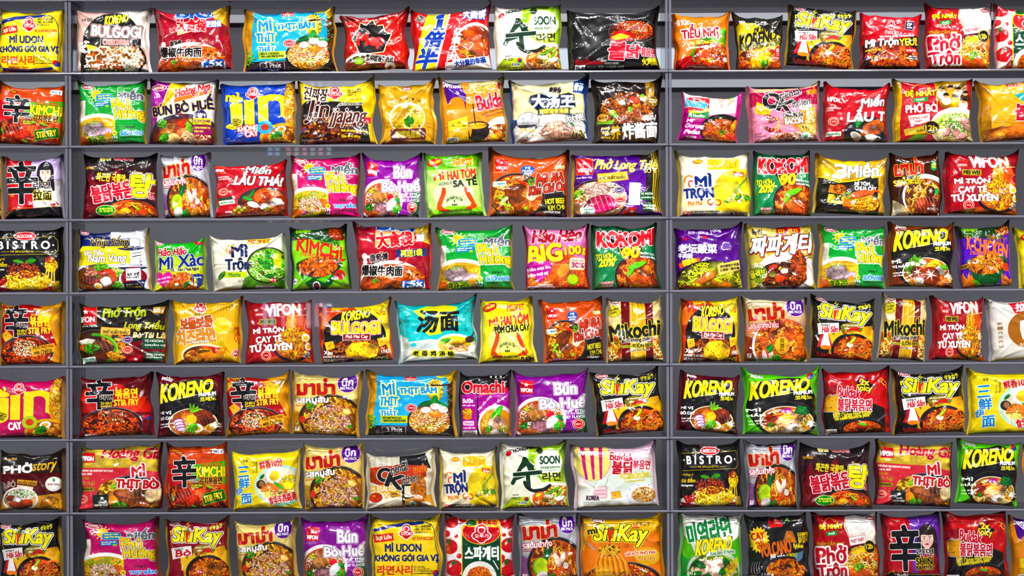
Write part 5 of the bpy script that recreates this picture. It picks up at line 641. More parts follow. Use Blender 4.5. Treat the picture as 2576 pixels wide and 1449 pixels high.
def d_nhipsong():
    F('d8d8dc', 'd0d0d8'); P([0, 0, 48, 0, 48, 24, 0, 34], '1f2450'); R(10, 14, 82, 28, '1f2c6c', 2); P([6, 26, 76, 28, 76, 56, 0, 58, 0, 34], 'd8c41c'); L([(10, 14), (82, 18)], .6, 'd8c41c')
    for i in range(10): L([(80, 20+i*5), (92, 18+i*5)], .5+.4*(i % 3), '2a2a4a'); 
    for y in (30, 62): P(arc(78, y, 20, 5, 0, 180), '2a2a4a'); R(76, y-14, 90, y-2, 'd8d8dc', o=.3, oc='2a2a4a')
    T('Nhịp Sống', 20, 9, 74, 30, '1a1a30', o=((.5, 'd8b41c'),), b=.6, rot=2, sh=.1); ace(8, 4, 16, 'b8142a'); o = ((.6, '2a2a2a'),); T('Hủ Tiếu', 10, 31, 38, 42, 'f6f4ee', o=o, b=.7, rot=-2); T('Nam Vang', 15, 40, 70, 57, 'f6f4ee', o=o, b=.6, sh=.15)
    BOWL(28, 80, 32, 24, '1c2448', '7a4a2a', .94, 0); H(34, 66, 12, 3, '5aa834', 26); H(56, 70, 9, 5, '6ab83a', 16); H(58, 92, 8, 6, '4f9a34', 12); C(20, 70, 10, 7, ['b87a6a', 'a8604a', 'c89484'], 60, 2.2, 4); M(20, 82, 14, 8, '7a3a34', 10, 3, 6, 'a86a60'); SH(44, 78, 10, 200, 400, 11, 'c83424'); M(42, 84, 8, 8, 'e8dcd8', 0, 5); EG(30, 92, 6, 5, 20); C(56, 66, 5, 4, ['e8d0a0', 'c8a86a'], 20, 2, 6); O(80, 80, 17, 18, '8a1420'); R(70, 64, 90, 84, 'ecebe8', -2); T('SA TẾ', 72, 70, 88, 76, '1a1414', b=.8); T('ĐẶC BIỆT', 71, 77, 88, 81, '1a1414', b=.4); P([66, 88, 96, 82, 94, 98, 68, 100], '1c2048'); TX(['ĐẶT VỊ', 'THƠM NGON'], 70, 89, 92, 97, 'd8b83a', .3, -4)
def d_haoxao():
    F('2f9a2c', 'd8d41c'); P([0, 0, 100, 0, 100, 26, 60, 34, 0, 30], '2a942c'); O(50, 60, 70, 30, 'd8d42a', a=.5); FL(86, 0, 100, 12, 'b8142a', 1, 2); ace(10, 5, 18, 'b8142a'); T('Hảo Hảo', 8, 13, 68, 29, 'a81424', o=((.9, 'f6f0ea'),), b=1.2, rot=-2, sh=.2); T('Mì Xào', 10, 30, 104, 54, '1c2a78', o=((.8, 'f6f4f0'), (.4, '1c2a78')), b=1.3, rot=-5, sh=.1); T('Hương vị', 13, 59, 32, 63, '8a6a1c', b=.2); T('Tôm Xào Chua Ngọt', 33, 55, 92, 63, '15140f', o=((.5, 'f4f0c8'),), b=.5, rot=-2, sh=.15)
    N(58, 86, 34, 22, ['e88a3a', 'd86a24', 'f0a85a'], 80, 1.5, 16, 1.2, 4, '9a3c14'); SH(54, 82, 9, 180, 380, 9, 'd8502c'); SH(42, 86, 7, 160, 360, 7, 'e0684a'); M(46, 88, 4, 3, 'f4ece4', 0, 3); C(54, 76, 16, 7, ['c8341c', 'e86a4a'], 26, 2.4, 5); G(66, 88, 18, 9, -40, '1f6a2c'); HT(18, 76, 19, 'c8408c'); TX(['Hảo mọi lúc,', 'Hảo mọi sự'], 2, 72, 34, 88, 'f8e0ee', .5, -8); P([78, 70, 90, 68, 98, 70, 97, 90, 88, 97, 80, 90], '1f3a7c', o=.6, oc='c82a3a'); T('Cung cấp', 81, 73, 96, 77, 'f0f0f0', b=.2); T('1', 82, 78, 86, 84, 'f2d83a', b=.6); T('3', 82, 87, 87, 93, 'f2d83a', b=.6); L([(81, 85.5), (88, 85.5)], .5, 'f2d83a')
def d_haobig():
    F('dc88b4', 'c874a0'); O(54, 84, 52, 40, 'd8562a', tex=.4); N(54, 84, 48, 34, ['e8744a', 'd85a2c', 'f0946a'], 100, 1.6, 22, .9, 4, 'b83c1c'); 
    for i in range(5): SH(52+i*7, 74+i*3, 12, 120+i*30, 330+i*30, 12, 'e05c34')
    M(62, 70, 14, 10, 'e8744a', -30, 3, 6, 'f8b898'); L([(58, 56), (80, 40)], .5, 'c8441c'); L([(62, 58), (92, 52)], .5, 'c8441c')
    o = ((.9, 'f6eef0'),); T('Hảo Hảo', 12, 3, 92, 25, '9a1428', o=((.4, '1a0a10'), (.9, 'f6eef0')), b=1.3, rot=-2, sh=.25); T('BIG', 4, 30, 58, 57, 'f0e21c', o=((.9, '8a1424'),), b=2.6, rot=-6, dx=.8, dy=1); T('100', 64, 33, 90, 46, 'f0e21c', o=((.6, '8a1424'),), b=1.2, rot=-3, dx=.6, dy=.6); T('g', 93, 36, 98, 47, 'f0e21c', o=((.6, '8a1424'),), b=.8); R(72, 52, 98, 70, 'f4efc8', 3, o=.5, oc='d8b84a', rad=3); T('TẶNG HƠN', 75, 54, 95, 58, '8a1a4a', b=.4, rot=3); T('30%', 75, 59, 96, 67, '9a1a4a', b=.9, rot=3); HT(22, 70, 20, 'b83a94'); TX(['Hảo mọi lúc,', 'Hảo mọi sự'], 3, 64, 40, 82, 'f6dcf0', .5, -8); O(76, 86, 10, 9, '7aa82a'); O(76, 85, 8, 7, 'b8d85a', tex=.2); T('hương vị', 22, 91, 42, 95, 'f4f0f0', b=.3); R(0, 95, 46, 100, 'e8d8e0'); T('MÌ TÔM CHUA CAY', 2, 95.5, 44, 99.5, '1c1a3a', b=.6); FL(64, 92, 100, 104, 'a81420', 4, 3); FL(0, 80, 20, 94, 'd8641c', 2, 3)
def d_matcha():
    F('d8d4c4', 'cfcab8'); STR(0, 2, 60, 98, 'c8c2b0', 34, .3, False); P([40, 100, 46, 76, 70, 70, 90, 80, 100, 84, 100, 100], '3a6a1c', .4); BOWL(78, 56, 30, 34, '12140f', '5a8a2a', .93, 0); N(78, 56, 27, 30, ['8ac25a', 'a8d87a', '6aa83a', 'c0e49a'], 140, 1.4, 16, 1.2, 4, '3a6a1c')
    G(68, 48, 14, 7, 60, '2f7a34'); H(80, 54, 10, 3, '2a7a2c', 16); G(94, 58, 14, 7, -50, '2f8a34'); G(80, 76, 16, 7, -10, '2f7a34'); H(80, 36, 8, 5, '2f7a24', 10); C(76, 60, 22, 20, ['c8341c', 'f4f0f0', 'b83a4a'], 8, 1.8, 6)
    T('MILIKET', 52, 7, 82, 14, 'c8281c', o=((1.4, 'f0d82a'),), b=1.2, rot=1); T('Mì', 29, 15, 50, 38, '15204a', b=1.4); T('Trộn', 20, 40, 52, 68, '15204a', b=1.3); R(18, 66, 49, 77, 'b8c82a', 2); T('Matcha', 24, 68, 40, 75, '1f7a34', b=.5, rot=2); T('Xốt kem', 36, 79, 56, 86, '3a3a3a', b=.1, sh=.2, rot=-4); L(arc(28, 24, 6, 8, 170, 320), 2.4, 'c89a1c'); L(arc(30, 28, 4, 4, 120, 300), 1.8, 'd8341c'); G(14, 72, 20, 7, -60, '3f7a24'); T('抹茶', 88, 40, 95, 60, '4a8ac0', b=.3); R(86, 34, 96, 62, 'd8d22a', 3, a=.8); R(60, 93, 86, 99, 'a8b8a8', 2, rad=2); T('PLASMA', 67, 94, 84, 98, 'f0f4f0', b=.5, rot=2); R(80, 80, 89, 88, 'b82020'); T('87 g', 81, 82, 88, 86, 'fff', b=.4)
def _bibigo(bg, bg2, ttl, ttl2, tc, sub, o1, o1c, noo):
    F(bg, bg2); P([0, 0, 100, 0, 100, 12, 72, 26, 40, 20, 0, 20], '14301a', .3); O(22, 8, 16, 9, '17331c', o=.5, oc='4a9a34'); T('bibigo', 10, 2, 36, 10, '8ac83a', b=.7, rot=-3); T('비비고', 15, 11, 28, 14, '6aa83a', b=.3)
    T(o1, 54, 19, 90, 30, o1c, b=.6, rot=10); T(ttl, 12, 25, 92, 46, tc, b=1.4, rot=13, sh=-.1); T('STIR-FRIED', 18, 42, 46, 48, tc, b=.5, rot=6); T('RAMYUN', 46, 44, 80, 54, tc, b=.8, rot=14)
    P([8, 58, 16, 54, 84, 52, 92, 60, 72, 92, 60, 99, 34, 99, 24, 90], '1c4a24'); O(48, 64, 40, 16, '17331c'); N(48, 64, 35, 16, noo, 130, 1.5, 13, 1.4, 4, '8a2c0c')
def d_kimchigreen():
    _bibigo('7ac81c', '6ab81a', 'KIMCHI', '', 'd8241c', '', 'ORIGINAL', '1c4a1c', ['d85a1c', 'e8742a', 'c8441a']); M(48, 60, 18, 8, 'd8662a', -8, 3, 5); M(84, 12, 14, 11, '8a2a14', 20, 3, 4); C(78, 8, 12, 8, ['a8341c', 'c8542a'], 26, 2.6, 4); P([22, 76, 38, 82, 22, 90], '5ab83a'); P([44, 84, 74, 76, 60, 90], '5ab83a'); CH(94, 54, 74, 64, 4, 2); O(86, 78, 9, 8, 'c8241c', -10); T('쿡킹', 80, 75, 92, 81, '5a0c08', b=.4, rot=-8); O(6, 86, 5, 5, 'e8e8e0', o=.4, oc='222'); T('HALAL', 2.5, 84.5, 9.5, 87.5, '222', b=.2); O(44, 94, 7, 7, 'f4f4f0', o=.4, oc='4a9a34'); O(44, 94, 5, 5, '2a1a1e'); HT(44, 94, 3, 'd84a8a')
def d_kchicken():
    _bibigo('4a2a98', '5a34a8', 'K-CHICKEN', '', 'd8703a', '', 'SMOKY', '8a5a34', ['d8741c', 'e88e34', 'b8541a']); C(84, 10, 12, 8, ['8a2a1c', 'b84a2a', 'd8844a'], 50, 2.8, 4); C(48, 60, 26, 8, ['5a9a2a', '2a1a14'], 26, 1.4, 5); R(-2, 62, 14, 69, 'b8863a', -8); T('SMOKY', 0, 63.5, 12, 68, '2a1a10', b=.4, rot=-8); O(86, 70, 7, 7, 'c8381c'); FL(0, 74, 26, 100, 'd8742a', 3, 4); FL(76, 78, 100, 100, 'd8742a', 3, 6); G(30, 94, 20, 8, 40, '3a8a34')
def d_laotan():
    F('4a2470', '54287c'); T('老坛酸菜', 2, 27, 62, 42, 'f2eef4', o=((.6, '3a1a5a'),), b=1.2, rot=2); T('牛肉面', 1, 42, 24, 50, 'f2eef4', b=.5, rot=2); P([2, 58, 34, 49, 36, 56, 4, 66], 'd8431c'); T('够酸爽!', 8, 51, 30, 61, 'f4e03a', b=.6, rot=-10); O(50, 100, 60, 46, '15131a'); O(50, 102, 56, 42, '5a5a1c', tex=.5); N(52, 88, 50, 32, ['c8cc2a', 'b0b820', 'dcdc5a', '98a01c'], 110, 1.9, 18, 1, 4, '5a5a10')
    for i, (x, y) in enumerate(((48, 80), (34, 88), (60, 94), (38, 98), (76, 96))): M(x, y, 12, 7, 'a85a24', -30+i*20, i, 3)
    for x, y, r in ((24, 86, -30), (64, 88, 20), (30, 94, 10), (70, 82, -10)): G(x, y, 16, 5, r, 'a0b42a')
    C(20, 96, 14, 6, ['c8301c', 'd8a82a'], 20, 2.4, 3); P([62, 62, 96, 54, 96, 70, 64, 80], 'd8c878', o=.4, oc='5a4a1c'); TX(['老坛酸菜牛肉面', '认准统一是关键'], 66, 61, 95, 73, '2a1e10', .4, -8)
    T('统一', 8, 14, 24, 20, 'c8284a', b=.3); T('100g', 54, 3, 70, 10, 'e8e0f0', b=.3, rot=-6); T('面饼+调料包', 18, 6, 50, 11, 'c8b8d8', b=.2, rot=4); O(44, 16, 5, 2.4, 'c8203a', 10)
def d_chapa():
    F('b8a860', 'a8984c'); P([44, 2, 80, 2, 80, 24, 40, 24], 'a8141c'); T('맛', 46, 5, 56, 20, 'e8b84a', b=.3); T('짜장', 60, 6, 76, 20, 'e8b84a', b=.3); T('농심', 6, 6, 20, 15, '2a2418', b=.5); O(56, 76, 48, 34, 'f0ece4', -6); N(50, 80, 38, 22, ['5a2410', '7a3414', '3a160a'], 90, 1.9, 18, 1, 4, '1c0c06'); C(44, 80, 28, 14, ['c8301c', '8a2414', '5a1c10', 'e0b84a'], 50, 3.4, 5); M(36, 66, 8, 5, 'c8341c', -20, 3); M(46, 84, 8, 6, 'c83a1c', 0, 4); M(34, 78, 5, 4, 'a8a84a', 0, 6); M(54, 72, 6, 4, 'd8d0c0', 0, 7)
    N(76, 66, 12, 26, ['a8401c', '8a3014', 'c8562a', '6a2410'], 60, 2.6, 34, .35, 8, '3a140a'); L([(58, 56), (98, 46)], 1.4, '5a2a18'); L([(60, 58), (98, 50)], 1.2, '7a3a20'); T('짜파게티', 4, 16, 96, 46, 'f8f6f2', o=((1, '1c1410'), (.3, 'a8141c')), b=2, rot=-4, sh=.25, dx=.9, dy=1.1)
    O(12, 76, 14, 15, '8a8a34', o=.6, oc='d8d088'); P([0, 72, 24, 66, 26, 80, 2, 86], '2a5a24'); T('올리브', 1, 70, 24, 82, 'e8d82a', b=.8, rot=-10); T('OLIVE OIL', 4, 63, 20, 67, 'f0ecd8', b=.25, bend=2); H(12, 90, 5, 3, '6a8a2a')
def _kor(bg, bg2, food, tl, tc='f4f0ee', flag=False, extra='Thơm ngọt vị bò'):
    F(bg, bg2); O(50, 52, 48, 52, '100f10'); P([0, 0, 100, 0, 100, 8, 60, 6, 0, 18], bg); O(56, 76, 44, 30, '2e2c2c'); O(56, 76.6, 43.2, 29.4, '100f10'); O(56, 78, 38, 24, 'e8dcc0'); O(56, 78, 36, 22.6, 'b8541c', tex=.4); food(); koreno(6, 12, 88, 36, -9, '100f10', -.4); L([(26, 40), (64, 32)], .7, 'f0f0ec'); T('PREMIUM', 66, 29, 92, 34.5, 'f0f0ec', b=.5, rot=-5); T('코레노', 68, 36, 92, 43, 'e0d42a', b=.4, rot=-5)
    TX(tl, 2, 58, 26, 74, tc, 1.2, -3); TX([extra, 'cay nồng'], 3, 77, 28, 86, tc, .3, -6); T('4', 84, 77, 92, 87, 'f4f0ee', b=1); TX(['NẤU', 'PHÚT'], 92, 78, 100, 87, 'f4f0ee', .5); T('Khối lượng tịnh 100 g', 74, 90, 98, 93, 'ddd', b=.1); T('paldo', 8, 3, 24, 10, 'e8e4e4', o=((.4, '222'),), b=.6, rot=8); T('KORENO', 40, 97, 74, 103, 'd8cc1c', b=.6)
    if flag: taeguk(88, 7, 4.5)
def _kbeef():
    N(60, 82, 34, 18, ['f0d48a', 'e8bc64', 'f6e4b0', 'd8843a'], 100, 1.4, 15, 1.3, 4, 'a85a24'); P([34, 72, 44, 60, 56, 66, 50, 78], 'd8741c', .4); M(70, 66, 16, 9, '5a2a22', -14, 3, 6, '9a5a4a'); M(74, 74, 16, 8, '64302a', -12, 5, 6, '9a5a4a'); EG(62, 86, 11, 7, 10); O(55, 72, 8, 7.6, 'e8b41c', tex=.15)
    for i in range(4): O(34+i*1.5, 74+i*4.5, 8, 3.6, '9a5a94', -8); O(34+i*1.5, 74.4+i*4.5, 6.4, 2.6, 'e8d8ea', -8)
    for r in (-70, -95, -40, -20): G(54+8*math.cos(math.radians(r)), 60+6*math.sin(math.radians(r)), 16, 5, r, '6ab02c')
    H(56, 86, 9, 4, '4f9a2c', 14)
def _kham():
    N(56, 80, 37, 21, ['f4e4b0', 'f0d48a', 'e8c878', 'f8ecc8'], 110, 1.4, 15, 1.3, 4, 'b88a44'); M(34, 76, 12, 11, 'b8341c', 0, 3); O(54, 62, 9, 4, 'a83a8a', -20); O(54, 62.4, 7, 2.8, 'e8c0e0', -20); O(60, 64, 8, 4, 'a83a8a', 30); O(60, 64.3, 6, 2.6, 'e8c0e0', 30); M(46, 70, 6, 7, 'a8243a', 10, 7); H(78, 62, 10, 5, '23542a', 26)
    for i in range(3): M(52+i*7, 74+i*3, 16, 5, 'd8a07a', -38, i+2, 0); P(arc(50+i*7, 73+i*3, 15, 8, 200, 300), 'e8c42a', a=.8)
    O(64, 88, 10, 7, 'c8b8ac', -20); O(64, 88, 8, 5.4, 'f0e8e0', -20); O(68, 90, 4, 3, '8a7468'); G(34, 84, 9, 7, -60, '2f7a2c'); C(76, 84, 14, 8, ['4f9a34', 'c8341c', 'f0e0b0'], 24, 1.6, 6)
def _kmush():
    N(60, 84, 36, 18, ['e88a44', 'f0a460', 'd86e2c', 'f4d0a0'], 90, 1.4, 15, 1.3, 4, 'a8481c'); H(40, 62, 11, 3, '5aa834', 20); H(30, 72, 9, 5, '4f9a2c', 14)
    for x, y in ((26, 66), (34, 64), (42, 66), (48, 60), (52, 62)): O(x, y, 4, 3.8, 'b8a494'); O(x, y, 3.4, 3.2, 'f0e6da')
    M(72, 70, 14, 9, 'ece2d6', 20, 5); M(66, 64, 5, 12, 'e89a2a', 60, 4); G(84, 68, 16, 8, 10, '5a9a34'); G(70, 62, 20, 4, 20, 'd8b42a')
    for x, y, r in ((42, 78, 11), (62, 82, 15)): O(x, y+1, r, r*.95, '3a1610'); O(x, y, r, r*.92, '7a3424', tex=.35); BS(x, y-1, r*.16, r*.72, 6, 'f0e4d8', 10)
    M(46, 90, 7, 5, 'e8dcd0', 20, 7)
def d_korenomaroon(): _kor('5a101c', '4a0c18', _kbeef, ['MÌ VỊ', 'BÒ CAY'])
def d_korenogreen(): _kor('58c828', '4ab41f', _kham, ['MÌ', 'HẦM'], 'e8ffe0', True, 'Vị thanh')
def d_korenobrown(): _kor('7a3414', '6a2a10', _kmush, ['MÌ', 'VỊ NẤM'], extra='Hương nấm dịu êm')
def d_shincheese(dark=False):
    if dark: F('5a0c14', '6a0f16'); P([0, 20, 60, 14, 100, 44, 100, 62, 0, 60], 'c01a14', .2); P([54, 50, 100, 34, 88, 56, 72, 70], 'd8341c')
    else:
        F('d8941c', 'c8821a'); O(46, 46, 48, 46, '9a1214', tex=.2); P([0, 24, 60, 12, 90, 40, 96, 70, 0, 60], '9a1216', .2); P([56, 8, 100, 8, 100, 80, 88, 50, 74, 26], 'c8841c', .4); P([64, 20, 72, 12, 88, 20, 84, 32, 70, 32], 'f0c45a', o=.2, oc='a8741c'); P([4, 50, 14, 44, 24, 54, 12, 64], 'e0a83a'); [O(x, y, 1.6, 1.3, 'b8781c') for x, y in ((72, 18), (78, 24), (82, 20), (12, 52))]
    BOWL(46, 80, 44, 28, '1a1418', '8a2410', .92, 1, '6a6a78'); N(44, 80, 39, 24, ['d8481c', 'c83a14', 'e0642a', 'a82c10'], 130, 1.4, 13, 1.5, 4, '5a140a')
    if dark: C(46, 68, 26, 9, ['8a5a4a', 'd8b8a0', '6a3a30'], 40, 2, 5); C(46, 82, 30, 16, ['5a9a2a', 'e8dcc0', '7ab03a'], 18, 2, 6)
    else: C(44, 74, 20, 14, ['f0e8c8', 'e8dcb0', 'f6f0dc', 'd8c88a'], 220, 1.4, 5); C(44, 74, 16, 10, ['6a8a2a'], 26, .9, 6)
    shin(10, 5, 48, 54, .9); T('라면', 30, 32, 48, 39, '111', o=((.5, 'f4ece4'),), b=.7); R(30, 42, 47, 52, '131010'); T('SHIN', 31, 43, 46, 47.5, 'e8c81c', b=.5); T('RAMYUN', 31, 48.5, 46, 51.5, 'e8c81c', b=.3); T('볶음면', 52, 22, 84, 38, 'f0dc1c', b=1.3); T('STIR FRY', 50, 40, 86, 50, 'f0dc1c', b=.9)
    if dark: T('BERSIH 131 g', 8, 95, 24, 99, 'e8e0e0', b=.3); taeguk(96, 70, 4)
    else: T('MÌ XÀO', 54, 17, 68, 21, 'e8c01c', b=.4); P([52, 72, 92, 66, 92, 80, 56, 88], 'e0a41c'); T('PHÔ MAI', 70, 68, 90, 74, '8a2a10', b=.4, rot=-6); T('치즈', 56, 70, 68, 76, '1a1208', b=.6, rot=-6); T('with CHEESE', 58, 77, 88, 84, '1a1208', b=.6, rot=-4); O(8, 6, 4, 3, 'c81a20'); T('NONGSHIM', 12, 5, 32, 10, '2a1a10', b=.4)
def d_shindark(): d_shincheese(True)
def d_cheeseramen():
    F('e8b41c', 'e0a818'); STR(4, 4, 96, 60, 'd89a14', 22, 1.2); otoki(42, 10, 10, '오뚜기', 'c8241c'); T('OTTOGI', 33, 20, 51, 24, '3a2a10', b=.25); o = ((1.1, 'e8eef0'), (.3, '5a3a10')); T('보들보들', 12, 26, 60, 44, 'c8541c', o=((.4, '3a1a10'), (1, 'e4ecf0')), b=1.1, rot=-6); T('치즈라면', 6, 44, 64, 68, 'd8801c', o=((.4, '3a1a10'), (1, 'e4ecf0')), b=1.4, rot=-6); T('Cheese Ramen', 26, 62, 56, 67, 'f4ece0', o=((.4, '3a2a10'),), b=.3, rot=-3)
    P(ellp(74, 40, 12, 12), 'f2c83a', o=.5, oc='fbf4e0'); C(66, 68, 14, 4, ['f4e04a', 'f0d02a'], 30, 2, 4); O(46, 86, 34, 18, 'e8dcc0'); O(46, 87, 31, 15.6, '8a3a18', tex=.5); N(46, 88, 28, 12, ['e89a4a', 'd8742a', 'f0b468'], 60, 1.4, 14, 1.4, 5, 'a8481c'); O(48, 82, 10, 4, '4a3a1c', tex=.4); P([40, 84, 62, 80, 66, 92, 46, 92], 'e8843a', .3); P([58, 74, 82, 76, 80, 84, 66, 86, 60, 82], 'b8241c'); T('고소한', 64, 77, 78, 81, 'f8e8d8', b=.3)
    P([60, 90, 100, 40, 100, 100], 'e0ac18', a=.6); T('치즈라면', 92, 40, 99, 70, 'b8341c', b=.3); otoki(95, 84, 6, '오뚜기')
def d_bulgogi():
    F('c8401c', 'b82a14'); P([0, 0, 40, 0, 30, 40, 10, 70, 0, 70], 'c8341a', .5); FL(0, 0, 46, 40, 'd8641c', 4, 3); P([44, 0, 100, 0, 100, 100, 92, 60, 80, 30], 'e8cc1c', .25); C(90, 20, 6, 8, ['f4d85a', 'd8741c'], 16, 2.6, 3); O(50, 56, 44, 46, '110f10'); P([6, 66, 94, 66, 92, 100, 4, 100], '17110f'); N(52, 82, 42, 22, ['8a3a1c', 'a84a24', '6a2a14', 'b8602c'], 100, 1.8, 15, 1.2, 4, '3a140a'); P([36, 78, 46, 68, 66, 66, 84, 76, 80, 92, 60, 98, 38, 92], 'e8b41c', .45); C(58, 82, 22, 13, ['d8741c', 'f4d45a', 'c8541c'], 36, 1.8, 5)
    for x, y in ((14, 70), (88, 68)): P([x-6, y-6, x+6, y-8, x+8, y+4, x-4, y+8], 'e8b82a', o=.2, oc='a8741c'); O(x, y, 1.6, 1.4, 'b8781c'); O(x+3, y-3, 1.2, 1, 'b8781c')
    koreno(34, 11, 74, 27, -6); T('BULGOGI', 20, 31, 86, 52, 'f0d81c', o=((.9, '8a1418'), (.9, 'f6f0ea'), (.6, '8a1418')), b=1.8, rot=3, bend=-2); R(34, 52, 72, 62, '8a1820', 3, o=.7, oc='f4ece4'); T('Phô Mai Cay', 38, 53.5, 69, 61, 'f6eee6', b=.5, rot=3); T('Xào', 6, 79, 18, 85, 'f4f0ec', b=.5, rot=6); T('HƯƠNG VỊ BÒ XÀO', 4, 87, 36, 92, 'f4f0ec', b=.4, rot=3); T('치즈불고기맛', 4, 93, 34, 98, 'e8e4e0', b=.2, rot=3); T('4 PHÚT', 86, 80, 98, 88, 'f4f0ec', b=.5, rot=-6); T('BULGOGI', 60, 94, 94, 101, 'd8b41c', b=.5, rot=-6); T('BULGOGI', 20, 2, 42, 8, 'e8c81c', o=((.4, '8a1418'),), b=.4, rot=-6)
def d_tangmian():
    F('3ab4b8', '40bcc0'); P([20, 14, 40, 6, 60, 4, 80, 10, 70, 30, 84, 40, 60, 44, 56, 54, 40, 56, 30, 46, 44, 40, 36, 30], 'e0dc2a'); P([34, 20, 46, 14, 50, 30, 40, 34], '40bcc0'); P([0, 66, 40, 62, 100, 70, 100, 100, 0, 100], 'd8dcd4', .1); P([0, 50, 12, 60, 8, 100, 0, 100], 'c8d4d0', .2); O(72, 72, 24, 17, 'f0ece0'); O(72, 73, 21, 14, 'd8b43a', tex=.25); N(68, 74, 17, 10, ['f0dc7a', 'e8cc58', 'f6e8a0'], 40, 1.2, 14, 1.2, 4, 'b8902a'); G(62, 66, 14, 6, -30, '3f8a34'); H(60, 66, 5, 3, '4fa03a'); M(80, 68, 12, 5, 'e8a84a', -12, 3); M(82, 80, 9, 6, 'd89a5a', 10, 5, 3); O(68, 80, 3, 3, '8a1c1c'); O(92, 66, 5, 6, '3a2a1c', 30); L([(94, 62), (100, 50)], 2, '3a2a1c')
    T('汤', 26, 14, 52, 50, '111416', b=1.6, rot=4, sh=.1); T('面', 56, 18, 80, 50, '111416', b=1.6, rot=2)
    for x, y in ((12, 22), (12, 30), (12, 38)): O(x, y, 3, 3, '3ab4b8', o=.4, oc='1a6a6c')
    for i, ch in enumerate('高汤面'): T(ch, 10, 20+i*8, 14, 24+i*8, '1a5a5c', b=.1)
    for i, ch in enumerate('真鲜味道'): T(ch, 87, 26+i*7, 91, 30+i*7, '1a5a5c', b=.1)
    TX(['只用一锅鸡汤熬制', '只为一碗真鲜面'], 22, 70, 50, 78, '7ab8bc', .1); P(arc(18, 70, 4, 4, -60, 200), '40bcc0')
    for i, ch in enumerate('老母鸡汤味'): x = 21+i*11.6; O(x, 85+i*.9, 5.9, 6.4, 'dcd82a'); T(ch, x-3.6, 81+i*.9, x+3.6, 89+i*.9, '15140f', b=.7)
def d_mikochi():
    F('dcc896', 'd4bc84'); P([26, 2, 42, 2, 46, 100, 28, 100], '6a1218'); P([68, 2, 84, 6, 82, 98, 70, 100], '6a1218'); R(42, 0, 70, 100, 'd8a23a'); rs = np.random.RandomState(4)
    for i in range(60): x = 42+28*rs.rand(); L(np.stack([x+.8*np.sin(np.linspace(0, 5, 12)+rs.rand()*6), np.linspace(0, 100, 12)], 1), .7, ['f0cc6a', 'e8b84a', 'b8741c', 'f4dc92', 'd8983a'][i % 5])
    for x, y in ((10, 78), (92, 70)): O(x, y, 19, 26, 'f0e8d0'); O(x, y+1, 17, 24, 'c8541c', tex=.4); N(x, y+4, 15, 20, ['f0d88a', 'e8b85a', 'd8702a'], 40, 1.4, 14, 1.2, 4, 'a84a1c'); C(x, y, 12, 14, ['c8341c', '5a9a34', 'f0e0a0'], 18, 2.4, 5)
    R(26, 60, 42, 100, '6a1218'); R(70, 60, 83, 100, '6a1218'); R(42, 66, 70, 100, 'd8a23a'); 
    for i in range(34): x = 42+28*rs.rand(); L(np.stack([x+.6*np.sin(np.linspace(0, 3, 8)+rs.rand()*6), np.linspace(66, 100, 8)], 1), .7, ['f0cc6a', 'e8b84a', 'b8741c', 'f4dc92'][i % 4])
    O(14, 20, 13, 8, 'c8b81c', -14, o=.5, oc='5a4a10'); TX(['Mì không', 'chiên'], 6, 16, 22, 25, '1f3a10', .3, -14); ace(14, 6, 18, '7a3a2a'); T('Mikochi', 5, 38, 95, 62, '151310', o=((1.2, 'd8cc2a'),), b=1.8, rot=-6); P([26, 62, 84, 56, 84, 80, 30, 82], 'd8a23a', a=.0); T('là Mì không chiên', 26, 62, 80, 70, '2a2218', o=((.5, 'f4f0e4'),), b=.5, rot=-4); T('Hương vị', 26, 73, 46, 78, '2f5a14', o=((.4, 'e8dc6a'),), b=.5, rot=-3); T('SƯỜN HEO', 46, 69, 84, 77, '1a1a10', o=((.5, 'e8d85a'),), b=.7, rot=-3); T('Pork Ribs Flavour', 42, 79, 78, 83, '4a3a2a', o=((.4, 'f4ecd8'),), b=.2, rot=-3); T('SẢN PHẨM VỚI CÔNG NGHỆ NHẬT BẢN', 56, 29, 94, 32, 'f4f0e4', b=.1, rot=-3)
def d_lamian():
    F('d8d6d0', 'ccc8c2'); STR(0, 2, 100, 98, 'c8c4be', 50, .3); P([24, 6, 70, 6, 70, 26, 40, 28, 30, 24], 'c81e34'); T('拉面范', 32, 9, 68, 23, 'f4e0e0', b=.9, rot=4); O(50, 52, 30, 32, '9a5e2a'); R(24, 40, 76, 80, '9a5e2a', rad=18); P([36, 38, 50, 34, 66, 38, 60, 52, 64, 66, 52, 72, 38, 68, 35, 52], 'e0deda', .06); T('0油炸 健康面', 34, 74, 70, 82, 'e8d8c0', b=.3, bend=-4)
    for i, ch in enumerate('新一代方便面'): T(ch, 8, 38+i*7.4, 14, 43+i*7.4, '8a6a4a', b=.2)
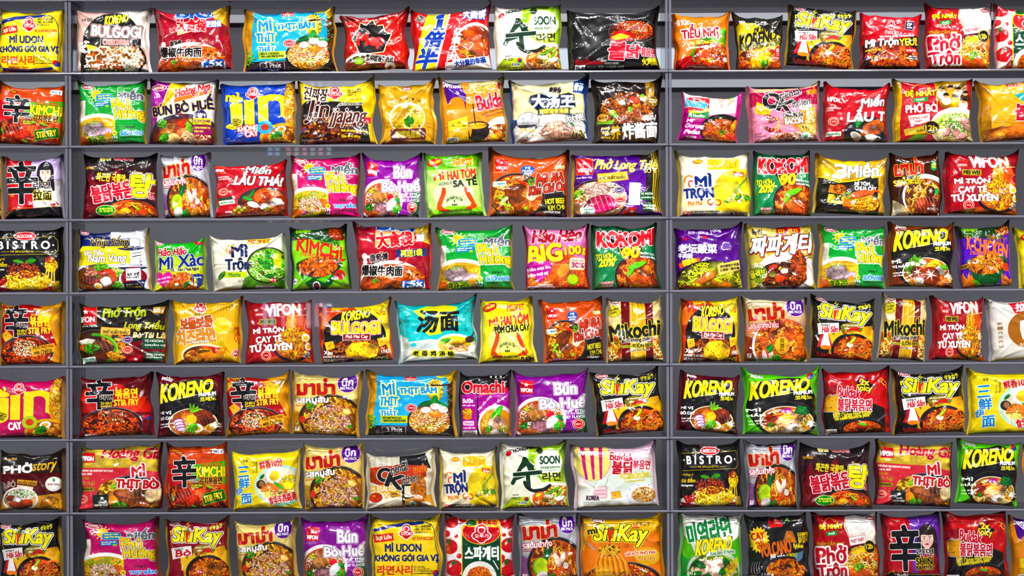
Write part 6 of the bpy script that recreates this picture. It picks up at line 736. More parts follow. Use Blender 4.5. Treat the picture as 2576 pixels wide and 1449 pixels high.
def d_omachi():
    F('131014', '17121a'); P([4, 34, 34, 32, 34, 100, 4, 100], 'a3248e'); P([36, 30, 100, 28, 100, 100, 38, 100], 'a82a94'); T('Omachi', 5, 13, 88, 31, 'c8202c', o=((1.1, 'f8f4f2'),), b=1.7); BS(92, 26, 2.4, 5.6, 5, 'c8202c', -90)
    for i in range(3): BS(62+i*10, 7-i*.5, 1.2, 2.8, 5, 'f0e4e4', -90)
    T('Tinh tú ẩm thực', 38, 31, 66, 35, 'd8a83a', b=.2); R(48, 33, 92, 36, '7a1420', a=.0); T('Sườn', 6, 40, 26, 47, 'f6eef4', b=.7); T('hầm ngũ quả', 5, 49, 30, 53, 'f0d8ec', b=.2); N(15, 63, 10, 7, ['f0b43a', 'e89a2a'], 24, 1.4, 12, 1.4, 3, 'b8641c'); O(15, 70, 9, 4, 'd8801c'); R(6, 76, 28, 83, 'e8d8e8', rad=2); T('Omachi', 9, 77.5, 25, 81.5, 'a8248e', b=.3); T('HỘP ĐỒ ĂN', 6, 85, 30, 89, 'f0e0f0', b=.3); R(4, 91, 34, 100, 'e8e8ec', tex=.3); T('mochi', 8, 93, 30, 98, '2a1a2a', b=.4)
    O(74, 82, 38, 32, 'f2eef0'); O(74, 84, 35, 28, 'c8863a', tex=.3); N(66, 84, 24, 22, ['e8b85a', 'f0cc7a', 'd8983a'], 50, 1.5, 16, 1.2, 4, 'a86a24'); G(72, 66, 42, 13, -48, '3f9a34'); G(66, 74, 30, 5, -50, 'a8d87a'); 
    for i, (x, y) in enumerate(((66, 80), (76, 76), (84, 80), (72, 86))): M(x, y, 10, 7, 'd0a494', i*30, i)
    O(76, 96, 16, 7, 'f0e8e4'); C(84, 88, 10, 6, ['5aa834', 'c8341c', '8ac44a'], 40, 1.8, 6); H(58, 88, 6, 3, '2f8a3a', 8); T('Hãy nấu cùng', 32, 44, 66, 50, 'f8f0f6', b=.5, rot=-42); T('trứng - thịt - rau, rất ngon !', 34, 47, 98, 54, 'f8f0f6', b=.4, rot=-30)
def d_buldak2x():
    F('b8141a', 'c01a1c'); P([0, 44, 28, 40, 70, 52, 92, 62, 92, 96, 40, 100, 0, 100], '131012'); P([0, 26, 20, 22, 40, 30, 30, 40, 0, 48], '8a0c14'); P([78, 60, 90, 64, 84, 76], '131012'); O(56, 92, 36, 16, '2a282c'); O(56, 92, 34, 14.5, '121114'); O(56, 93, 31, 12.5, '6a1a10', tex=.5); N(56, 92, 29, 11, ['c83c1c', 'd8562a', 'b02c14', 'e07a44'], 100, 1.3, 13, 1.4, 4, '5a140c'); G(56, 86, 16, 4, 12, '4f9a2c'); M(54, 92, 8, 3, '7a1a14', 0, 4, 3); L(arc(92, 90, 4, 6, -90, 90), .8, '555'); R(78, 74, 100, 77, '4a4a50', -35)
    T('2x', 56, 16, 70, 25, 'f2dc2a', o=((.6, '151012'),), b=.9, rot=6); FL(50, 12, 76, 30, '151012', 4, 3); T('2x', 56, 16, 70, 25, 'f2dc2a', b=.9, rot=6); T('Spicy', 50, 25, 74, 37, 'f2dc2a', o=((.9, '151012'),), b=1.1, rot=8); CH(44, 22, 48, 32, 3, 2); CH(80, 30, 74, 38, 3, 2); o = ((.9, 'fbf0ee'),); T('Buldak', 20, 27, 56, 44, 'b8142a', o=o, b=1, rot=9); T('핵', 0, 40, 18, 70, 'e8a01c', o=((.8, '151012'), (.9, 'fbf0e4')), b=1.6, rot=5); T('불닭볶음면', 19, 46, 72, 65, 'b8142a', o=((1, 'fbf0f0'),), b=1, rot=4); T('HOT Chicken Flavor Ramen', 12, 65, 70, 74, 'e8d42a', b=.4, rot=-5); T('Les nouilles piquantes au poulet', 14, 72, 68, 78, 'e8d42a', b=.2, rot=-5); R(0, 92, 16, 100, 'f0eeea'); T('KOREA', 1, 94, 15, 99, '222', b=.4); L([(86, 14), (92, 18), (88, 20), (93, 26)], 1, 'f0d02a'); L([(94, 20), (98, 24), (95, 26), (99, 32)], 1, 'f0d02a')
    P([76, 84, 84, 70, 90, 84], 'c8341c', a=.0)
def d_sanxian():
    F('e6cf14', 'dcc412'); O(74, 58, 40, 36, 'b8d8d0'); O(74, 58, 35, 31, 'eae2c8', tex=.12); N(74, 66, 30, 18, ['f4e4a8', 'e8d088', 'f0d870'], 50, 1.3, 18, 1.1, 4, 'd8bc6a'); EG(66, 40, 13, 15, 20, 'f0c82a'); O(44, 56, 7, 8, '2a1a14'); O(45, 55, 4, 5, '8a6a4a'); SH(58, 66, 8, 170, 370, 13, 'e88458'); SH(74, 68, 9, 180, 370, 13, 'e07a4a'); C(88, 46, 10, 8, ['e8d04a', 'd8b82a'], 40, 3, 5); M(88, 58, 9, 7, 'e8cc4a', 0, 4); G(72, 58, 22, 5, 40, '3a8a34'); G(46, 42, 12, 4, -50, '2f7a34'); P(arc(74, 60, 40, 36, 20, 110), '9ac8b0', a=.0); L(arc(74, 58, 38, 34, 20, 100), 5, '8ac0a4')
    for ch, x, y, s in (('三', 8, 24, 17), ('鲜', 9, 44, 17), ('伊', 4, 62, 11), ('面', 13, 72, 16)): T(ch, x, y, x+s, y+s*1.05, '2a7ac0', o=((.7, 'e8f0f4'),), b=.9, rot=-6, sh=.1)
    T('鲜香10分', 42, 13, 78, 27, 'c8242c', o=((.7, 'f8ecd8'),), b=.5, rot=-10); T('食华丰路路通', 56, 74, 100, 88, 'c81e28', o=((.7, 'f8f0e4'),), b=.7, rot=-12); L([(60, 93), (84, 86)], .7, 'c81e28'); T('华丰', 16, 12, 24, 17, '3a3414', b=.2)
    for i in range(2): T('20260915', 31+i*5, 14, 34+i*5, 36, '3a3414', b=.1)
def d_phostory():
    F('17120f', '151210'); R(0, 36, 100, 72, '4a1014'); L([(0, 36), (100, 30)], .6, '8a2a1c'); P([0, 72, 50, 76, 100, 70, 100, 100, 0, 100], 'c8861a', .15); STR(0, 40, 100, 70, '5a1a1c', 14, .3, False); T('PHỞ', 8, 20, 53, 36, 'f2f0ec', b=1.4, rot=-3); T('story', 54, 17, 92, 36, 'd8ac2a', b=.6, rot=-6, sh=.3); T('Cung Đình', 8, 10, 28, 15, 'b89a5a', b=.2); T('PHỞ', 2, 52, 12, 66, '9a8a80', b=.4, rot=-50); T('BÒ', 14, 48, 27, 60, 'a89a90', b=.6); P([30, 47, 62, 50, 60, 58, 30, 54], 'd89a2a'); T('TRUYỀN THỐNG', 31, 48.5, 60, 56, '3a2410', b=.4, rot=4); P([30, 56, 56, 60, 54, 68, 28, 64], 'e8d4b8'); O(88, 55, 13, 12, 'e8e8e0', o=.6, oc='6a7a6a'); T('PHỞ TIẾN', 79, 53, 97, 57, '8a2030', b=.4); G(88, 48, 6, 4, -90, '3a7a4a')
    O(34, 80, 30, 20, 'eceae6'); O(34, 80, 27, 17, 'c8a07a', tex=.4); N(36, 76, 24, 12, ['f0ece0', 'e0d8c8'], 40, 1.6, 18, .8, 3, 'a88a6a'); C(38, 70, 22, 6, ['6aa84a', '8ac06a', 'f0f0ea'], 80, 1.8, 4); M(20, 78, 8, 5, 'c85a3a', 10, 3); M(34, 88, 16, 7, '8a4034', -6, 4, 6, 'b87a6a'); M(30, 80, 7, 5, 'f0ece8', 0, 6); M(46, 86, 9, 6, '9a4a3c', 10, 7); M(80, 84, 14, 8, 'a8641c', -20, 3, 4); C(92, 88, 8, 8, ['d89a2a', 'b8741c'], 30, 3, 5)
def d_hoanggia():
    F('c2a85c', 'b89c4e'); P([0, 32, 60, 34, 100, 42, 100, 100, 0, 100], 'cc5f64'); P([0, 0, 100, 0, 100, 36, 60, 30, 0, 28], 'bca45a', .35); C(20, 60, 18, 20, ['d8767a', 'd06c70'], 20, 2, 3); BOWL(64, 82, 44, 36, '141416', '8a4a1c', .92, 2); N(46, 70, 22, 18, ['e8a83a', 'f0bc5a', 'd8902a'], 70, 1.5, 16, 1.2, 4, 'a8681c'); M(42, 80, 10, 13, 'd8741c', 0, 3); M(70, 80, 26, 15, '6a3c2c', 8, 4, 9, 'a87a68'); M(66, 76, 20, 8, '7a4a38', 4, 6, 7, 'b08874'); M(92, 76, 10, 12, 'e0c49a', 0, 7, 4, 'c8a070'); H(50, 95, 9, 3, '4f9a34', 16); G(44, 62, 14, 7, -20, '8ac03a'); C(78, 96, 20, 4, ['e0a04a', 'c8742a'], 30, 2, 5)
    R(4, 8, 20, 24, 'c8101c'); T('VIFON', 2, 14, 18, 21, 'fff', b=.9); T('Hoàng Gia', 29, 4, 104, 24, 'b8102a', o=((.4, 'f0e0b8'), (.4, '8a0c1c')), b=1.5, rot=4, sh=.15); T('HOÀNG GIA INSTANT NOODLE', 2, 35, 42, 39, 'f4e4e0', b=.3, rot=2); T('REAL BEEF', 3, 41, 16, 44, 'f4e4e0', b=.3); T('THỊT THẬT', -2, 54, 20, 61, 'a88a2a', b=.7); T('CÓ ỚN', 2, 46, 12, 51, 'a88a2a', b=.5); R(0, 63, 19, 70, '8a7424', 1); T('nhất Hoàng Gia', 1, 64.5, 16, 68, '2a2410', b=.2); o = ((1.9, 'f6f0ec'), (.3, '3a1a1a')); T('MÌ', 66, 29, 82, 48, 'c0101c', o=o, b=1.3, rot=-4); T('THỊT BÒ', 46, 50, 97, 70, 'c0101c', o=o, b=1.3, rot=4); P([16, 76, 36, 75, 38, 101, 18, 101], '14201c'); BS(28, 81, 1.6, 3, 5, 'e8e8e0', -90); T('CÓ GÓI', 24, 86, 32, 89, 'e8e8e0', b=.2); T('THỊT BÒ THẬT', 19, 90, 36, 94, 'e8e8e0', b=.3); T('61g', 24, 96, 32, 100, 'e8e8e0', b=.3); seal(4, 82, 6.5)
def d_oksalted():
    F('ddd6c2', 'd4ccb4'); STR(0, 2, 52, 22, '2a2a28', 26, .5); P([50, 4, 90, 4, 96, 30, 80, 26, 50, 22], '17171a'); P([4, 24, 50, 20, 88, 24, 90, 44, 60, 56, 20, 58, 4, 50], 'a8341c', .15); P([2, 58, 14, 58, 14, 76, 4, 76], 'd89a1c'); TX(['STIR', 'FRIED'], 2, 60, 13, 74, 'f4ecd8', .4); R(18, 56, 50, 80, 'd8981c'); T('SALTED', 19, 59, 45, 68, 'f4ead0', b=.7); T('EGG', 19, 71, 33, 79, 'f4ead0', b=.7); T('รสผัด', 36, 71, 46, 75, '4a2a10', b=.2); T('ไข่เค็ม', 36, 76, 46, 80, '4a2a10', b=.2); R(52, 54, 56, 94, '17171a'); R(52, 80, 78, 84, '17171a'); R(52, 56, 72, 60, '17171a'); N(78, 66, 12, 26, ['a85a1c', 'c8742a', '8a4414', 'd88a3a'], 120, 1.8, 30, .3, 4, '6a300c'); R(66, 44, 91, 66, 'b8641c', a=.0); P([56, 84, 100, 76, 100, 100, 56, 100], 'd8941c'); N(79, 76, 10, 22, ['a85a1c', 'c8742a', '8a4414'], 70, 1.8, 26, .3, 6, '6a300c')
    O(14, 82, 12, 9, 'e8e4dc'); O(12, 79, 10, 9, 'c8381c', tex=.2); O(9, 76, 3, 2, 'f0906a'); R(2, 90, 24, 98, 'b8a89a', a=.7); O(68, 93, 6, 6, 'dce8f0', o=.4, oc='9ab0c0'); O(68, 93, 3, 3, '4a9a3a'); C(40, 97, 26, 3, ['c8641c', 'a84a14'], 40, 2, 5); O(88, 94, 8, 4, 'd8d4d0')
    o = ((.9, 'f4f0e6'),); T('O', 16, 26, 38, 50, '151311', o=o, b=2.6, rot=6); T('K', 30, 38, 56, 62, '151311', o=o, b=2.6, rot=20); T('riental', 36, 18, 62, 34, '151311', o=((.5, 'f4ece0'),), b=.5, rot=-16, sh=.2); T('itchen', 53, 40, 76, 54, '151311', o=((.5, 'f4ece0'),), b=.5, rot=-14, sh=.2); T('มาม่า', 72, 22, 90, 35, 'c8241c', o=((.7, 'e8a82a'),), b=.7, rot=-6)
def d_buldakpink():
    F('dcb8d0', 'cfe0c0'); O(70, 80, 60, 40, 'd4e8dc', a=.6); O(30, 92, 60, 24, 'e8e6e4', a=.7); P(ellp(22, 22, 22, 34), 'e8dc8a', o=.4, oc='8a3a5a')
    for i in range(3): P([8+i*11, 0, 13+i*11, 0, 15+i*9, 54, 12+i*9, 54], 'c84a8a')
    O(84, 82, 24, 19, 'e8eaf2'); O(84, 82, 19, 15, 'f2f0f0'); N(84, 81, 15, 12, ['e8b87a', 'd89a5a', 'f4dcb4', 'c8743a'], 80, 1.2, 12, 1.3, 4, 'b87a44'); C(84, 80, 10, 8, ['4a9a34', 'c8442a'], 16, 1.2, 5); o = ((1.1, 'fbf0f4'),)
    for i in range(10): a = i*.628; L([(84+20.5*math.cos(a), 82+16.2*math.sin(a)), (84+22.5*math.cos(a), 82+17.8*math.sin(a))], .7, '3a3a8a')
    T('Buldak', 44, 12, 73, 25, 'b8243a', o=o, b=1.1, rot=5); TX(['Cream', 'carbonara'], 75, 9, 96, 23, 'f8ece8', .5, 8); T('불닭', 46, 26, 72, 47, 'b8202e', o=o, b=1.7, rot=5); T('볶음면', 72, 26, 94, 40, 'b8202e', o=((.9, 'fbf0f4'),), b=1, rot=6); T('HOT Chicken Flavor Ramen', 55, 44, 92, 53, 'c8b82a', o=((.4, 'f8f4dc'),), b=.4, rot=-6); TX(['Nouilles saveur poulet piquant', 'à la crème carbonara'], 60, 52, 96, 61, 'c8b01c', .2, -4); T('SAMYANG', 6, 9, 28, 15, 'f4eef0', b=.4, rot=5); R(22, 66, 38, 84, 'e8c8cc', 3, o=.3, oc='8a3a3a'); 
    for y in (71, 77): L([(23+i*2, y+(i % 2)*1.6) for i in range(8)], .6, 'c86a7a')
    L([(10, 56), (24, 68)], .4, '5a3a2a'); L([(40, 54), (36, 66)], .4, '5a3a2a'); P([44, 76, 54, 74, 56, 84, 44, 86], 'e8a83a', o=.3, oc='6a4a10'); O(48, 80, 1.4, 1.4, 'b8781c'); T('KOREA', 12, 80, 28, 87, '3a2a3a', b=.5, rot=4); TX(['Nouilles Ramen instantanées sautées', 'NET WEIGHT 140g'], 8, 89, 42, 95, '4a4a4a', .1)
def d_korenowhite():
    F('d4d4cc', 'c8d0bc'); P([0, 30, 14, 44, 30, 74, 20, 100, 0, 100], '5ab03a', .2); P([0, 60, 12, 70, 10, 100, 0, 100], '2f8a3a'); P([78, 44, 100, 30, 100, 100, 86, 100], '4fa83a', .2); O(54, 86, 44, 34, 'b8c8b8', o=.5, oc='8a9a8a'); O(54, 88, 41, 30, '6a8a3a', tex=.5); N(54, 88, 38, 26, ['e8dc9a', 'd8c87a', 'f0ecc0'], 60, 1.5, 16, 1.1, 4, '5a6a2a')
    for i, (x, y) in enumerate(((44, 78), (64, 76), (58, 90), (34, 84))): M(x, y, 12, 10, 'e8ccb8', i*50, i+2); O(x+1, y+1, 5, 4, 'c89a8a', tex=.2)
    for x, y, r in ((30, 76, 20), (72, 84, -30), (46, 96, 10), (76, 74, 60), (24, 92, -20), (66, 98, 0)): G(x, y, 24, 11, r, '2a6a2c')
    O(30, 26, 26, 16, 'eceae4', -12); O(66, 20, 34, 16, 'eceae4', -8); T('미역라면', 8, 8, 82, 44, '1f7a3c', o=((.9, 'f4f4ee'),), b=1.8, rot=-12); koreno(24, 36, 84, 58, -9, '2a3a10', -.1); T('Mì Rong Biển Vị Nghêu', 42, 52, 88, 62, '1f6a34', o=((.7, 'f4f4ee'),), b=.5, rot=-8); P([72, 82, 92, 62, 94, 76, 80, 96], 'c8b02a', .2); T('SỐ 1', 76, 72, 88, 82, '8a1420', b=.6, rot=-30); T('102 g', 12, 88, 24, 93, 'e8ece0', b=.3)
def d_volcano():
    F('131113', '100f10'); BS(16, 36, 15, 19, 18, 'ecc81c', 5, 1.1); T('CAY', 4, 25, 26, 36, 'c81e1c', b=.9, rot=-6); T('CỰC', 10, 38, 24, 43, 'c81e1c', b=.5, rot=-4); T('ĐÃ!', 13, 44, 24, 50, 'c81e1c', b=.6, rot=-4); P([56, 40, 64, 24, 74, 24, 80, 42], '8a5a2c', .5); L([(64, 26), (62, 40)], 1.2, 'e8641c'); L([(70, 25), (73, 40)], 1.2, 'e8641c'); T('VOLCANO', 18, 40, 70, 60, 'd8641c', o=((.6, '2a0c08'),), b=1.4, rot=-8); T('Mì xào', 36, 58, 60, 68, 'f4f0ec', b=.7, rot=-5, sh=.15); T('KORENO', 62, 58, 80, 65, 'e8d41c', b=.5, rot=-6, sh=.2); T('Vị gà phô mai', 74, 42, 90, 52, 'f4e04a', b=.3, rot=4); o = ((.6, '3a2a08'),); T('단짠맛', 82, 26, 100, 34, 'd8bc2a', o=o, b=.5, rot=-4); T('닭갈비', 83, 35, 100, 42, 'd8bc2a', o=o, b=.5, rot=-4); BOWL(60, 86, 38, 24, '1c1a22', '6a2410', .84, 0, '34323a'); N(60, 85, 32, 19, ['c85a1c', 'd8742a', 'b84814', 'e89444'], 130, 1.4, 13, 1.5, 4, '6a2408'); C(58, 78, 12, 4, ['2a1a14', '5a2a1c'], 40, 1.8, 5)
    for i in range(4): L(arc(6+i*4, 80, 3, 10, 120, 260), .5, 'b8b4b0')
    T('118 g', 20, 88, 40, 94, 'f0ece8', b=.5); T('Khối lượng tịnh:', 2, 90, 18, 93, 'bbb', b=.1); FL(34, 2, 56, 18, 'b81a1c', 3, 4); G(66, 8, 8, 4, 60, '4a8a2a'); P([74, 60, 90, 54, 88, 66, 80, 72], '8ac0e0', a=.6)
# ---------------------------------------------------------------- the setting behind the rack
WALLY = 2.2
M_wall = principled('grey_wall_paint', lin((.30, .31, .34)), .6, bump=.0004, scale=30)
w = link('wall_back', box('wall_back', -3, 3, WALLY, WALLY+.05, 0, 3.1), (M_wall,)); w['kind'] = 'structure'
M_wall_n = M_wall.node_tree.nodes; nz_ = M_wall_n.new('ShaderNodeTexNoise'); nz_.inputs['Scale'].default_value = 2.2; rp_ = M_wall_n.new('ShaderNodeValToRGB'); rp_.color_ramp.elements[0].position = .35; rp_.color_ramp.elements[1].position = .65
rp_.color_ramp.elements[0].color = (*lin((.22, .22, .25)), 1); rp_.color_ramp.elements[1].color = (*lin((.38, .385, .42)), 1)
M_wall.node_tree.links.new(nz_.outputs['Fac'], rp_.inputs[0]); M_wall.node_tree.links.new(rp_.outputs[0], M_wall_n['Principled BSDF'].inputs['Base Color'])
M_floor = principled('hall_floor', lin((.30, .29, .28)), .35)
fl = link('floor', box('floor', -3, 3, -6.5, WALLY+.05, -.05, 0), (M_floor,)); fl['kind'] = 'structure'
M_rail = principled('pale_rail_metal', lin((.60, .61, .64)), .35, metal=.3)
FLOORS = [177.5+184.6*k for k in range(8)]          # front top edge of each bin floor, photograph pixels at the middle of the frame
def zfloor(k): return CAMZ-(FLOORS[k]-724.5)/PXM
PITCH = 184.6/PXM
for k in (0, 1):
    z = px2w(1288, (58, 224)[k], WALLY)[1]
    t = link('trim_%d' % (k+1), box('rail', -3, 3, WALLY-.03, WALLY, z, z+.024), (M_rail,)); t['kind'] = 'structure'
lp = bpy.data.objects.new('glow_strip', None); COL.objects.link(lp); lp.location = (.09, WALLY, px2w(1288, 176, WALLY)[1]); lp.empty_display_size = .05  # added emissive strip standing in for bright patches presumed reflected off a floor
link('glow_strip_frame', box('glow_strip_frame', -.56, .56, -.02, 0, -.005, .063), (M_rail,), lp)
m_, nt_, n_, l_ = mat('cool_white_glow'); e_ = n_.new('ShaderNodeEmission'); e_.inputs[0].default_value = (.75, .88, 1, 1); e_.inputs[1].default_value = 1.9; l_.new(e_.outputs[0], n_['Material Output'].inputs['Surface']); n_.remove(n_['Principled BSDF'])
link('glow_face', box('glow_face', -.55, .55, -.024, -.02, 0, .058), (m_,), lp)
tag(lp, 'cool white glow strip added for a bright reflection behind the topmost row of packets', 'glow strip')
# ---------------------------------------------------------------- clear acrylic bins
M_clear = acrylic('clear_acrylic', (.985, .988, .995), .02)
M_pane = acrylic('clear_front_pane', (.996, .997, .999), .02, ior=1.22)
M_edge = acrylic('acrylic_cut_edge', (.80, .81, .88), .10, .5, lin((.52, .52, .58)))
DEP = .125; TH = .005; TS = .0058
ORD = ['topmost', 'second from the top', 'third from the top', 'fourth from the top', 'fifth from the top', 'sixth from the top', 'seventh from the top', 'lowest']
BAYS = {'left': (-420, 171.5), 'middle': (173, 1683), 'right': (1684.5, 2990)}
BAYTXT = {'left': 'at the left edge of the photo', 'middle': 'of the wide middle column', 'right': 'of the column at the right'}
def bx_(px): return (px-1288)/PXM
WALLS = [(bx_(a)+TS, bx_(b)-TS) for a, b in BAYS.values()]
for bay, (xa, xb) in BAYS.items():
    x0, x1 = bx_(xa), bx_(xb)
    for k in range(-1, 8):
        z = zfloor(k) if k >= 0 else zfloor(0)+PITCH; b = bpy.data.objects.new('acrylic_bin', None); COL.objects.link(b); b.location = ((x0+x1)/2, 0, z-TH); b.empty_display_size = .05
        hw = (x1-x0)/2; hh = PITCH-.0012
        link('floor_panel', sheet('floor_panel', -hw, hw, 0, DEP, 0, TH), (M_clear, M_edge), b)
        link('side_panel', sheet('side_panel', -hw, -hw+TS, 0, DEP, TH, hh, False), (M_clear, M_edge), b)
        link('side_panel', sheet('side_panel', hw-TS, hw, 0, DEP, TH, hh, False), (M_clear, M_edge), b)
        link('back_panel', box('back_panel', -hw+TS, hw-TS, DEP-.003, DEP, TH, hh, thin=1), (M_clear, M_edge), b)
        lip = {1: .050, 3: .063}.get(k, .131 if k > 3 else .0)
        mg = {'left': (.02, .0142), 'middle': (.0165, .0165), 'right': (.021, .02)}[bay]
        if lip: link('front_panel', box('front_panel', -hw+mg[0], hw-mg[1], .0012, .0032, TH, TH+lip, thin=1), (M_pane, M_edge), b)
        tag(b, 'clear acrylic bin, %s %s' % (ORD[k] if k >= 0 else 'only its floor in view,', BAYTXT[bay]), 'bin', 'clear acrylic bins of the %s column' % bay)
# ---------------------------------------------------------------- a lit sign across the aisle, mirrored in the front pane of the fifth row
ns = bpy.data.objects.new('neon_sign', None); COL.objects.link(ns); ns.location = (-1.045, -6.0, CAMZ-.128); ns.empty_display_size = .05
link('backing_panel', box('backing_panel', -.19, .19, -.02, 0, -.12, .12), (principled('sign_backing', lin((.12, .12, .14)), .5),), ns)
for i_, (x_, c_, h_) in enumerate(((-.15, (.35, .6, 1), .06), (-.115, (.35, .6, 1), .05), (-.06, (1, .35, .45), .055), (-.02, (1, .75, .8), .06), (.02, (1, .35, .45), .05), (.06, (.8, .9, 1), .06), (.10, (1, .4, .5), .055), (.14, (.6, .8, 1), .05))):
    m_, nt_, n_, l_ = mat('neon_glow'); e_ = n_.new('ShaderNodeEmission'); e_.inputs[0].default_value = (*c_, 1); e_.inputs[1].default_value = 40; l_.new(e_.outputs[0], n_['Material Output'].inputs['Surface']); n_.remove(n_['Principled BSDF'])
    link('glow_tube', box('glow_tube', x_-.009, x_+.009, 0, .012, -h_, h_), (m_,), ns)
bk = link('sign_post', box('sign_post', -.02, .02, -.02, 0, -CAMZ+.128, -.12), (M_rail,), ns)
tag(ns, 'pink and blue neon sign mirrored in the front pane of the fifth row', 'neon sign')
# ---------------------------------------------------------------- packets
FILM = {}; SEALM = {}
def film(design, gloss=.32):
    if design in FILM: return FILM[design]
    globals()['d_'+design]()
    im = bpy.data.images.new('print_'+design, S, S); px = np.ones((S, S, 4), np.float32); px[..., :3] = np.clip(IMG[::-1], 0, 1); im.pixels.foreach_set(px.ravel()); im.pack()
    m, nt, n, l = mat('printed_film_'+design); b = n['Principled BSDF']
    t = n.new('ShaderNodeTexImage'); t.image = im; t.extension = 'EXTEND'; uv = n.new('ShaderNodeUVMap'); uv.uv_map = 'UVMap'; l.new(uv.outputs[0], t.inputs[0])
    hs = n.new('ShaderNodeHueSaturation'); hs.inputs['Saturation'].default_value = 1.2; l.new(t.outputs[0], hs.inputs['Color']); l.new(hs.outputs[0], b.inputs['Base Color'])
    b.inputs['Roughness'].default_value = gloss; b.inputs['Specular IOR Level'].default_value = .12; b.inputs['Coat Weight'].default_value = .8; b.inputs['Coat IOR'].default_value = 1.75; b.inputs['Coat Roughness'].default_value = .03
    tc = n.new('ShaderNodeTexCoord'); oi = n.new('ShaderNodeObjectInfo'); ad = n.new('ShaderNodeVectorMath'); ad.operation = 'ADD'; l.new(tc.outputs['Object'], ad.inputs[0]); l.new(oi.outputs['Location'], ad.inputs[1])
    nz = n.new('ShaderNodeTexNoise'); nz.noise_type = 'RIDGED_MULTIFRACTAL'; nz.inputs['Scale'].default_value = 24; nz.inputs['Detail'].default_value = 2; nz.inputs['Distortion'].default_value = 1.2; l.new(ad.outputs[0], nz.inputs['Vector'])
    bp = n.new('ShaderNodeBump'); bp.inputs['Strength'].default_value = .24; bp.inputs['Distance'].default_value = .0016; l.new(nz.outputs['Fac'], bp.inputs['Height']); l.new(bp.outputs[0], b.inputs['Normal']); l.new(bp.outputs[0], b.inputs['Coat Normal'])
    FILM[design] = (m, tuple(IMG[:, :14].mean((0, 1))), tuple(IMG[:, -14:].mean((0, 1)))); return FILM[design]
def sealm(c):
    key = tuple(round(v, 2) for v in c)
    if key not in SEALM: SEALM[key] = principled('seal_film', lin(c), .22, .25, .5)
    return SEALM[key]
def vnoise(rs, s, t, f):
    g = rs.rand(f+2, f+2); x = (s*.5+.5)*f; y = (t*.5+.5)*f; i = np.clip(x.astype(int), 0, f); j = np.clip(y.astype(int), 0, f); u = x-i; v = y-j; u = u*u*(3-2*u); v = v*v*(3-2*v)
    return (g[j, i]*(1-u)+g[j, i+1]*u)*(1-v)+(g[j+1, i]*(1-u)+g[j+1, i+1]*u)*v
N_ = 60
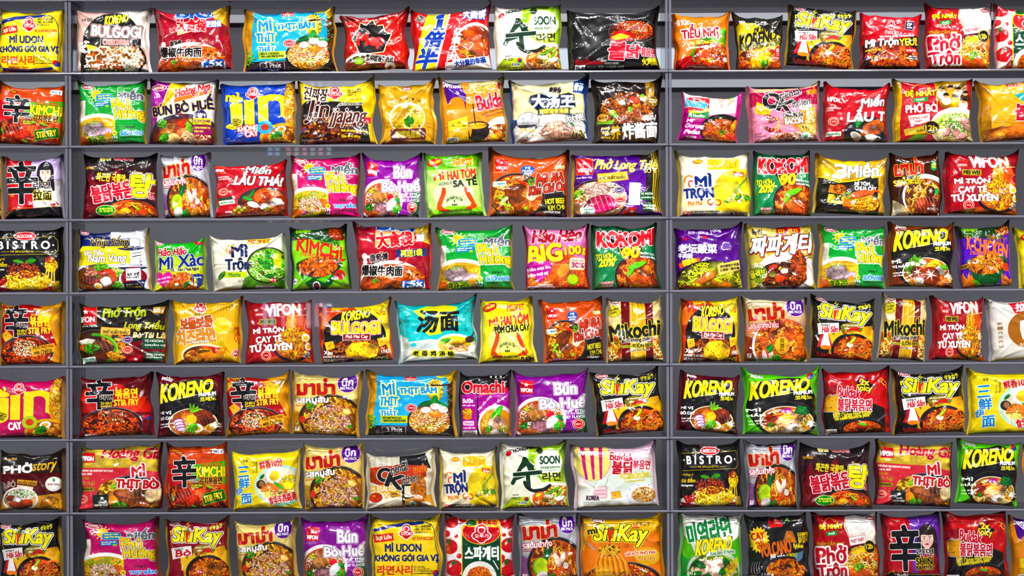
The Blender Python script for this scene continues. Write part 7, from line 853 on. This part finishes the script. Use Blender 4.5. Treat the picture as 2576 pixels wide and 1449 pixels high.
def packet(k, design, x0, y0, x1, label, rot=0, ear=(.5, .5, .3, .3), lean=5, yaw=0, zo=0, seal=None, name='noodle_packet', cr=1.0, wide=1.0):
    seed = int(abs(x0)*7+k*131) % 99991; rs = np.random.RandomState(seed)
    fm, cl, cr_ = film(design); cr *= 1.1
    yc = .036+zo; zb = zfloor(k); xa, _ = px2w(x0, (y0+FLOORS[k])/2, yc); xb, _ = px2w(x1, (y0+FLOORS[k])/2, yc); _, zt = px2w((x0+x1)/2, y0, yc)
    for w0, w1 in WALLS:
        if w0 < (xa+xb)/2 < w1: xa, xb = max(xa, w0+.001), min(xb, w1-.001)
    W = xb-xa; H = zt-zb; T_ = .017+.004*rs.rand()
    g = np.linspace(-1, 1, N_); s, t = np.meshgrid(g, g); a = np.abs(s); b = np.abs(t); up = (t > 0)
    sag = np.where(up, .03+.065*rs.rand(), .01+.02*rs.rand())
    y = H/2*t*(1-sag*(1-a**(2+2*rs.rand()))); x = W/2*s*(1-(.004+.016*rs.rand())*(1-b**3))
    uv = np.stack([x/W+.5, y/H+.5], -1).reshape(-1, 2)
    for (sx, sy, e) in ((-1, 1, ear[0]), (1, 1, ear[1]), (-1, -1, ear[2]), (1, -1, ear[3])):
        w_ = np.clip(s*sx, 0, 1)**7*np.clip(t*sy, 0, 1)**5; x += sx*w_*e*.0045; y += (sy*w_*e*.013 if sy > 0 else 0)
    z = T_*(1-a**9)**.62*(1-b**8)**.55
    E_ = np.maximum(a, b)
    # creases
    d = np.zeros_like(z); A = (.0013+.0066*E_**5)*np.where(up, 1.15, .9)
    n1 = vnoise(rs, s, t, 4)+.35*vnoise(rs, s, t, 9); d += A*cr*(1-np.abs(n1/1.35*4-2)-.4)
    for sx, sy in ((-1, 1), (1, 1), (-1, -1), (1, -1)):
        for q in range(4):
            an = math.atan2(-sy, -sx)+(rs.rand()-.5)*1.3; px_, py_ = sx*(1.05-.1*rs.rand()), sy*(1.05-.1*rs.rand()); dx, dy = math.cos(an), math.sin(an)
            al = (s-px_)*dx+(t-py_)*dy; pe = -(s-px_)*dy+(t-py_)*dx; wd = .018+.035*rs.rand()
            d += cr*(.0016+.0038*rs.rand())*(1 if rs.rand() > .4 else -1)*np.exp(-np.abs(pe/wd)**1.4)*np.exp(-np.clip(al, 0, 9)/(.35+.4*rs.rand()))*(al > -.05)
    for q in range(5):
        px_ = rs.rand()*1.8-.9; sy = 1 if rs.rand() > .35 else -1; tilt = (rs.rand()-.5)*.8; pe = s-px_-(1-sy*t)*tilt; d += cr*.0026*(rs.rand()*2-.8)*np.exp(-(pe/(.03+.05*rs.rand()))**2)*np.clip((sy*t-.45)/.55, 0, 1)
    for q in range(4):
        an = rs.rand()*3.14; off = (rs.rand()-.5)*1.4; pe = s*math.sin(an)-t*math.cos(an)-off-.1*np.sin(3*(s*math.cos(an)+t*math.sin(an))+rs.rand()*6); al = s*math.cos(an)+t*math.sin(an)-(rs.rand()-.5)
        d += cr*.0014*(rs.rand()*2-.9)*np.exp(-np.abs(pe/.03))*np.exp(-(al/.4)**2)
    d += .0016*(vnoise(rs, s, t, 3)-.5)
    fade = np.clip((1-E_)/.035, 0, 1); z = np.maximum(z+d*fade, .0006*(1-E_**8))
    jx = .0022*(vnoise(rs, s, t, 7)-.5)+.0065*(vnoise(rs, s, t, 3)-.5); x += jx*a**3*cr; y += (.0022*(vnoise(rs, s, t, 8)-.5)+.0075*(vnoise(rs, s, t*0, 3)-.5))*np.clip(t, 0, 1)**2*cr
    V = np.stack([x, -z, y], -1).reshape(-1, 3)
    n2 = 16; h = np.linspace(0, N_-1, n2).round().astype(int); zb_ = T_*.8*(1-a**5)**.62*(1-b**5)**.55
    # back sheet shares the rim with the front sheet
    idx = np.arange(N_*N_).reshape(N_, N_); F_ = [(idx[i, j], idx[i, j+1], idx[i+1, j+1], idx[i+1, j]) for i in range(N_-1) for j in range(N_-1)]
    rim = np.concatenate([idx[0, :-1], idx[:-1, -1], idx[-1, :0:-1], idx[:0:-1, 0]])
    nb = len(V); VB = []; UB = []
    for q, f in enumerate((.9, .6)):
        for r_ in rim: p = V[r_]; VB.append((p[0]*f, T_*(.55 if q == 0 else .85), p[2]*f)); UB.append((uv[r_][0]*.02+(.01 if uv[r_][0] < .5 else .97), uv[r_][1]))
    VB.append((0, T_*.9, 0)); UB.append((.5, .02)); nr = len(rim)
    for i in range(nr):
        j = (i+1) % nr
        F_.append((int(rim[j]), int(rim[i]), nb+i, nb+j)); F_.append((nb+j, nb+i, nb+nr+i, nb+nr+j)); F_.append((nb+nr+j, nb+nr+i, nb+2*nr))
    V = np.concatenate([V, np.array(VB)]); uvs = np.concatenate([uv, np.array(UB)])
    seals = []
    for sd, col_ in ((-1, cl), (1, cr_)):          # crimped side seals
        ed = idx[:, 0] if sd < 0 else idx[:, -1]; m_ = 9; fw = .009+.003*rs.rand(); ph = math.radians(60+26*rs.rand()); SV = []; n = len(ed); ss = np.linspace(-1, 1, n)
        wv = .12*np.sin(ss*4+rs.rand()*6)+.1*(rs.rand()-.5)
        for j in range(m_):
            f = j/(m_-1); rib = .0005*(1 if j % 2 else -1)
            for i in range(n):
                p = V[ed[i]]; an = ph+wv[i]; w_ = f*fw*(1+(.05*(i % 2) if j == m_-1 else 0)); SV.append((p[0]+sd*(w_*math.cos(an)+rib*math.sin(an)), p[1]+w_*math.sin(an)-rib*math.cos(an), p[2]*(1-.02*f)))
        seals.append((np.array(SV), [(j*n+i, j*n+i+1, (j+1)*n+i+1, (j+1)*n+i) for j in range(m_-1) for i in range(n-1)], hx(seal) if seal else np.asarray(col_)))
    R_ = Matrix.Rotation(math.radians(yaw), 4, 'Z') @ Matrix.Rotation(math.radians(-lean), 4, 'X') @ Matrix.Rotation(math.radians(-rot), 4, 'Y'); Rn = np.array(R_.to_3x3())
    for it in range(3):                             # fit the turned packet into its place on the shelf
        A_ = np.concatenate([V]+[q[0] for q in seals]) @ Rn.T; fx = W/(A_[:, 0].max()-A_[:, 0].min()); fz = H/(A_[:, 2].max()-A_[:, 2].min())
        for q in [V]+[q_[0] for q_ in seals]: q[:, 0] *= fx; q[:, 2] *= fz
    A_ = np.concatenate([V]+[q[0] for q in seals]) @ Rn.T
    o = bpy.data.objects.new(name, None); COL.objects.link(o); o.empty_display_size = .03
    o.matrix_world = Matrix.Translation((xa-A_[:, 0].min(), yc, zb-A_[:, 2].min()+.0004)) @ R_
    link('pouch', mesh('pouch', V, [tuple(int(q) for q in f) for f in F_], True, uvs), (fm,), o)
    for SV, SF, c in seals: link('side_seal', mesh('side_seal', SV, SF), (sealm(c),), o)
    tag(o, label, 'noodle packet', 'noodle packets in the %s row' % ORD[k])
    return o
# row, design, left px, top px, right px, label, options
GOLD = 'a8841c'; SILV = '9a9aa2'; RED = '8a1018'
PK = [
(0, 'udon', -8, 20, 164, 'plain yellow packet with blue frame and blue capitals, at the top left corner', {'rot': 0}),
(0, 'bulgcarb', 190, 18, 383, 'pale pink packet with a black dome, grey capitals and creamy noodles', {'rot': 1}),
(0, 'big', 382, 12, 586, 'crimson packet with blue capitals and red Chinese writing, in the topmost row', {'rot': 3, 'cr': 1.4, 'ear': (.8, .8, .3, .3)}),
(0, 'vifonblue', 608, 15, 850, 'sky blue packet with a bowl of meatballs and egg yolk, in the topmost row', {'rot': 1, 'seal': 'c8901c', 'ear': (.8, .7, .5, .6)}),
(0, 'mep', 852, 14, 1036, 'shiny red packet with a black flame badge and red letters', {'rot': 3, 'cr': 1.5, 'seal': RED, 'ear': (.5, 1.2, .2, .6)}),
(0, 'bei', 1026, 6, 1242, 'red packet with a yellow diagonal stripe and tall blue writing', {'rot': 2, 'seal': 'b81a1a', 'ear': (.6, 1.2, .2, .3)}),
(0, 'soon', 1236, 9, 1414, 'white and green packet with a brushed dark green character, in the topmost row', {'rot': 2}),
(0, 'buldak', 1426, 12, 1662, 'black packet with pink Korean writing and red noodles in a pan', {'rot': 1, 'ear': (.6, 1.1, .2, .1)}),
(0, 'tieunhi', 1690, 26, 1844, 'orange packet with dark red capitals and minced meat in tomato sauce', {'ear': (.4, 1.1, .2, .3), 'seal': 'd8641a'}),
(0, 'tronkoreno', 1838, 28, 1974, 'yellow and black packet with slanted black lettering over melted cheese noodles', {'ear': (.9, .4, .2, .2), 'seal': '17160f'}),
(0, 'siukay', 1970, 9, 2162, 'black packet with yellow cartoon lettering and seafood noodles, in the topmost row', {'rot': -5, 'seal': GOLD}),
(0, 'yeul', 2155, 30, 2326, 'red packet with white script over a heap of glossy red noodles', {'rot': -1}),
(0, 'photron', 2320, 4, 2502, 'red and white packet with thick red outlined script, in the topmost row', {'rot': -1, 'ear': (.6, 1, .2, .2), 'seal': RED}),
(0, 'spag', 2500, 6, 2672, 'tomato patterned packet cut off at the top right corner of the photo', {}),
(1, 'kimchi', -12, 200, 166, 'orange packet with green patch and black brushed character, at the left edge', {'rot': -3, 'ear': (.8, .4, .2, .2)}),
(1, 'miengreen', 180, 198, 374, 'green glass noodle packet with spare ribs, in the second row from the top', {'rot': 2, 'seal': GOLD, 'ear': (1, .6, .3, .3)}),
(1, 'bunbowhite', 366, 196, 552, 'white and purple packet with dark blue capitals and red script', {'rot': -2, 'seal': '6a4a10'}),
(1, 'jinblue', 548, 203, 750, 'royal blue packet with huge yellow letters and a noodle strip', {'rot': 2, 'ear': (.3, .3, .2, .2)}),
(1, 'jjajang', 742, 190, 955, 'yellow and black packet with brown script over dark sauce noodles', {'rot': 1, 'cr': 1.3, 'ear': (.7, .9, .2, .2)}),
(1, 'curry', 945, 195, 1106, 'mustard gold packet with a round bowl and brown plaque', {'rot': 1, 'cr': 1.5, 'ear': (.4, 1, .4, .3)}),
(1, 'quattro', 1094, 190, 1280, 'orange cheese packet with a black cauldron and red lettering', {'rot': 3, 'seal': GOLD, 'ear': (1.1, .4, .2, .2)}),
(1, 'datang', 1275, 184, 1490, 'cream packet with white Chinese writing on a navy badge', {'rot': 3, 'cr': 1.3, 'seal': '1c3a78', 'ear': (.8, 1.1, .6, .3)}),
(1, 'zhajiang', 1482, 188, 1676, 'dark brown packet with glossy black bean noodles and white Chinese writing', {'rot': 0, 'ear': (.5, 1.3, .2, .3), 'cr': 1.3}),
(1, 'indomie', 1702, 230, 1872, 'small pink and white packet with a red green logo panel', {'rot': -4, 'seal': 'b82a80', 'ear': (.5, 1.2, .6, .5)}),
(1, 'okpink', 1876, 202, 2068, 'pink packet with large black initials and cheese noodles', {'rot': 2, 'seal': 'a85a6a', 'ear': (.5, 1, .2, .3)}),
(1, 'lauthai2', 2066, 203, 2246, 'dark red packet with white brush capitals, right of the pink packet', {'rot': -2, 'seal': RED, 'ear': (.9, .9, .2, .2)}),
(1, 'denhat', 2244, 196, 2452, 'red packet with a family picture above a bowl of beef and herbs', {'rot': 0, 'seal': GOLD}),
(1, 'buldakyellow', 2452, 194, 2640, 'golden yellow packet cut off at the right edge of the photo', {'rot': 3, 'seal': 'a87a10'}),
(2, 'mamapork', -176, 392, 10, 'cream packet of which only a sliver shows at the left edge', {'rot': 0}),
(2, 'shingirl', 10, 386, 166, 'red packet with large black brushed character and portrait, at the left edge', {'rot': 1}),
(2, 'tang', 206, 384, 402, 'black and dark red packet with one big yellow Korean syllable, middle column', {'rot': 1}),
(2, 'mamatom', 398, 382, 542, 'silver packet with red logo and lime prawn noodles, third row', {'rot': 2, 'seal': SILV}),
(2, 'lauthai', 532, 400, 730, 'bright red packet with white brush capitals and a prawn bowl', {'rot': 2, 'seal': RED, 'ear': (.3, .7, .5, .4)}),
(2, 'mienpink', 722, 384, 912, 'magenta glass noodle packet with minced meat, in the third row', {'rot': 1, 'seal': '7a3a10', 'ear': (.6, .8, .2, .4)}),
(2, 'bunbopurple', 904, 382, 1064, 'purple packet with white bubble lettering, in the third row', {'rot': 1, 'ear': (1, .9, .2, .3)}),
(2, 'miliketgreen', 1064, 382, 1236, 'pale green striped packet with two red shrimps', {'rot': 2, 'ear': (.6, .3, .3, 1.0)}),
(2, 'mibo', 1214, 370, 1440, 'salmon packet with a beef noodle bowl and slanted red script, third row', {'rot': -1, 'ear': (1, 1, .3, .4), 'zo': .006}),
(2, 'pholong', 1430, 376, 1668, 'purple packet with a pink beef slice and gold script', {'rot': 1, 'seal': GOLD, 'ear': (.3, .8, .3, .6), 'cr': 1.2}),
(2, 'mitron', 1696, 376, 1896, 'cream packet with navy capitals and a yellow bowl, third row', {'rot': 0, 'seal': 'c8a81c', 'ear': (.9, .3, .3, .3)}),
(2, 'kokomi', 1886, 377, 2044, 'green packet with red bubble capitals, in the third row', {'rot': -1, 'seal': '0f4a2a'}),
(2, 'bamien', 2040, 384, 2236, 'black and gold packet with a white numeral and script', {'rot': -3, 'seal': 'b8901c'}),
(2, 'mamaduck', 2234, 378, 2374, 'dark brown packet with a duck noodle bowl', {'rot': 0, 'seal': '2a120c'}),
(2, 'meiwei', 2370, 374, 2568, 'red and orange packet with white capitals and lifted noodles, third row', {'rot': -2, 'seal': RED, 'ear': (.4, 1.1, .2, .2)}),
(3, 'bistro', -28, 570, 160, 'black spaghetti packet with spaced white capitals, at the left edge', {'rot': 0, 'cr': .8}),
(3, 'nhipsong', 188, 572, 388, 'white and navy packet with a yellow panel and white script', {'rot': 1, 'seal': GOLD}),
(3, 'haoxao', 380, 597, 532, 'small green and yellow packet with a pink heart', {'rot': 2, 'cr': .8}),
(3, 'matcha', 516, 585, 728, 'off-white packet with green noodles in a black bowl', {'rot': 2, 'ear': (.7, .5, .3, .2)}),
(3, 'kimchigreen', 722, 562, 884, 'lime green packet with red slanted capitals', {'rot': 2, 'seal': '14301a'}),
(3, 'big2', 884, 556, 1088, 'crimson packet with red Chinese writing and a blue banner, fourth row', {'rot': 1, 'cr': 1.4, 'ear': (.9, .8, .3, .8)}),
(3, 'miengreen', 1094, 565, 1294, 'green glass noodle packet with spare ribs, fourth row, middle column', {'rot': 1, 'seal': GOLD}),
(3, 'haobig', 1314, 562, 1488, 'pink packet with big yellow capitals and red prawns', {'rot': 1, 'seal': '8a1020'}),
(3, 'kokomi', 1484, 559, 1666, 'green packet with red bubble capitals, fourth row, beside the pink prawn packet', {'rot': 1, 'seal': '0f4a2a', 'ear': (.4, .5, .3, .8)}),
(3, 'laotan', 1696, 557, 1882, 'purple packet with white Chinese writing and yellow noodles', {'rot': 1, 'seal': '4a2470', 'ear': (.3, 1, .2, .3)}),
(3, 'chapa', 1864, 561, 2058, 'olive gold packet with thick white slanted Korean writing', {'rot': 0, 'cr': 1.2, 'seal': '9a8a3a'}),
(3, 'miengreen', 2050, 562, 2232, 'green glass noodle packet with spare ribs, fourth row, right column', {'rot': -1, 'seal': GOLD}),
(3, 'korenobrown', 2226, 556, 2408, 'brown and black packet with yellow lettering and mushrooms', {'rot': -2, 'ear': (.4, .6, .2, .2)}),
(3, 'kchicken', 2400, 552, 2562, 'purple packet with orange slanted capitals and a green bowl', {'rot': 3, 'ear': (.3, 1, .2, .2)}),
(3, 'miliketyellow', 2536, 566, 2710, 'yellow shrimp packet cut off at the right edge, fourth row', {'rot': 3, 'zo': .012}),
(4, 'shincheese', -8, 757, 162, 'orange and red cheese packet with black brushed character, at the left edge, fifth row', {'rot': 1, 'seal': 'b8801c'}),
(4, 'phoden', 194, 754, 428, 'black packet with a gold scalloped noodle ring and green script', {'rot': 1, 'seal': '6a5a1c', 'ear': (.5, .6, .2, .3)}),
(4, 'cheeseramen', 424, 744, 616, 'yellow striped packet with orange Korean writing and a soup bowl', {'rot': 1, 'seal': 'c8941c', 'ear': (.3, 1, .2, .2)}),
(4, 'meiwei', 608, 754, 794, 'red and orange packet with white capitals and lifted noodles, fifth row, middle column', {'rot': 1, 'seal': RED}),
(4, 'bulgogi', 788, 746, 1008, 'red and yellow packet with black dome and yellow capitals, fifth row, middle column', {'rot': 3, 'seal': 'c8381c', 'ear': (.5, 1, .2, .3)}),
(4, 'tangmian', 974, 738, 1206, 'turquoise packet with black brushed Chinese characters', {'rot': 3, 'seal': '8ac0c0', 'ear': (.9, 1.1, .9, .6), 'cr': 1.3, 'zo': .006}),
(4, 'miliketyellow', 1200, 745, 1362, 'yellow striped packet with two red shrimps, fifth row, middle column', {'rot': 1, 'ear': (.3, .3, .6, 1)}),
(4, 'mibo', 1344, 744, 1528, 'salmon packet with a beef noodle bowl and slanted red script, fifth row', {'rot': 2}),
(4, 'mikochi', 1520, 741, 1684, 'maroon striped packet with black lettering over straight noodles, fifth row, middle column', {'rot': 1, 'cr': 1.5, 'ear': (.3, 1, .3, .5), 'seal': 'c8b88a'}),
(4, 'bulgogi', 1706, 744, 1868, 'red and yellow packet with black dome and yellow capitals, fifth row, right column', {'rot': 0, 'seal': GOLD}),
(4, 'mamaprawn', 1862, 744, 2042, 'gold foil packet with two whole prawns around a small cup', {'rot': -1, 'seal': '8a5a1c'}),
(4, 'siukay', 2028, 738, 2208, 'black packet with yellow cartoon lettering and seafood noodles, fifth row', {'rot': -4, 'seal': GOLD}),
(4, 'mikochi', 2202, 735, 2340, 'maroon striped packet with black lettering over straight noodles, fifth row, right column', {'rot': -5, 'seal': 'c8b88a'}),
(4, 'meiwei', 2332, 742, 2482, 'red and orange packet with white capitals and lifted noodles, fifth row, right column', {'rot': -2, 'seal': RED}),
(4, 'lamian', 2474, 735, 2700, 'silver white packet with a brown ring, cut off at the right edge', {'rot': 3, 'seal': SILV}),
(5, 'jinpink', -28, 944, 164, 'raspberry pink packet with huge yellow letters, at the left edge', {'rot': 0, 'cr': .8}),
(5, 'shindark', 198, 935, 392, 'dark red packet with black brushed character and a black noodle plate', {'rot': 2, 'cr': 1.2}),
(5, 'korenomaroon', 386, 935, 570, 'maroon and black packet with yellow lettering and beef bowl, middle column', {'rot': 1}),
(5, 'shincheese', 562, 930, 738, 'orange and red cheese packet with black brushed character, sixth row, middle column', {'rot': 3, 'seal': 'b8801c', 'ear': (.3, .9, .2, .4)}),
(5, 'mamapork', 728, 933, 914, 'cream packet with minced pork bowl and purple badge, in the sixth row', {'rot': -3, 'seal': 'c8901c', 'ear': (.4, .9, .2, .8)}),
(5, 'vifonblue', 918, 929, 1158, 'sky blue packet with a bowl of meatballs and egg yolk, in the sixth row', {'rot': -1, 'seal': 'c8901c', 'ear': (.6, .8, .2, .3)}),
(5, 'omachi', 1148, 930, 1292, 'black and magenta packet with red outlined letters and pork soup', {'rot': 0}),
(5, 'bunbopurple', 1284, 925, 1484, 'purple packet with white bubble lettering, in the sixth row', {'rot': 3, 'ear': (.9, 1, .8, .6), 'zo': -.004}),
(5, 'siukay', 1480, 918, 1670, 'black packet with yellow cartoon lettering and seafood noodles, sixth row, middle column', {'rot': 4, 'seal': GOLD, 'ear': (.3, 1, .5, .2), 'cr': 1.2}),
(5, 'korenomaroon', 1700, 930, 1880, 'maroon and black packet with yellow lettering and beef bowl, right column', {'rot': -5}),
(5, 'korenogreen', 1848, 917, 2082, 'lime green and black packet with yellow lettering and ham slices, sixth row', {'rot': -1, 'ear': (1.2, 1.3, 1, .8), 'zo': -.006}),
(5, 'buldak2x', 2052, 920, 2246, 'red packet with pink Korean writing and black pan, sixth row', {'rot': 2, 'seal': RED, 'zo': .006}),
(5, 'siukay', 2240, 918, 2436, 'black packet with yellow cartoon lettering and seafood noodles, sixth row, right column', {'rot': 2, 'seal': GOLD, 'ear': (.6, .9, .2, .2)}),
(5, 'sanxian', 2424, 924, 2640, 'yellow packet with blue Chinese characters, cut off at the right edge', {'rot': 1}),
(6, 'phostory', -4, 1128, 166, 'black and maroon packet with white capitals and gold script, at the left edge', {'rot': 0}),
(6, 'hoanggia', 198, 1113, 412, 'gold and rose packet with red capitals and sliced beef, middle column', {'rot': 1, 'seal': '4a1010'}),
(6, 'kimchi', 408, 1112, 584, 'orange packet with green patch and black brushed character, seventh row', {'rot': 2, 'seal': 'b83c12', 'cr': 1.3}),
(6, 'sanxian', 575, 1128, 764, 'yellow packet with blue Chinese characters and egg prawn bowl, middle column', {'rot': 1, 'ear': (.4, .8, .4, .4)}),
(6, 'mamapork', 757, 1114, 922, 'cream packet with minced pork bowl and purple badge, in the seventh row', {'rot': 1, 'seal': 'c8a04a'}),
(6, 'oksalted', 914, 1124, 1108, 'beige and orange packet with large black initials and brown noodles', {'rot': 2, 'ear': (.5, .8, .2, .3)}),
(6, 'mitron', 1090, 1124, 1262, 'cream packet with navy capitals and a yellow bowl, seventh row', {'rot': 1, 'seal': 'c8a81c', 'ear': (.7, .8, .2, .3), 'zo': .006}),
(6, 'soon', 1248, 1104, 1434, 'white and green packet with a brushed dark green character, seventh row', {'rot': 2, 'ear': (.3, .7, .6, .6)}),
(6, 'buldakpink', 1430, 1107, 1658, 'pastel pink and mint packet with red Korean writing', {'rot': 2, 'seal': 'd8b8cc'}),
(6, 'bistro', 1702, 1104, 1876, 'black spaghetti packet with spaced white capitals, right column', {'rot': 1, 'cr': .8}),
(6, 'mamatom', 1866, 1106, 2012, 'silver packet with red logo and lime prawn noodles, seventh row', {'rot': 0, 'seal': SILV}),
(6, 'tang', 2006, 1112, 2200, 'black and dark red packet with one big yellow Korean syllable, right column', {'rot': 0}),
(6, 'hoanggia', 2192, 1104, 2406, 'gold and rose packet with red capitals and sliced beef, right column', {'rot': -2, 'seal': '4a1010'}),
(6, 'korenogreen', 2396, 1100, 2574, 'lime green and black packet with yellow lettering and ham slices, seventh row', {'rot': -4}),
(6, 'siukayorange', 2572, 1116, 2740, 'orange packet of which a sliver shows at the right edge, seventh row', {}),
(7, 'siukay', -8, 1300, 162, 'black packet with yellow cartoon lettering and seafood noodles, bottom left corner', {'rot': 2, 'seal': GOLD}),
(7, 'mienpink', 204, 1300, 412, 'magenta glass noodle packet with minced meat, in the lowest row', {'rot': 1, 'seal': '7a3a10'}),
(7, 'siukaybo', 410, 1297, 594, 'wine red packet with yellow cartoon lettering and beef', {'rot': 2, 'seal': GOLD}),
(7, 'mamapork', 576, 1302, 758, 'cream packet with minced pork bowl and purple badge, in the lowest row', {'rot': 1, 'seal': 'c8a04a'}),
(7, 'bunbopurple', 752, 1294, 932, 'purple packet with white bubble lettering, in the lowest row', {'rot': 2, 'ear': (.8, .8, .2, .2)}),
(7, 'udon', 924, 1292, 1114, 'plain yellow packet with blue frame and blue capitals, in the lowest row', {'rot': 0}),
(7, 'spag', 1116, 1288, 1304, 'tomato patterned packet with a dark green centre, in the lowest row', {'rot': 0}),
(7, 'mamatom', 1294, 1286, 1462, 'silver packet with red logo and lime prawn noodles, lowest row', {'rot': 1, 'seal': SILV, 'cr': 1.3}),
(7, 'siukayorange', 1455, 1284, 1682, 'orange packet with yellow cartoon lettering and a fork of noodles', {'rot': 1, 'seal': 'd88a14', 'ear': (.4, 1.1, .2, .2)}),
(7, 'korenowhite', 1702, 1288, 1876, 'white and green packet with dark green Korean writing and clams', {'rot': -2}),
(7, 'volcano', 1868, 1288, 2042, 'black packet with orange capitals and a yellow starburst', {'rot': 1}),
(7, 'photron', 2040, 1286, 2218, 'red and white packet with thick red outlined script, in the lowest row', {'rot': 1, 'seal': RED}),
(7, 'shingirl2', 2212, 1283, 2374, 'red and purple packet with black brushed character and portrait, lowest row', {'rot': 1, 'seal': RED}),
(7, 'buldak2x', 2364, 1281, 2544, 'red packet with pink Korean writing and black pan, lowest row', {'rot': 2, 'seal': RED}),
(7, 'quattro', 2534, 1290, 2710, 'orange cheese packet cut off at the bottom right corner', {'rot': 2, 'seal': GOLD}),
]
PK = [list(p) for p in PK]
for a_, b_ in zip(PK[:-1], PK[1:]):                 # neighbours share out the space between them
    if a_[0] == b_[0] and a_[4] > b_[2]-1 and b_[2] > 175: m_ = (a_[4]+b_[2])/2; a_[4] = m_-.35; b_[2] = m_+.35
for p_ in PK: packet(*p_[:6], **p_[6])
if _tobj is not None:
    cu_ = _tobj.data; bpy.data.objects.remove(_tobj); bpy.data.curves.remove(cu_)
